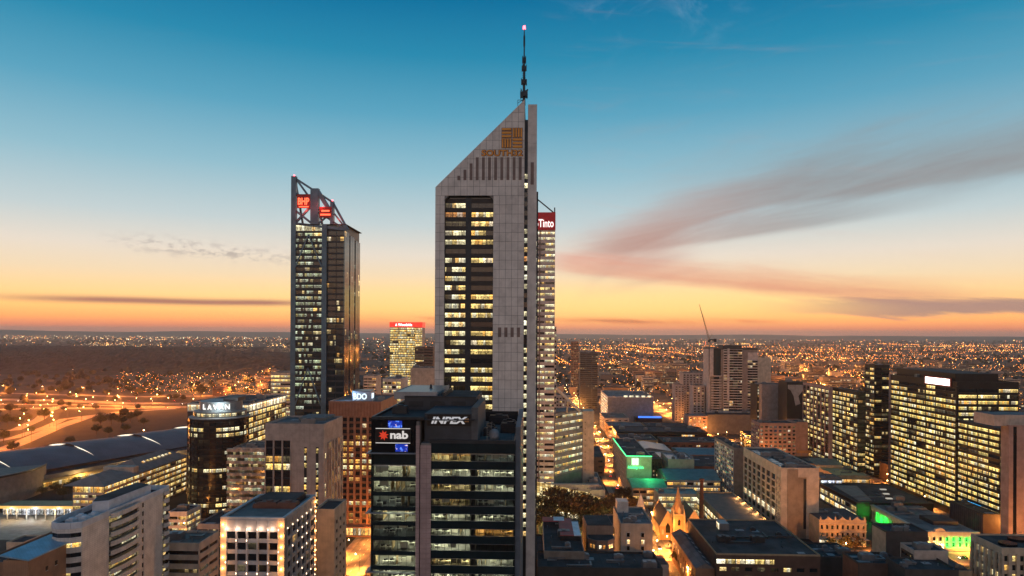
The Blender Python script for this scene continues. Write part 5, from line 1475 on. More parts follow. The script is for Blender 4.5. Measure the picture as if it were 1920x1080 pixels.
# --- Holiday Inn with green neon edge
def green_hotel():
    b = B('hotel_building', 'cream hotel block with green neon roof edge and green Holiday Inn sign', 'hotel', 1176, 1223, 857, 530, far=1151)
    r = b.root; t = b.top; cr = mat('hotel_ivory', (.48, .40, .30), .8)
    b.core(m=joint); b.wall('front', cr); b.wall('right', cr); b.wall('back', cr)
    b.fac('left', 3, t - 2, fh=3.1, bay=4.6, wh=.5, ww=.55, pal=[(g_dark, 4), (L_res, 1.5), (L_dim, 2)], sp=cr, pier=cr, proud=.05)
    b.wall('left', cr, t - 2, t); b.wall('left', cr, 0, 3)
    b.roof(roof_dark, .9, cr, 2)
    ne = glow('neon_green', (.05, 1.0, .28), 3.0, True)
    MB().box(-.4, b.w + .2, -.5, -.15, t + .5, t + 1.0).obj('neon_edge', ne, r); MB().box(-.5, -.15, -.1, b.D, t + .5, t + 1.0).obj('neon_edge', ne, r)
    sg = MB().box(b.w * .20, b.w * .48, -.5, -.05, t - 6.2, t - .8).obj('sign_box', glow('neon_box', (.55, 1.0, .55), 1.6), r)
    put(text('H', 3.6, glow('neon_box_h', (1, 1, .92), 3.0), .2, .03), 'lettering', sg, T(b.w * .26, -.75, t - 5.3))
    put(text('Holiday Inn', 2.8, ne, .2, .012, .25, width=b.w * .62), 'lettering', sg, T(b.w * .05, -.6, t - 9.6))
    for x, y, z, e in ((b.w * .4, -5, t - 4, 700), (b.w * .75, -20, t - 6, 6500)):  # added green point lights without fixtures; the second tints the nearby hall roof
        l = bpy.data.lights.new('green_fill', 'POINT'); l.energy = e; l.color = (.08, 1.0, .3); l.shadow_soft_size = 1.2
        o = bpy.data.objects.new('green_fill', l); COL.objects.link(o); o.parent = r; o.location = (x, y, z)
green_hotel()
simple('office_block', 'dark narrow block with a column of lit windows right of the green neon hotel', 'building', 1224, 1242, 862, 545, dkb, D=30, front=dict(fh=3.4, bay=2.6, wh=.4, ww=.4, pal=[(L_res, 3), (g_dark, 2)]), units=1)
simple('office_block', 'blank beige box block with ribbed roof right of the green neon hotel', 'building', 1254, 1303, 863, 535, mat('plain_tan', (.42, .34, .27), .85), far=1240, top=None, left=dict(fh=3.4, bay=3.2, wh=.4, ww=.4, pal=[(L_res, 2), (g_dark, 3)]), rf=roof_blue, units=4)
def low_hall(label, pxl, pxr, d, D, z, wall, roof, rise=0.0, axis='x', front=None, units=1, name='shop_hall', cat='hall', left=None):
    b = B(name, label, cat, pxl, pxr, 0, d, D=D, top=z); b.core(m=joint)
    for k, f in (('front', front), ('left', left), ('right', None), ('back', None)):
        if f:
            f = dict(f); f.setdefault('sp', wall); b.fac(k, .6, z - .8, **f); b.wall(k, wall, z - .8, z); b.wall(k, wall, 0, .6)
        else: b.wall(k, wall)
    if rise:
        pts = [(-.5, z), (b.w / 2, z + rise), (b.w + .5, z)] if axis == 'x' else [(-.5, z), (b.D / 2, z + rise), (b.D + .5, z)]
        q = MB()
        if axis == 'x': q.prism(pts, -.5, b.D + .5, 'y')
        else: q.prism([(p[0], p[1]) for p in pts], -.5, b.w + .5, 'x')
        q.obj('roof', roof, b.root)
    else: b.roof(roof, .6, wall, units)
    return b
SH = dict(fh=4.2, bay=5, wh=.5, pal=[(L_shop, 3), (L_y2, 2), (L_dim, 1), (g_dark, 1)])
low_hall('green-lit low hall with copper-green roof in front of the neon hotel', 1188, 1252, 492, 34, 14, sandstone, roof_green, 3.0, 'y', SH)
low_hall('teal-roofed arcade hall right of the copper-green hall', 1252, 1352, 505, 40, 17, conc_warm, roof_teal, 4.5, 'y', SH)
low_hall('flat teal arcade roof between the chimney and the copper-green hall', 1236, 1312, 470, 18, 14.5, conc_warm, roof_teal, 0, 'y', dict(fh=4, bay=6, wh=.6, pal=[(L_w, 3), (L_y, 3), (L_g, 1)]))
def chimney():
    x, y = wx(1317, 448), 448.0
    r = empty('chimney', (x, y, 0), 0, 'tall red brick chimney standing behind the church', 'chimney')
    top = wz(900, 448, 1317)
    MB().cyl(0, 0, 0, top, 1.6, 1.15, 14).obj('shaft', brick_red, r); MB().cyl(0, 0, top, top + .9, 1.6, 1.6, 14).obj('cap', brick_red, r)
    MB().box(-2.2, 2.2, -2.2, 2.2, 0, 5).obj('base', brick_red, r)
chimney()
# --- department store with brown roof and glowing glass side
def store():
    b = B('department_store', 'flat brown-roofed store with glowing glass side wall behind the church', 'store', 1375, 1458, 992, 385, D=86, top=None, far=None)
    b.top = 15.5; r = b.root; t = b.top
    b.core(m=joint); tan = mat('store_tan', (.44, .32, .20), .8)
    b.fac('left', .5, t - 2.5, fh=4.1, bay=7.2, wh=.72, pal=[(L_y, 3), (L_bright, 2.4), (L_w, 2)], sp=mat('store_frame', (.30, .23, .14), .7), pw=.5)
    b.wall('left', tan, t - 2.5, t); b.wall('front', tan); b.wall('right', tan); b.wall('back', tan); b.wall('left', tan, 0, .5)
    b.roof(roof_brown, .9, tan, 0)
    for i in range(6):
        l = bpy.data.lights.new('eave_light', 'POINT'); l.energy = 1500; l.color = (1, .55, .2); l.shadow_soft_size = .4
        o = bpy.data.objects.new('eave_light', l); COL.objects.link(o); o.parent = r; o.location = (b.w - 1.5, 6 + i * 13, t + 1.4)
store()
# --- gothic church
def church():
    d = 410.0; x, y = wx(1273, d), d
    r = empty('church', (x, y, 0), GRID, 'floodlit orange sandstone church with tall spire and dark slate roof', 'church')
    ss = mat('church_stone', (.50, .30, .14), .85, panel=(1.2, .5), line=.85, streak=.2); tr = mat('church_trim', (.58, .40, .22), .8)
    # tower and spire
    MB().box(-3.2, 3.2, -3.2, 3.2, 0, 17).obj('tower', ss, r)
    for sx in (-1, 1):
        for sy in (-1, 1):
            MB().box(sx * 3.1 - .5, sx * 3.1 + .5, sy * 3.1 - .5, sy * 3.1 + .5, 0, 16).cyl(sx * 3.1, sy * 3.1, 16, 21, .75, .05, 8).obj('buttress', tr, r)
    MB().box(-3.5, 3.5, -3.5, 3.5, 17, 17.7).obj('string_course', tr, r)
    sp = MB().cyl(0, 0, 17.7, 33.5, 3.3, .12, 8).obj('spire', ss, r)
    MB().cyl(0, 0, 33.5, 36, .10, .05, 6).box(-.6, .6, -.06, .06, 34.6, 34.8).obj('finial_cross', dark_metal, sp)
    for a in range(4):
        q = MB().prism([(-.8, 18), (.8, 18), (.8, 20.5), (0, 22.4), (-.8, 20.5)], -3.3, -1.6, 'y').obj('spire_dormer', tr, sp, Matrix.Rotation(R(90) * a, 4, 'Z'))
    for a in (0, 3):
        for z in (5, 11):
            MB().prism([(-.7, z), (.7, z), (.7, z + 2.6), (0, z + 3.8), (-.7, z + 2.6)], -3.32, -3.22, 'y').obj('lancet_window', g_black, r, Matrix.Rotation(R(90) * a, 4, 'Z'))
    # nave to the left and behind, gable to the front right
    def hall(x0, x1, y0, y1, ze, zr, ax, nm):
        q = MB()
        q.box(x0, x1, y0, y1, 0, ze); o = q.obj('nave_wall', ss, r)
        if ax == 'y':
            m = (x0 + x1) / 2
            MB().prism([(x0 - .4, ze), (m, zr), (x1 + .4, ze)], y0 + .5, y1 - .5, 'y').obj('nave_roof', slate, r)
            for yy in (y0, y1 - .6): MB().prism([(x0 - .3, ze - .1), (m, zr + .9), (x1 + .3, ze - .1)], yy, yy + .6, 'y').obj('gable', tr, r)
            # facing gable windows
            MB().prism([(m - 1.3, ze - 4), (m + 1.3, ze - 4), (m + 1.3, ze), (m, ze + 2), (m - 1.3, ze)], y0 - .1, y0 + .05, 'y').obj('lancet_window', g_black, r)
            for k in (-1, 1): MB().prism([(m + k * 3 - .5, ze - 5), (m + k * 3 + .5, ze - 5), (m + k * 3 + .5, ze - 2.4), (m + k * 3, ze - 1.6), (m + k * 3 - .5, ze - 2.4)], y0 - .1, y0 + .05, 'y').obj('lancet_window', glow('church_window', (1, .6, .2), .7), r)
    hall(3.4, 15.5, -1.5, 26, 9.5, 19, 'y', 'a')
    hall(-10, -.5, 4, 34, 8.5, 17, 'y', 'b')
    for i in range(6): MB().box(-10.6, -10.0, 6 + i * 4.6, 7 + i * 4.6, 0, 7.8).obj('buttress', tr, r)
    for i in range(5): MB().box(-10.15, -9.95, 8 + i * 4.6, 9.3 + i * 4.6, 3, 7).obj('lancet_window', glow('church_window', (1, .6, .2), .7), r)
    hall(16.0, 21, -1.2, 10, 8, 13.5, 'y', 'c')
    for px, py in ((15.8, -1.6), (21.2, -1.4), (3.6, -1.8)):
        MB().box(px - .5, px + .5, py - .3, py + .7, 0, 11).cyl(px, py + .2, 11, 15, .7, .04, 8).obj('pinnacle', tr, r)
    for (lx, ly, lz, e) in ((-7, -7, 2.0, 3600), (4, -9, 2.0, 4800), (11, -9, 1.5, 4000), (19, -7, 1.5, 3000), (-15, 8, 2, 4500), (-15, 22, 2, 4500), (-3, -8, 12, 2600)):
        l = bpy.data.lights.new('floodlight_beam', 'POINT'); l.energy = e; l.color = (1.0, .42, .09); l.shadow_soft_size = .4
        o = bpy.data.objects.new('floodlight_beam', l); COL.objects.link(o); o.parent = r; o.location = (lx, ly, lz)
        if lz < 5: MB().box(lx - .3, lx + .3, ly - .3, ly + .3, 0, lz - .6).obj('floodlight', dark_metal, r)
church()
# --- pale stone tower with pinnacle left of the church
def stone_tower():
    d = 430.0; x = wx(1203, d)
    r = empty('stone_tower', (x, d, 0), GRID, 'grey stone chapel tower with a short spire between the trees and the church', 'tower')
    t = wz(965, d, 1203); q = wz(925, d, 1203)
    MB().box(-2.8, 2.8, -2.8, 2.8, 0, t).obj('shaft', conc_pale, r)
    MB().cyl(0, 0, t, t + (q - t) * .45, 2.9, 2.6, 8).cyl(0, 0, t + (q - t) * .45, q, 2.5, .1, 8).obj('spire', conc_pale, r)
    for a in range(4):
        MB().prism([(-.6, t - 5), (.6, t - 5), (.6, t - 2), (0, t - .8), (-.6, t - 2)], -2.9, -2.75, 'y').obj('lancet_window', g_black, r, Matrix.Rotation(R(90) * a, 4, 'Z'))
        MB().box(2.3, 3.0, 2.3, 3.0, 0, t + 1.5).obj('corner_pier', conc_grey, r, Matrix.Rotation(R(90) * a, 4, 'Z'))
stone_tower()
# --- front low buildings
b = simple('office_block', 'cream rendered block with two bright windows in front of the stone chapel tower', 'building', 1166, 1226, 985, 345, mat('cream_render', (.48, .42, .33), .85, streak=.3), D=34, rf=roof_grey, units=3)
for i, (px, py, m) in enumerate(((1180, 1003, g_black), (1207, 1003, g_black), (1180, 1016, L_bright), (1207, 1016, L_bright), (1180, 1028, g_black), (1207, 1028, g_black), (1180, 1040, g_black))):
    put(boxmesh('window_frame', 1.9, .1, 2.5, conc_pale), 'window_frame', b.root, T(b.x(px) - .95, -.1, b.z(py) - 1.25)); put(panemesh(1.5, 2.1, m), 'window', b.root, T(b.x(px) - .75, -.13, b.z(py) - 1.05))
b.box('side_annex', b.w, b.w + 8, 2, 16, 0, b.top - 20, conc_warm, roof_grey); b.box('front_annex', b.w - 6, b.w + 6, -10, -.2, 0, 12, conc_warm, roof_dark)
b.box('roof_house', 1, 7, 24, 32, b.top, b.top + 6, conc_pale, roof_blue)
def octagon():
    d = 335.0; r = empty('octagonal_building', (wx(1128, d), d, 0), 0, 'brown stone building with an octagonal bay and small lit windows behind the red-striped roof', 'building')
    t = wz(1008, d, 1128); br = mat('taupe_brick', (.33, .22, .16), .85, streak=.3)
    MB().cyl(0, 0, 0, t, 6.8, 6.8, 8).obj('bay_wall', br, r, Matrix.Rotation(R(22.5), 4, 'Z')); MB().cyl(0, 0, t, t + .5, 7.2, 7.2, 8).obj('cornice', br, r, Matrix.Rotation(R(22.5), 4, 'Z'))
    MB().cyl(0, 0, t + .5, t + .6, 6.6, 6.6, 8).obj('bay_roof', roof_dark, r, Matrix.Rotation(R(22.5), 4, 'Z'))
    MB().box(-6.5, 6.5, 3, 22, 0, t + 5).obj('rear_wall', br, r); MB().box(-6.2, 6.2, 3.3, 21.7, t + 5, t + 5.3).obj('rear_roof', roof_dark, r)
    p = 6.8 * math.cos(R(22.5))
    for k in range(-2, 3):
        for fl in range(4):
            for u in (-1.5, .3):
                m = L_shop if (fl == 0 and k in (-1, 0, 1)) or (fl == 2 and k == 0 and u > 0) else g_black
                put(panemesh(1.1, 1.7, m), 'window', r, Matrix.Rotation(R(45) * k, 4, 'Z') @ T(u, -p - .05, t - 3.6 - fl * 4.2))
octagon()
def striped():
    b = B('flat_roof_building', 'dark building topped with a red and white striped sheet roof near the bottom edge', 'building', 1022, 1098, 1042, 305, D=52, top=27)
    r = b.root; t = b.top; w = b.w; wl = mat('grey_brown_wall', (.26, .22, .18), .85)
    for k in ('front', 'left', 'right', 'back'): b.wall(k, wl)
    b.core(m=joint); b.roof(roof_dark, .8, wl, 2)
    red = mat('red_sheet', (.42, .05, .05), .5, panel=(.9, 60), line=.8); wh = mat('white_sheet', (.80, .80, .80), .5, panel=(.9, 60), line=.85)
    h = t + 2.6
    MB().box(w * .44, w * .80, 18, 48, h - .3, h).obj('red_roof', red, r); MB().box(w * .801, w * .98, 18, 42, h - .3, h).obj('white_roof', wh, r)
    MB().box(-.2, w * .42, 42, 50, h - .3, h).obj('red_roof', red, r); MB().box(w * .30, w * .60, 43.0, 50.2, h + .02, h + .1).obj('white_roof', wh, r)
    MB().box(w * .44, w * .98, 18.2, 18.6, t, h - .3).box(w * .44, w * .46, 18.6, 48, t, h - .3).obj('roof_skirt', dark_metal, r)
    b.fac('front', 6, t - 6, fh=5, bay=7, wh=.3, ww=.3, pal=[(g_black, 1)], sp=wl) if False else None
striped()
simple('flat_roof_building', 'dark flat roofs with a pale vent hood along the bottom edge', 'building', 1010, 1245, 1068, 292, mat('black_wall', (.06, .055, .05), .8), D=22, rf=roof_dark, units=5)
simple('flat_roof_building', 'low dark roof beside the tall tower base at the bottom edge', 'building', 1002, 1024, 1052, 320, mat('black_wall', (.06, .055, .05), .8), D=40, rf=roof_dark, units=1)
simple('shop_row', 'amber-lit narrow shop row between the octagonal and cream blocks', 'building', 1146, 1166, 1000, 372, sandstone, D=30, front=dict(fh=3.6, bay=3, wh=.5, ww=.5, pal=[(L_shop, 3), (g_dark, 2)]), units=0, top=18)
# --- dark roofed office with clerestory, bottom right
def clerestory():
    b = B('office_block', 'dark flat-roofed block with lit clerestory strip and brick front at the bottom right', 'office building', 1345, 1540, 1050, 318, D=60)
    r = b.root; b.top = 22.0; t = b.top
    bb = mat('dark_brown_brick', (.12, .07, .05), .85, panel=(.6, .3), line=.85)
    b.core(m=joint); b.fac('front', 1, t - 4.5, fh=3.8, bay=6, wh=.45, ww=.6, pal=P_few, sp=bb, pier=bb)
    x1 = b.x(1455)
    b.fac('front', t - 4.5, t - 1.5, 0, x1, fh=3.0, bay=4.2, wh=.72, pal=[(L_bright, 1), (L_y, 1)], sp=bb, pw=.3); b.wall('front', bb, t - 4.5, t - 1.5, x1, b.w)
    b.wall('front', bb, t - 1.5, t); b.wall('left', bb); b.wall('right', bb); b.wall('back', bb)
    b.roof(roof_dark, .8, mat('tan_coping', (.40, .28, .16), .8), 5, dark_metal)
    q = b.box('roof_lantern', b.x(1395), b.x(1415), 40, 48, t, t + 3.6, mid_metal, roof_blue)
    put(panemesh(5, 3, L_bright), 'window', r, T(b.x(1395) - .1, 46, t + .3) @ Matrix.Rotation(R(-90), 4, 'Z'))
    put(text('991', 2.0, glow('number_sign', (1, .85, .6), 1.6), .1, .02), 'number_sign', r, T(b.x(1512), -.2, t - 6.0)) if False else None
    # older brick range along its left, with skylights
    MB().box(-9, -.2, 2, 58, 0, t - 7).obj('old_range', brick_brown, r)
    MB().prism([(-9.4, t - 7), (-4.6, t - 4.6), (-.2, t - 7)], 1.6, 58.4, 'y').obj('old_range_roof', roof_grey, r)
    for i in range(7): put(boxmesh('skylight', 1.6, 3.2, .12, mat('skylight_pale', (.45, .45, .45), .3)), 'skylight', r, T(-3.0, 6 + i * 7.5, t - 5.6) @ Matrix.Rotation(R(27), 4, 'Y'))
    for i in range(9):
        for z in (4, 9.2): put(panemesh(1.6, 2.4, random.choice([L_shop, g_black, g_black])), 'window', r, T(-9.1, 6 + i * 5.8, z) @ Matrix.Rotation(R(-90), 4, 'Z'))
clerestory()
# --- Victorian cream facade
def victorian():
    b = B('heritage_building', 'ornate cream Victorian facade lit by a street lamp right of the cream hotel', 'heritage building', 1538, 1626, 985, 402, D=28, top=16)
    r = b.root; t = b.top; cr = mat('victorian_cream', (.56, .41, .26), .8, streak=.25); tr = mat('victorian_trim', (.62, .50, .35), .8)
    b.core(m=joint)
    b.fac('front', 5, t - 2, fh=4.5, bay=3.1, wh=.52, ww=.42, pal=[(g_dark, 5), (L_dim, 1)], sp=cr, pier=cr, proud=.12)
    b.fac('front', .3, 5, fh=4.7, bay=4.5, wh=.7, pal=[(L_bright, 2), (L_shop, 2)], sp=tr, pw=.4)
    b.wall('front', cr, t - 2, t); b.wall('left', cr); b.wall('right', cr); b.wall('back', cr)
    MB().box(-.3, b.w + .3, -.5, .1, t - 2.2, t - 1.8).box(-.3, b.w + .3, -.4, .1, 9.3, 9.6).box(-.5, b.w + .5, -3, -.1, 4.9, 5.2).obj('cornice', tr, r)
    for i in range(7):
        x = .8 + i * (b.w - 1.6) / 6; MB().box(x - .4, x + .4, -.2, .5, t, t + 1.4).cyl(x, .15, t + 1.4, t + 2, .35, .1, 8).obj('urn', tr, r)
    for x in (b.w * .2, b.w * .5, b.w * .8): MB().prism([(x - 2.4, t), (x + 2.4, t), (x, t + 1.8)], -.15, .3, 'y').obj('pediment', tr, r)
    b.roof(slate, .0, cr, 1)
victorian()
# --- green-lit classical building
def green_lit():
    b = B('heritage_building', 'classical bank building washed with green light between its columns', 'heritage building', 1735, 1832, 1003, 398, far=1640, top=11.0)
    r = b.root; t = b.top; cr = mat('bank_stone', (.52, .46, .34), .75); D = b.D
    b.core(m=joint)
    for k in ('front', 'left'):
        L = b.L(k); M = b.M(k); n = 8 if k == 'front' else 11; bw = L / n
        b.wall(k, cr)
        MB().box(-.6, L + .6, -1.7, .0, t - 2.6, t - .6).obj('entablature', cr, r, M); MB().box(-.9, L + .9, -2.1, .2, t - .6, t + .1).obj('cornice', cr, r, M)
        MB().box(-.6, L + .6, -1.7, 0, 0, 1.6).obj('plinth', cr, r, M)
        for j in range(n + 1):
            x = min(max(j * bw, .6), L - .6); MB().cyl(x, -1.0, 1.6, t - 2.6, .55, .47, 10).box(x - .8, x + .8, -1.65, -.35, t - 3.1, t - 2.6).obj('column', cr, r, M)
        for j in range(n):
            x = (j + .5) * bw
            for z, h in ((1.9, 2.2), (5.2, 2.2)): put(boxmesh('window', 1.5, .1, h, g_black), 'window', r, M @ T(x - .8, -.08, z))
            if k == 'front' and j > 2 or (k == 'left' and j in (1, 2, 3)):
                l = bpy.data.lights.new('green_wash', 'POINT'); l.energy = 950; l.color = (.0, 1.0, .08); l.shadow_soft_size = .2
                for zz in (2.8, 6.2):
                    o = bpy.data.objects.new('green_wash', l); COL.objects.link(o); o.parent = r; o.matrix_local = M @ T(x, -1.0, zz)
            elif k == 'front':
                l = bpy.data.lights.new('warm_wash', 'POINT'); l.energy = 1300; l.color = (1.0, .8, .3); l.shadow_soft_size = .2
                o = bpy.data.objects.new('warm_wash', l); COL.objects.link(o); o.parent = r; o.matrix_local = M @ T(x, -.8, 3.0)
            l = bpy.data.lights.new('cornice_wash', 'POINT'); l.energy = 60; l.color = (1.0, .85, .4); l.shadow_soft_size = .2
            o = bpy.data.objects.new('cornice_wash', l); COL.objects.link(o); o.parent = r; o.matrix_local = M @ T(x, -3.0, t - 3.2)
    M = b.M('front'); x = b.w * .28
    q = MB()
    for i in range(8):
        a0, a1 = math.pi * i / 8, math.pi * (i + 1) / 8
        q.poly([(x + 3 * math.cos(a0), -1.4, t + 2.0 * math.sin(a0)), (x + 3 * math.cos(a0), .2, t + 2.0 * math.sin(a0)), (x + 3 * math.cos(a1), .2, t + 2.0 * math.sin(a1)), (x + 3 * math.cos(a1), -1.4, t + 2.0 * math.sin(a1))])
    q.poly([(x + 3 * math.cos(math.pi * i / 8), -1.4, t + 2 * math.sin(math.pi * i / 8)) for i in range(9)]); q.obj('arched_pediment', cr, r)
    b.wall('right', cr); b.wall('back', cr); b.roof(roof_grey, .0, cr, 3)
    b.box('roof_house', b.w * .4, b.w * .9, D * .2, D * .45, t, t + 2.4, dark_metal, roof_dark)
green_lit()
def mall():
    b = B('shopping_mall', 'long dark-roofed shopping arcade with lit glazed side behind the green-lit bank', 'shopping centre', 1608, 1752, 935, 458, D=60, top=12.0)
    r = b.root; t = b.top; b.core(m=joint)
    b.fac('left', .5, t - 2, fh=5.6, bay=8, wh=.6, pal=[(L_bright, 1), (L_y, 2), (L_half, 2), (g_dark, 1)], sp=conc_warm, pw=.4)
    b.wall('left', dkb, t - 2, t); b.wall('front', dkb); b.wall('right', dkb); b.wall('back', dkb); b.wall('left', dkb, 0, .5)
    b.roof(roof_dark, .5, dkb, 2)
    tn = mat('tan_deck', (.28, .22, .17), .8)
    MB().prism([(4, 6), (13, 6), (24, 52), (7, 52)], t + .06, t + .5, 'z').obj('tan_roof_panel', tn, r)
    for i in range(3): put(boxmesh('skylight', 4, 2.2, .6, glow('skylight_dim', (.9, .85, .7), .5)), 'skylight', r, T(26 + i * 5, 12 + i * 14, t + .06))
mall()
low_hall('glass-roofed teal arcade behind the long shopping arcade', 1530, 1588, 588, 28, 13, conc_warm, roof_teal, 3.5, 'y', SH, name='shop_arcade')
low_hall('blue-white lit cinema front between the cream hotel and the shopping arcade', 1540, 1580, 522, 16, 15, mid_metal, roof_blue, 0, 'y', dict(fh=5, bay=6, wh=.72, pal=[(lit('cinema_blue', (.75, .82, 1.0), 1.8, clutter=.4), 1)]), name='cinema')
def ribbed():
    b = B('ribbed_building', 'black ribbed metal-clad box beside the lit street under the huge office slab', 'building', 1845, 1878, 968, 420, far=1782, top=15)
    b.core(m=dkb); r = b.root
    for k in ('front', 'left', 'right', 'back'): b.wall(k, mat('ribbed_brown', (.085, .062, .058), .5))
    for i in range(int(b.D / 2)): put(boxmesh('rib', .5, .35, 13.5, mat('rib_brown', (.13, .10, .095), .5)), 'rib', r, b.M('left') @ T(.8 + i * 2, -.36, .8))
    b.roof(roof_dark, .4, dkb, 1)
ribbed()
def arcade():
    b = B('office_block', 'beige pillared office with deep windows in the bottom right corner', 'office building', 1880, 2000, 1090, 300, far=1822, top=None)
    b.top = wz(1004, 300 + b.D, 1822) ; r = b.root; t = b.top
    bg = mat('pillar_beige', (.52, .41, .29), .8)
    b.core(m=joint)
    b.fac('left', 1, t - 2, fh=3.9, bay=3.6, wh=.62, ww=.55, pal=[(g_dark, 3), (L_y, 2), (L_dim, 2), (L_w, 1)], sp=mat('pillar_spandrel', (.34, .27, .19), .8), pier=bg, proud=.6)
    b.fac('front', 1, t - 2, fh=3.9, bay=3.6, wh=.6, ww=.55, pal=[(g_dark, 3), (L_y, 2)], sp=bg, pier=bg, proud=.6)
    b.wall('left', bg, t - 2, t); b.wall('front', bg, t - 2, t); b.wall('right', bg); b.wall('back', bg)
    b.roof(roof_dark, .8, bg, 0)
    for i in range(2): MB().cyl(7 + i * 9, b.D * (.3 + .35 * i), t, t + 1.2, 3.6, 3.6, 20).obj('round_skylight', g_black, r)
arcade()
simple('office_block', 'tall plain tan and black block right of the Victorian facade', 'building', 1664, 1742, 1000, 335, mat('black_render', (.07, .06, .055), .8), far=1636, D=18, units=2, rf=roof_dark, lw=mat('tan_wall', (.50, .37, .25), .85))
simple('office_block', 'white cubic house block with dark louvred side in front of the green-lit bank', 'building', 1716, 1780, 1036, 300, mat('offwhite_wall', (.46, .38, .31), .8), far=1690, D=18, left=dict(fh=3.5, bay=4, wh=.4, pal=P_few, sp=dark_metal), units=2)
simple('flat_roof_building', 'dark roof with brick gable at the bottom edge right of the clerestory block', 'building', 1612, 1700, 1060, 300, mat('dark_umber_wall', (.10, .065, .05), .85), D=16, units=3, lw=brick_red)
simple('flat_roof_building', 'blackish low roof filling the bottom edge below the white cubic block', 'building', 1700, 1800, 1072, 285, mat('black_wall', (.06, .055, .05), .8), D=16, units=2)
simple('flat_roof_building', 'wet dark yard roof between the clerestory block and the Victorian facade', 'building', 1540, 1612, 1048, 340, mat('black_wall', (.06, .055, .05), .8), D=24, units=3)
def chain_shop():
    b = B('shop_row', 'shop terrace outlined by a string of lights in front of the pillared office', 'shops', 1790, 1826, 1062, 312, D=60, top=17)
    r = b.root; t = b.top; b.core(m=joint); cr = sandstone
    b.fac('left', 1, t - 1, fh=4.6, bay=4, wh=.5, ww=.6, pal=[(L_shop, 2), (L_y2, 1), (g_dark, 2)], sp=cr, pier=cr)
    for k in ('front', 'right', 'back'): b.wall(k, cr)
    b.wall('left', cr, t - 1, t); b.roof(slate, .5, cr, 1)
    bulb = boxmesh('bulb', .35, .35, .35, glow('string_bulb', (1, .6, .25), 8.0))
    for i in range(40): put(bulb, 'bulb', r, T(-.4, .5 + i * 1.48, t + .6 + .3 * math.sin(i)))
chain_shop()

# ================================================================== middle distance, right
simple('apartment_tower', 'dark slab tower with one column of lit windows beyond the rooftops', 'apartment building', 1088, 1121, 662, 1130, mat('slate_slab', (.055, .058, .068), .5), D=26,
       front=dict(fh=3.3, bay=10, wh=.35, pal=[(g_dark, 12), (L_few, 1)]), units=1)
b = B('office_block', 'low pale-walled theatre block with lit louvre corner in front of the dark slab tower', 'building', 1140, 1226, 745, 960, far=1127)
b.core(m=joint); b.wall('front', mat('theatre_wall', (.30, .26, .24), .8)); b.wall('back', conc_grey); b.wall('right', conc_grey)
b.fac('left', 2, b.top - 1, fh=4, bay=10, wh=.6, pal=[(L_bright, 1)], sp=conc_pale); b.wall('left', conc_pale, b.top - 1, b.top); b.roof(roof_grey, 1, conc_pale, 4)
for px in range(1170, 1225, 11): put(panemesh(5.5, 2.2, L_bright), 'window', b.root, T(b.x(px), -.1, b.top + .1))
MB().box(b.x(1195), b.x(1237), -16, -12, 9, 11).obj('blue_neon', glow('neon_blue', (.05, .20, 1.0), 1.6), b.root); MB().box(b.x(1190), b.x(1240), -11.9, -.3, 0, 9).obj('annex', dkb, b.root)
def flats_tower():
    d = 880.0
    b = B('apartment_tower', 'tall balconied apartment tower with rounded glass corner below the crane', 'apartment building', 1331, 1421, 655, d, D=34)
    r = b.root; t = b.top; s = FPX / d
    wc = mat('flats_white', (.46, .41, .38), .7); b.core(m=joint)
    xa, xb, xc, xd = b.x(1357), b.x(1366), b.x(1392), b.x(1402)
    PR = [(g_dark, 12), (L_res, 1.5), (L_dim, 2)]
    b.fac('front', 26, t, xa, xb + 1, fh=3.3, bay=7, wh=.5, pal=PR, sp=wc)
    b.fac('front', 26, t, xb + 1, xc, fh=3.3, bay=6.2, wh=.70, pal=PR, sp=wc, pier=dark_metal, pw=.5, ledge=1.2)
    MB().box(xc, xd, -.8, 1, 0, t - 2).obj('service_fin', mat('fin_taupe', (.22, .185, .17), .8), r); MB().box(xb - 1.5, xb + 1, -1.6, 1, 40, t + 1).obj('white_fin', wc, r)
    b.fac('front', 26, t - 14, xd, b.w, fh=3.3, bay=6.5, wh=.70, pal=PR, sp=wc, pier=dark_metal, pw=.5, ledge=1.0)
    MB().box(xd, b.w, 0, 20, t - 14, t - 4).obj('lift_house', wc, r)
    # rounded corner
    R0 = (xa - 0) / 2; zc = b.z(706)
    MB().cyl(R0, R0 - 1.5, zc, t + .5, R0, n=24).obj('glass_drum', g_teal, r)
    q = MB()
    for i in range(24): 
        z = 26 + i * 3.3
        if z > zc - 2: break
        q2 = MB().cyl(R0, R0 - 1.5, z, z + 1.2, R0 + .8, n=20)
        q2.obj('curved_balcony', wc, r)
    MB().cyl(R0, R0 - 1.5, 0, zc, R0 - 1.2, n=24).obj('corner_core', g_dark, r)
    MB().cyl(R0, R0 - 1.5, zc, zc + 1.2, R0 + .8, n=24).obj('drum_ring', wc, r)
    MB().box(0, 4.5, -1.0, 5, zc, t + 1).obj('corner_fin', wc, r)
    for k in ('left', 'right', 'back'): b.wall(k, wc)
    b.wall('front', wc, 0, 26); b.roof(roof_dark, 1.5, mat('dark_crown', (.06, .05, .05), .6), 3); b.box('crown', xa, xc, 4, 26, t, t + 5, mat('dark_crown', (.06, .05, .05), .6), roof_dark)
    MB().box(-8, b.w + 12, -22, -.9, 0, 24).obj('podium', mat('podium_grey', (.13, .12, .115), .8), r); MB().box(-7.7, b.w + 11.7, -21.7, -1.2, 24, 24.3).obj('podium_roof', roof_dark, r)
    MB().box(-32, -8.2, -22, 4, 0, 22).obj('podium_wing', mat('podium_pink', (.34, .22, .17), .8), r)
    for i in range(4):
        for j in range(5): put(panemesh(3.2, 1.9, random.choice([g_black, L_shop, L_res])), 'window', r, T(-31 + i * 5.8, -22.1, 2 + j * 4))
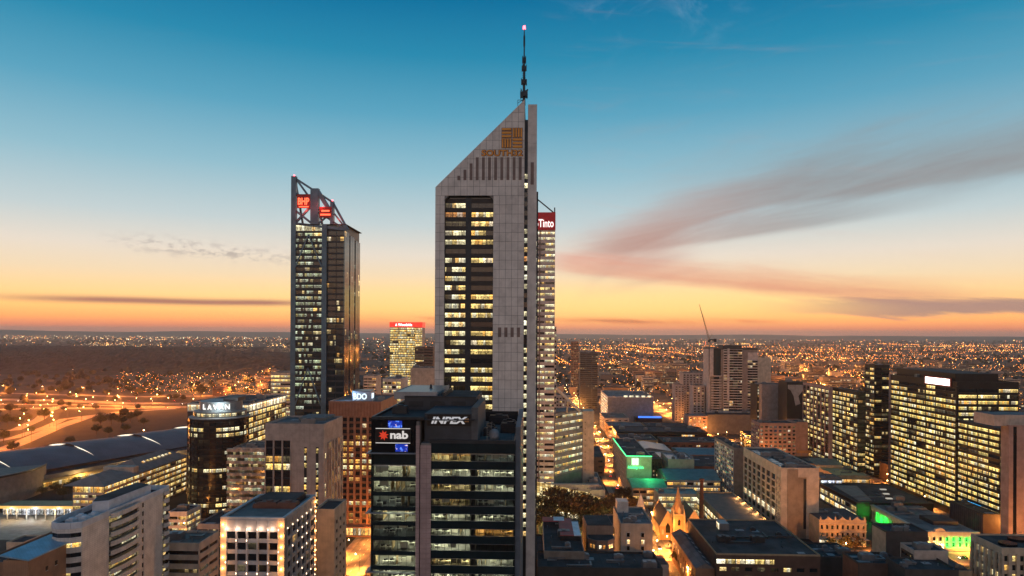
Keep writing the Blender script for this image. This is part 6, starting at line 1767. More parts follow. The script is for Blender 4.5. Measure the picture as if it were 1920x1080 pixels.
flats_tower()
def crane():
    d = 930.0; x = wx(1330, d)
    r = empty('tower_crane', (x, d, 0), 0, 'tower crane with steeply raised jib above the apartment tower', 'crane')
    st = mat('crane_steel', (.40, .28, .17), .6); zt = wz(636, d); jx = wx(1311, d) - x; jz = wz(569, d)
    q = MB(); w = 1.0; n = 24
    for sx in (-1, 1):
        for sy in (-1, 1): q.bar((sx * w, sy * w, 0), (sx * w, sy * w, zt), .35)
    for i in range(n): q.bar((-w, -w, zt * i / n), (w, -w, zt * (i + 1) / n), .2)
    q.obj('mast', st, r)
    q = MB(); a = Vector((0, 0, zt)); c = Vector((jx, 0, jz)); n = 16; up = Vector((.9, 0, .25))
    q.bar(a + up, c, .45).bar(a - up, c, .45)
    for i in range(n):
        p = a.lerp(c, i / n); e = a.lerp(c, (i + 1) / n); k = 1 - i / n; k2 = 1 - (i + 1) / n
        q.bar(p + up * k, e - up * k2, .22); q.bar(p - up * k, e + up * k2, .22)
    q.obj('jib', st, r)
    MB().box(0, 9, -1.2, 1.2, zt - .5, zt + 1.5).box(6, 9.5, -1.5, 1.5, zt - 2.5, zt + 2).obj('counterweight', dark_metal, r)
    MB().box(-1.8, .4, -1.5, 1.5, zt - 2.6, zt).obj('cab', dark_metal, r); MB().bar((0, 0, zt + 1), (3.5, 0, zt + 8), .4).bar((3.5, 0, zt + 8), (jx * .8, 0, zt + (jz - zt) * .8), .1).bar((3.5, 0, zt + 8), (8, 0, zt + 1.5), .15).obj('a_frame', st, r)
crane()
simple('office_block', 'cream lit windowless block right behind the apartment tower', 'building', 1420, 1446, 672, 960, conc_beige, D=24, units=1)
simple('office_block', 'grey fluted blank block between the apartment tower and the pinkish hotel', 'building', 1429, 1475, 722, 760, mat('fluted_grey', (.30, .26, .235), .8, panel=(1.6, 200), line=.85), D=26, units=2)
simple('apartment_block', 'slim dark flats with scattered lights left of the grey fluted block', 'apartment building', 1420, 1430, 722, 770, dkb, D=24, front=dict(fh=3.3, bay=3.2, wh=.5, ww=.5, pal=[(L_res, 1), (g_dark, 1)]), units=0)
b = simple('office_block', 'dark block bearing a big pale painted chevron left of the office row', 'building', 1476, 1512, 718, 720, dkb, D=26, units=1)
MB().prism([(1, b.top - 2), (16, b.top - 2), (18, b.top - 6), (12, b.top - 14), (14, b.top - 22), (9, b.top - 24), (7, b.top - 14), (4, b.top - 8), (1, b.top - 6)], -.12, -.02, 'y').obj('painted_chevron', mat('chevron_pale', (.40, .33, .27), .8), b.root)
simple('apartment_block', 'pale flats with rows of dark windows left of the apartment tower', 'apartment building', 1281, 1330, 700, 1000, mat('flats_pale', (.42, .35, .31), .8), D=26, front=dict(fh=3.3, bay=4.5, wh=.45, ww=.55, pal=P_rare), units=2)
simple('apartment_block', 'slim pale stair tower in front of the pale flats', 'apartment building', 1300, 1322, 724, 900, mat('flats_pale', (.42, .35, .31), .8), D=20, front=dict(fh=3.3, bay=6, wh=.5, ww=.5, pal=P_rare), units=1)
simple('apartment_block', 'narrow pale flats left of the slim stair tower', 'apartment building', 1266, 1284, 722, 980, mat('flats_pale', (.42, .35, .31), .8), D=20, front=dict(fh=3.3, bay=5, wh=.4, ww=.5, pal=P_rare), units=1)
simple('tower_block', 'slim brown tower rising just left of the dark slab tower', 'apartment building', 1071, 1085, 641, 1420, mat('tower_brown', (.20, .13, .105), .8), D=18, front=dict(fh=3.4, bay=6, wh=.4, pal=[(g_dark, 5), (L_few, 3)]), units=1)
simple('office_block', 'grey square-windowed office behind the striped tower wing', 'office building', 1043, 1072, 742, 760, conc_grey, D=26, front=dict(fh=3.8, bay=3.4, wh=.5, ww=.6, pal=P_few), units=2)

# ================================================================== rooftops between the streets (world metres)
def hall_xy(label, x0, x1, y0, y1, z, wall, roof, rise=0.0, axis='x', front=SH, units=2, left=None):
    return low_hall(label, 960 + x0 / y0 * FPX, 960 + x1 / y0 * FPX, y0, y1 - y0, z, wall, roof, rise, axis, front, units, 'shop_block', 'shops', left)
SF = dict(fh=4.2, bay=7, wh=.5, pal=[(L_shop, 3), (L_y2, 2), (L_bright, .6), (g_dark, 2)])
SD = dict(fh=4.4, bay=8, wh=.35, ww=.5, pal=[(L_shop, 1), (g_dark, 4)])
hall_xy('dark blue-roofed shops directly behind the green neon hotel', 112, 150, 600, 640, 15, sandstone, roof_blue, 0, 'x', SD, left=SF)
hall_xy('dark flat-roofed shops behind the beige box block', 154, 212, 575, 628, 13, brick_red, roof_dark, 0, 'x', SD, 3)
hall_xy('teal-roofed shed with lit amber front in the middle of the rooftops', 158, 214, 640, 680, 12, sandstone, roof_teal, 2.5, 'y', SF)
hall_xy('blue-grey gabled shops along the bright street', 111, 152, 648, 690, 14, sandstone, roof_blue, 3, 'x', SF, left=SF)
hall_xy('orange-lit corner shops with flat black roof on the bright street', 112, 150, 698, 742, 16, mat('ochre_render', (.46, .28, .13), .85), roof_dark, 0, 'x', SF, 3, SF)
hall_xy('long black roof with a lit clerestory line among the rooftops', 154, 216, 690, 730, 15, brick_red, roof_dark, 0, 'x', SD, 4)
hall_xy('flat slate-grey roofed store with white-lit edge near the cross street', 114, 214, 744, 788, 18, dkb, roof_dark, 0, 'x', dict(fh=5, bay=14, wh=.3, pal=[(g_dark, 4), (L_shop, 1)]), 5)
hall_xy('amber brick shops beyond the cross street left', 116, 160, 818, 858, 14, mat('ochre_render', (.46, .28, .13), .85), roof_grey, 0, 'x', SF, 2, SF)
hall_xy('dark sheds beyond the cross street in the middle', 164, 218, 818, 870, 12, brick_brown, roof_dark, 0, 'x', SD, 3)
hall_xy('brown flat roofs left of the theatre block', 118, 150, 872, 930, 17, conc_warm, roof_brown, 0, 'x', SD, 2, SF)
hall_xy('orange painted corner building with window rows beyond the second street', 252, 292, 640, 676, 16, mat('orange_render', (.55, .27, .10), .85), roof_teal, 0, 'x', SF, 2, SF)
hall_xy('dark flat roof block beside the apartment tower podium', 246, 296, 690, 740, 20, dkb, roof_dark, 0, 'x', SD, 3, SF)
hall_xy('amber shops across the second street below the pinkish hotel', 252, 290, 590, 628, 13, mat('ochre_render', (.46, .28, .13), .85), roof_dark, 0, 'x', SF, 2, SF)
hall_xy('grey roofed hall right of the pinkish hotel end tower', 318, 380, 640, 690, 18, brick_brown, roof_grey, 0, 'x', SD, 3)
hall_xy('low dark hall at the foot of the lit office row', 320, 372, 560, 596, 14, brick_brown, roof_dark, 0, 'x', SD, 3)
hall_xy('brick warehouses left of the bright street below the beige end wall', 52, 82, 600, 660, 16, brick_brown, roof_dark, 0, 'x', SD, 2)
hall_xy('amber-lit shops left of the bright street further away', 48, 84, 670, 760, 18, mat('ochre_render', (.46, .28, .13), .85), roof_dark, 0, 'x', SF, 3)

# ================================================================== glass atrium below the striped tower
def atrium():
    d = 462.0; r = empty('glass_atrium', (wx(1003, d), d, 0), GRID, 'curved glass atrium roof glowing yellow at the foot of the striped tower', 'atrium')
    W = wx(1128, d) - wx(1003, d); n, m = 24, 12; mm = mat('atrium_frame', (.05, .045, .035), .5)
    g = []
    for i in range(n + 1):
        row = []
        for j in range(m + 1):
            a = R(90) * j / m; h = 5 + (17 - 9 * (i / n)) * math.sin(a); row.append((W * i / n, -16 * math.cos(a) + 14, h))
        g.append(row)
    P = [(glow('atrium_pane', (1.0, .66, .20), .75), 3), (glow('atrium_pane_dim', (1.0, .55, .15), .38), 2), (glow('atrium_pane_hot', (1.0, .80, .40), 1.3), 1)]
    fr = MB()
    for i in range(n):
        for j in range(m):
            a, b_, c, e = (Vector(p) for p in (g[i][j], g[i + 1][j], g[i + 1][j + 1], g[i][j + 1]))
            cc = (a + b_ + c + e) / 4; k = .93
            MB().poly([tuple(cc + (p - cc) * k) for p in (a, b_, c, e)]).obj('pane', pick(P), r)
            fr.bar(a, b_, .2).bar(a, e, .2)
    fr.obj('frame', mm, r)
    for j in range(6): put(panemesh(W / 6 - .4, 4.6, L_bright), 'window', r, T(j * W / 6, -2, .3))
    MB().box(0, W, 14, 18, 0, 20).obj('rear_wall', conc_warm, r)
    for x in (8, 26, 40):
        l = bpy.data.lights.new('atrium_light', 'POINT'); l.energy = 5000; l.color = (1, .75, .3); l.shadow_soft_size = 1
        o = bpy.data.objects.new('atrium_light', l); COL.objects.link(o); o.parent = r; o.location = (x, -9, 7)
atrium()
low_hall('grey plant roof wing between the glass atrium and the bright street', 1108, 1136, 470, 60, 17, conc_warm, roof_grey, 0, 'y', None, 6, 'shop_wing', 'building')

# ================================================================== trees
def crown_mesh(seed, rx, rz, clumps, per, leaf, m):
    rg = random.Random(seed); q = MB()
    for c in range(clumps):
        while True:
            p = Vector((rg.uniform(-1, 1), rg.uniform(-1, 1), rg.uniform(-1, 1)))
            if .25 < p.length < 1: break
        lump = 1 + .35 * math.sin(p.x * 5 + seed) * math.cos(p.y * 4 - seed)
        c0 = Vector((p.x * rx * lump, p.y * rx * lump, p.z * rz * (1.0 if p.z > 0 else .6)))
        cr = rx * rg.uniform(.16, .30)
        for k in range(per):
            o = Vector((rg.gauss(0, 1), rg.gauss(0, 1), rg.gauss(0, .8))) * cr * .55
            n = Vector((rg.gauss(0, 1), rg.gauss(0, 1), rg.gauss(.4, 1))).normalized(); t = n.orthogonal().normalized(); s = leaf * rg.uniform(.6, 1.3)
            b = n.cross(t); pc = c0 + o
            q.poly([pc - t * s, pc - b * s * .6, pc + t * s, pc + b * s * .6])
    return q.mesh('crown', m)
def trunk_mesh(seed, h, r0):
    rg = random.Random(seed); q = MB().cyl(0, 0, 0, h * .5, r0, r0 * .6, 7)
    for i in range(5):
        a = i * 1.26 + rg.random(); q.bar((0, 0, h * (.32 + .05 * i)), (math.cos(a) * h * .28, math.sin(a) * h * .28, h * (.62 + .06 * i)), r0 * .6)
    return q.mesh('trunk', bark)
TREES = [(crown_mesh(i, 4.2 + .5 * (i % 3), 3.2 + .5 * (i % 2), 60, 26, .42, m), trunk_mesh(i, 8.5, .32)) for i, m in enumerate((leaf_a, leaf_b, leaf_c, leaf_a))]
def tree(x, y, h, v, label, group=None, z=0.0):
    cm, tm = TREES[v % 4]; s = h / 9.5
    r = empty('tree', (x, y, z), random.uniform(0, 6), label, 'tree', group); r.scale = (s, s, s)
    put(tm, 'trunk', r); put(cm, 'crown', r, T(0, 0, 6.2)); return r
# the park in front of the atrium
big = [(1062, 990, 27, 2), (1022, 985, 19, 1), (1092, 992, 22, 2), (1116, 992, 19, 3), (1036, 1003, 16, 1), (1010, 1000, 15, 1), (1064, 1010, 15, 0), (1136, 985, 18, 2), (1094, 1010, 15, 0), (1150, 975, 16, 2), (1158, 958, 13, 2), (1172, 945, 13, 2), (1122, 1008, 14, 1), (1184, 962, 12, 2)]
names = ['largest round russet tree at the middle of the small park', 'olive tree at the left end of the small park by the tall tower', 'tall russet tree just right of the largest park tree', 'dark tree in front of the atrium at the park right side',
         'low olive tree in the park nearest the red striped roof', 'olive tree at the park front left corner', 'low dark tree in the park front middle', 'russet tree at the right edge of the park', 'dark low tree at the park front right',
         'russet street tree beside the bright street near the park', 'small russet street tree further up the bright street', 'russet street tree on the bright street beside the copper-green hall', 'olive tree at the park front near the octagonal building', 'small russet street tree left of the stone chapel tower']
for (px, py, h, v), nm in zip(big, names):
    x, y = gnd(px, py); tree(x, y, h, v, nm)
struct(MB().poly([(*gnd(px, py), .006) for px, py in ((1002, 945), (1150, 945), (1150, 1005), (1002, 1005))]).obj('park_lawn', mat('park_grass', (.07, .085, .03), .9, var=.4, scale=.2)))
for i, (px, py) in enumerate(((1244, 960), (1590, 1036), (1605, 1036), (1560, 1037), (1300, 1058), (1276, 1062), (1650, 1040))):
    x, y = gnd(px, py); tree(x, y, random.uniform(8, 10), i, ['dark street tree left of the church nave', 'street tree in front of the Victorian facade near its lamp', 'street tree at the right end of the Victorian facade', 'street tree at the left end of the Victorian facade', 'dark tree top at the bottom edge right of the church', 'dark tree top at the bottom edge left of the clerestory block', 'street tree behind the tan and black block'][i])
left_trees = [(20, 742, 15), (70, 744, 14), (110, 740, 16), (150, 742, 15), (200, 744, 14), (260, 742, 15), (300, 746, 13), (330, 752, 13), (60, 762, 10), (130, 764, 9), (180, 770, 10), (60, 815, 10), (120, 772, 9), (150, 768, 9), (-10, 785, 16), (20, 775, 14), (46, 778, 12), (15, 800, 16), (35, 800, 15), (8, 830, 14), (52, 792, 12), (84, 790, 18), (98, 862, 12), (88, 858, 10), (133, 835, 10), (190, 800, 17), (210, 796, 16), (228, 800, 15), (182, 815, 13), (245, 792, 14), (258, 786, 13), (205, 818, 11), (236, 812, 11), (24, 850, 12), (40, 862, 9), (378, 745, 24), (270, 800, 12)]
for i, (px, py, h) in enumerate(left_trees):
    x, y = gnd(px, py); tree(x, y, h, (i * 7) % 2 * 3 if i % 5 else 1, 'dark tree on the verges of the freeway interchange', 'trees around the freeway interchange')
for i, (px, py, h) in enumerate([(130, 925, 9), (120, 935, 8), (145, 915, 9), (105, 925, 8), (290, 862, 8), (310, 858, 8), (330, 855, 9), (80, 930, 7), (160, 905, 8)]):
    x, y = gnd(px, py); tree(x, y, h, i % 2, 'low dark tree between the convention centre and the hipped office', 'trees along the convention centre forecourt')

# ================================================================== far country: woodland, suburbs, lights, hills, lake
rg = random.Random(11)
# wooded hill on the left
def woodland():
    q = MB(); nx, ny = 260, 84; g = []
    for j in range(ny + 1):
        d = 1950 * (5200 / 1950) ** (j / ny); row = []
        for i in range(nx + 1):
            px = -260 + 900 * i / nx; x = wx(px, d)
            edge = min(1, (640 - px) / 160, (j / ny) * 6, (1 - j / ny) * 6 + .2); edge = max(0, edge)
            n = mnoise.noise(Vector((x / 480, d / 480, 0))) * 9 + mnoise.noise(Vector((x / 60, d / 60, 3))) * 5 + mnoise.noise(Vector((x / 24, d / 24, 7))) * 9 + mnoise.noise(Vector((x / 11, d / 14, 9))) * 4
            row.append((x, d, edge * (16 + 18 * math.sin(math.pi * j / ny) + n) - (1 if edge < .02 else 0)))
        g.append(row)
    for j in range(ny):
        for i in range(nx): q.poly([g[j][i], g[j][i + 1], g[j + 1][i + 1], g[j + 1][i]])
    o = q.obj('woodland', mat('woodland_dark', (.017, .019, .012), .95, var=.6, scale=.03)); o['label'] = 'dark wooded park hill beyond the freeway'; o['category'] = 'woodland'; stuff(o)
woodland()
struct(MB().poly([(7600 * .30 + 900 * math.cos(a * .314), 8800 + 420 * math.sin(a * .314), .5) for a in range(20)]).obj('lake', mat('lake_water', (.02, .025, .03), .05, var=.1)))
q = MB(); pr = None
for i in range(81):
    a = R(-62 + 124 * i / 80); d0 = 21000; h = 105 + 45 * mnoise.noise(Vector((i * .22, 0, 0))) + 18 * mnoise.noise(Vector((i * .9, 4, 0)))
    if i < 32: h *= 1.25
    p = [(math.sin(a) * (d0 + t * 900), math.cos(a) * (d0 + t * 900), (0, h * .7, h, h * .8)[t]) for t in range(4)]
    if pr:
        for t in range(3): q.poly([pr[t], p[t], p[t + 1], pr[t + 1]])
    pr = p
struct(q.obj('hills', mat('far_hills', (.05, .045, .04), .95)))

wood = lambda x, d: x < -.16 * d and 1900 < d < 5300 and x > -1.1 * d
def left_dark(x, d): return x < -.25 * d and 1350 < d < 5600
# suburbs and far trees: masses nobody could count
hm = MB(); tm_ = MB(); lm = MB()
M_w = 0
def octa(m, x, y, z, s, mi):
    b = len(m.v); m.v += [(x - s, y, z), (x + s, y, z), (x, y - s, z), (x, y + s, z), (x, y, z - s), (x, y, z + s)]
    for f in ((0, 2, 5), (2, 1, 5), (1, 3, 5), (3, 0, 5), (2, 0, 4), (1, 2, 4), (3, 1, 4), (0, 3, 4)): m.f.append(tuple(b + k for k in f)); m.m.append(mi)
for i in range(5200):
    d = 1050 * (14000 / 1050) ** rg.random() ** .9; a = rg.uniform(-.86, .90); x = a * d
    if left_dark(x, d) and rg.random() < .97: continue
    if d < 1350 and x < 330 and x > -60: continue
    if d < 1500 and x < -60 and x > -d * .85 and not (x > -.30 * d): continue
    cl = mnoise.noise(Vector((x / 700, d / 700, 2)))
    if cl < -.25: continue
    big_ = rg.random() < (.16 if d < 4500 else .05)
    w, dp, h = (rg.uniform(14, 34), rg.uniform(14, 30), rg.uniform(9, 24)) if big_ else (rg.uniform(8, 15), rg.uniform(8, 15), rg.uniform(3.5, 7))
    if d > 5000: w *= 1.6; dp *= 1.6
    hm.box(x, x + w, d, d + dp, 0, h, rg.randrange(3), top=3)
for i in range(4200):
    d = 1000 * (14000 / 1000) ** rg.random(); x = rg.uniform(-.86, .9) * d
    if d < 1300 and -60 < x < 360: continue
    if d < 1350 and x < -60 and rg.random() < .9: continue
    s = rg.uniform(3, 6.5) * (1 + d / 5000); z = s * .9; b = len(tm_.v); n = 6
    for lv, (rr, zz) in enumerate(((.7, .15), (1, .6), (.85, 1.1), (.4, 1.5))):
        tm_.v += [(x + s * rr * rg.uniform(.75, 1.2) * math.cos(k), d + s * rr * rg.uniform(.75, 1.2) * math.sin(k), s * zz * rg.uniform(.85, 1.15)) for k in (0, 1.05, 2.09, 3.14, 4.19, 5.24)]
    for lv in range(3):
        for k in range(n): tm_.f.append((b + lv * n + k, b + lv * n + (k + 1) % n, b + (lv + 1) * n + (k + 1) % n, b + (lv + 1) * n + k)); tm_.m.append(0)
    tm_.f.append(tuple(b + 3 * n + k for k in range(n))); tm_.m.append(0)
o = hm.obj('suburb_houses', [mat('far_wall_a', (.24, .18, .14), .85), mat('far_wall_b', (.17, .13, .11), .85), mat('far_wall_c', (.34, .28, .23), .85), mat('far_roof', (.06, .05, .045), .85)]); stuff(o); o['label'] = 'mass of low suburban houses out to the horizon'; o['category'] = 'suburb'
o = tm_.obj('suburb_trees', mat('far_tree', (.018, .020, .011), .95, var=.5, scale=.05)); stuff(o); o['label'] = 'dark tree clumps scattered through the suburbs'; o['category'] = 'trees'
FAR_L = []
def far_light(x, d, z, k=1.0, mi=None):
    s = max(.42, d * .00031) * k * min(2.6, rg.lognormvariate(-.12, .38))
    if mi is None: mi = rg.choices((0, 1, 2, 3), (8, 4, 1.4, .25))[0]
    octa(lm, x, d, z, s, mi)
# along avenues, plus scattered
for av in range(120):
    d0 = 1150 * (9000 / 1150) ** rg.random(); a0 = rg.uniform(-.10, .85); x0 = a0 * d0
    ang = rg.choice((0.03, 0.03, 1.57, 1.55, .6, -.5)) + rg.uniform(-.05, .05); L = rg.uniform(500, 2200); n = int(L / rg.uniform(22, 40)); mi = rg.choice((0, 0, 0, 1))
    for k in range(n):
        t = (k / n - .5) * L; x = x0 + math.cos(ang) * t + rg.uniform(-4, 4); d = d0 + math.sin(ang) * t
        if d < 1050 or x < -.06 * d and left_dark(x, d) or (d < 1300 and x < 330): continue
        far_light(x, d, rg.uniform(7, 10), .9, mi)
        if k % 12 == 0 and d < 5000: FAR_L.append((x, d))
for i in range(5600):
    d = 1050 * (17000 / 1050) ** (rg.random() ** .85); x = rg.uniform(-.86, .9) * d
    if left_dark(x, d) and rg.random() < (.985 if d < 5200 else .6): continue
    if d < 1300 and (x < 330): continue
    if x < -.2 * d and rg.random() < .35: continue
    if mnoise.noise(Vector((x / 520, d / 620, 5))) + .6 * mnoise.noise(Vector((x / 170, d / 200, 6))) < rg.uniform(-.25, .35): continue
    far_light(x, d, rg.uniform(4, 16))
for i in range(260):                     # floodlit cluster in the trees on the left, white-gold
    d = rg.uniform(4300, 5200); x = wx(rg.choice((rg.gauss(190, 22), rg.gauss(250, 45), rg.gauss(450, 22), rg.gauss(520, 14))), d); far_light(x, d, rg.uniform(25, 44), .55, rg.choice((1, 2, 1)))
for i in range(520):
    d = rg.uniform(6500, 11000); x = wx(rg.uniform(0, 540), d); far_light(x, d, rg.uniform(22, 60), .6, rg.choice((1, 2, 2, 0)))
for i in range(520):
    px = rg.uniform(220, 545); py = rg.uniform(704, 746); x, d = gnd(px, py); far_light(x, d, rg.uniform(5, 12), .8, rg.choice((0, 0, 1)))
for i in range(150):
    px = rg.uniform(682, 812); py = rg.uniform(690, 740); x, d = gnd(px, py); far_light(x, d, rg.uniform(5, 12), .7, rg.choice((0, 1, 1)))
for i in range(260):                     # junction of lights at the right
    px = rg.gauss(1540, 90); py = rg.gauss(700, 26)
    if py < 655 or py > 745: continue
    x, d = gnd(px, py); far_light(x, d, 9, 1.0, 0)
o = lm.obj('city_lights', [glow('far_lamp_orange', (1.0, .28, .035), 12.0), glow('far_lamp_gold', (1.0, .50, .13), 13.0), glow('far_lamp_white', (1.0, .80, .50), 12.0), glow('far_lamp_red', (1.0, .10, .05), 8.0)])
stuff(o); o['label'] = 'countless street and house lights out to the horizon'; o['category'] = 'lights'
# mid-distance blocks that can be told apart as blocks
MIDW = [mat('mid_wall_%d' % i, c, .8) for i, c in enumerate(((.30, .22, .17), (.20, .15, .12), (.40, .33, .27), (.14, .10, .08), (.34, .19, .12)))]
def mid_block(x, d, w, D, h, wall, group, label):
    r = empty('city_block', (x, d, 0), GRID, label, 'building', group)
    MB().box(0, w, 0, D, 0, h).obj('wall', wall, r); MB().box(.3, w - .3, .3, D - .3, h, h + .25).obj('roof', roof_dark, r)
    MB().box(w * .3, w * .6, D * .3, D * .6, h + .25, h + 2.6).obj('plant_room', wall, r)
    nf = max(1, int(h / 3.8))
    for i in range(nf): put(panemesh(w - 1.2, 1.7, rg.choice([L_far, L_far, L_farw, g_dark, g_dark])), 'window', r, T(.6, -.12, 1.2 + i * 3.8)); 
    k = 1 if x < 0 else -1
    for i in range(0, nf, 2): put(panemesh(D - 1.2, 1.7, rg.choice([L_far, g_dark])), 'window', r, (T(w + .12, .6, 1.2 + i * 3.8) @ Matrix.Rotation(R(90), 4, 'Z')) if k > 0 else (T(-.12, D - .6, 1.2 + i * 3.8) @ Matrix.Rotation(R(-90), 4, 'Z')))
tries = 0; made = []
while len(made) < 110 and tries < 3000:
    tries += 1
    d = 1040 * (2900 / 1040) ** (rg.random()); x = rg.uniform(.08, .74) * d
    if d < 1150 and x < 330: continue
    if any(abs(x - a) < 44 and abs(d - c) < 46 for a, c in made): continue
    made.append((x, d)); w = rg.uniform(22, 48); h = rg.choice((10, 12, 16, 20, 26, 34)) if d < 2200 else rg.choice((10, 14, 18, 24))
    wi = rg.randrange(5); hn = 'low' if h < 14 else ('mid-rise' if h < 24 else 'tall')
    px = 960 + x / d * FPX; wh_ = 'left of the dark slab tower' if px < 1085 else ('between the dark slab tower and the apartment tower' if px < 1330 else ('right of the apartment tower' if px < 1620 else 'beyond the lit office row'))
    lb = '%s %s far block %s' % (hn, ('tan', 'brown', 'cream', 'dark brown', 'terracotta')[wi], wh_)
    mid_block(x, d, w, rg.uniform(16, 34), h, MIDW[wi], 'far city blocks ' + wh_, lb)
for i in range(26):
    px = rg.uniform(370, 800); py = rg.uniform(708, 760)
    if 545 < px < 680: continue
    x, d = gnd(px, py); mid_block(x, d, rg.uniform(18, 34), rg.uniform(14, 24), rg.choice((8, 12, 16, 22)), rg.choice(MIDW), 'low blocks at the foot of the wooded hill', 'low block with a few lit rows between the towers and the wooded hill')
for i in range(5):
    px = (428, 445, 495, 512, 528)[i]; d = 3300 + i * 60; x = wx(px, d)
    mid_block(x, d, 40, 24, 42, MIDW[2], 'pale hospital blocks on the wooded hill', 'pale flat block on the edge of the wooded hill left of the crowned tower')

# ================================================================== street lamps
lamp_head = glow('lamp_glow', (1.0, .55, .18), 40.0)
pole_me = MB().cyl(0, 0, 0, 9.2, .11, .07, 6).mesh('pole', dark_metal); arm_me = MB().bar((0, 0, 9.1), (1.9, 0, 9.6), .09).mesh('arm', dark_metal)
q = MB(); octa(q, 2.0, 0, 9.5, .42, 0); head_me = q.mesh('lamp_head', lamp_head)
lamp_l = {}
def lamp_data(e, red=False):
    k = (e, red)
    if k not in lamp_l:
        l = bpy.data.lights.new('lamp_light', 'POINT'); l.energy = e; l.color = (1.0, .34, .06) if not red else (1.0, .26, .035); l.shadow_soft_size = .35; lamp_l[k] = l
    return lamp_l[k]
def beam_data(e):
    if ('b', e) not in lamp_l:
        l = bpy.data.lights.new('lamp_beam', 'SPOT'); l.energy = e; l.color = (1.0, .33, .055); l.shadow_soft_size = .3; l.spot_size = R(128); l.spot_blend = .8; lamp_l[('b', e)] = l
    return lamp_l[('b', e)]
nl = 0
for (x, y, rz, on) in LAMPS:
    d = y
    if d < 290 or abs(x) > .80 * d + 40: continue
    inter = x < -300
    r = empty('street_lamp', (x, y, .14), rz, 'orange street lamp ' + on, 'street lamp', 'street lamps ' + on)
    put(pole_me, 'pole', r); put(arm_me, 'arm', r); put(head_me, 'lamp_head', r)
    if d > 1250 and nl % 2: nl += 1; continue
    nl += 1
    e = LE * (1.0 if not inter else 1.7) * (1.0 if d < 1000 else 1.8)
    if inter: e *= 1.15
    if d > 1300 or nl % 2 or inter: o = bpy.data.objects.new('lamp_light', lamp_data(e * (1.0 if d < 1300 else 1.6), inter)); COL.objects.link(o); o.parent = r; o.location = (2.0, 0, 8.8)
    if inter: r.scale = (1.5, 1.5, 1.5)
    if d < 1300 and not inter: o = bpy.data.objects.new('lamp_beam', beam_data(e * 3.4)); COL.objects.link(o); o.parent = r; o.location = (2.2, 0, 8.9)
FAR_L = FAR_L[:55]
for i in range(34):
    FAR_L.append(gnd(rg.gauss(1520, 100), rg.uniform(672, 742)))
for i in range(12):
    FAR_L.append(gnd(rg.uniform(300, 540), rg.uniform(710, 742)))
for (x, y) in FAR_L:  # added strong lamps, each standing in for the ground glow of many
    o = bpy.data.objects.new('lamp_light', lamp_data(LE * 7)); COL.objects.link(o); o.location = (x, y, 16)
    r = empty('fill_mast', (x, y, 0), 0, 'added orange fill lamp on a mast among the far suburbs', 'lamp mast', 'added far fill lamps'); o.parent = r; o.location = (0, 0, 15)
    put(pole_me, 'pole', r).scale = (1.5, 1.5, 1.65); h = put(head_me, 'lamp_head', r); h.location = (-2, 0, 6)
print('LAMPS', len(LAMPS), 'FAR', len(FAR_L))

for i, (px, py) in enumerate(((1016, 1000), (1040, 996), (1068, 1004), (1086, 998), (1108, 1000), (1128, 990))):
    x, y = gnd(px, py); r = empty('park_lamp', (x + 3, y - 6, 0), 0, 'small post lamp shining among the park trees', 'park lamp', 'park lamps')
    MB().cyl(0, 0, 0, 3.6, .08, .06, 6).obj('post', dark_metal, r); q = MB(); octa(q, 0, 0, 3.9, .4, 0); q.obj('lamp_globe', glow('park_globe', (1.0, .85, .5), 14.0), r)
    l = bpy.data.lights.new('park_light', 'POINT'); l.energy = 2600; l.color = (1.0, .72, .30); l.shadow_soft_size = .3
    o = bpy.data.objects.new('park_light', l); COL.objects.link(o); o.parent = r; o.location = (0, 0, 4.6)

# ================================================================== cars
def make_car(paint):
    r = empty('car', (0, 0, 0), 0)
    MB().prism([(-2.2, .35), (2.2, .35), (2.2, .75), (1.3, .95), (-1.9, 1.0), (-2.2, .8)], -.88, .88, 'y').obj('body', paint, r)
    MB().prism([(-1.7, .98), (.95, .94), (.3, 1.45), (-1.2, 1.45)], -.78, .78, 'y').obj('cabin', g_black, r)
    w = MB()
    for x in (-1.35, 1.4):
        for y in (-.8, .8): MB().prism([(x + .33 * math.cos(k * .785), .33 + .33 * math.sin(k * .785)) for k in range(8)], y - .12, y + .12, 'y').obj('wheel', dark_metal, r)
    for y in (-.62, .62):
        MB().box(2.18, 2.26, y - .18, y + .18, .55, .75).obj('headlight', glow('headlight', (1, .92, .75), 30.0), r); MB().box(-2.26, -2.18, y - .18, y + .18, .6, .8).obj('taillight', glow('taillight', (1, .04, .02), 12.0), r)
    return r
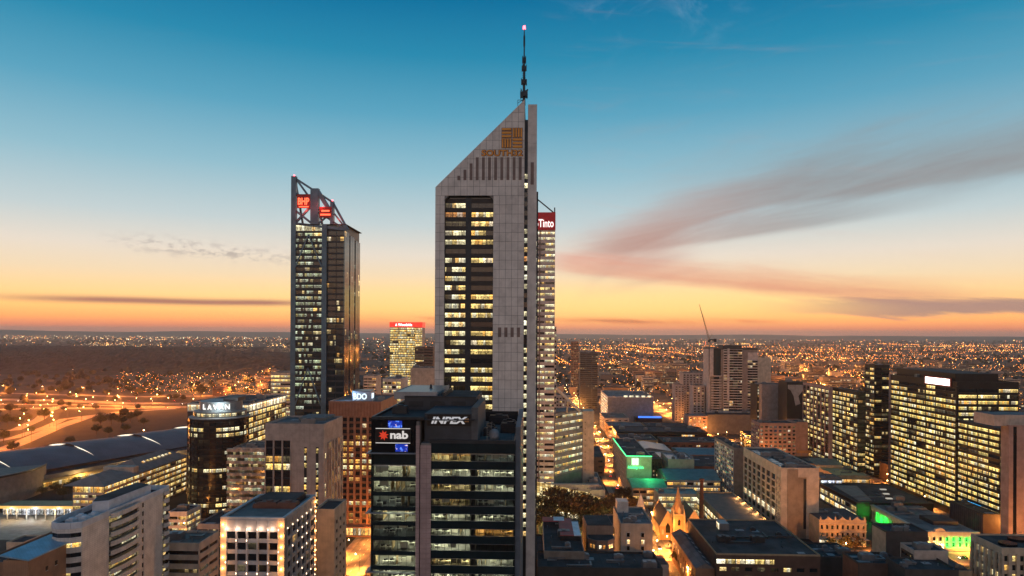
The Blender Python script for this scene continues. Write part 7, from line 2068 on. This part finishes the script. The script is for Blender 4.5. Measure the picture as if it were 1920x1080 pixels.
CARS = [make_car(mat('car_paint_%d' % i, c, .3, .3)) for i, c in enumerate(((.5, .5, .5), (.03, .03, .035), (.35, .03, .03), (.6, .58, .55)))]
used = [False] * 4
def car(x, y, rz, label, group):
    k = rg.randrange(4)
    if used[k]: r = copy_tree(CARS[k])
    else: r = CARS[k]; used[k] = True
    r.location = (x, y, .03); r.rotation_euler = (0, 0, rz); tag(r, label, 'car', group)
for i in range(30):
    d = 380 + i * 22 + rg.uniform(-6, 6); s = 1 if i % 2 else -1; x = 81 + .034 * (d - 330) + s * 3.2; car(x, d, R(90) * (-s) - .034, 'car with its lights on in the bright street leading away', 'cars on the bright street')
for i in range(10):
    d = 440 + i * 26 + rg.uniform(-6, 6); s = 1 if i % 2 else -1; x = 297 + .034 * (d - 300) + s * 3.4; car(x, d, R(90) * (-s) - .034, 'car with its lights on in the street below the huge office slab', 'cars below the office slab')
for i in range(8):
    x = 110 + i * 20 + rg.uniform(-5, 5); car(x, 388.5 - .033 * (x + 30) + (3 if i % 2 else -3), R(180) if i % 2 else 0, 'car on the cross street in front of the church', 'cars on the church street')
for i in range(26):
    px = -10 + i * 14; x, y = gnd(px, 752 + (i % 3) * 6); car(x, y, .05 if i % 2 else R(180), 'small car on the far freeway lanes', 'cars on the freeway')
for k in range(4):
    if not used[k]:
        for c in list(CARS[k].children): bpy.data.objects.remove(c)
        bpy.data.objects.remove(CARS[k])

# ================================================================== haze
hz = bpy.data.materials.new('evening_haze'); hz.use_nodes = True; nt = hz.node_tree
for n in list(nt.nodes): nt.nodes.remove(n)
ho = nt.nodes.new('ShaderNodeOutputMaterial'); pv = nt.nodes.new('ShaderNodeVolumePrincipled')
pv.inputs['Color'].default_value = (.97, .88, .82, 1); pv.inputs['Density'].default_value = HAZE; pv.inputs['Density Attribute'].default_value = ''; pv.inputs['Anisotropy'].default_value = 0.72
nt.links.new(pv.outputs[0], ho.inputs['Volume']); hz.cycles.homogeneous_volume = True
if HAZE > 0:
    o = MB().box(-30000, 30000, -400, 26000, -1.0, 262.0).obj('haze', hz); stuff(o)
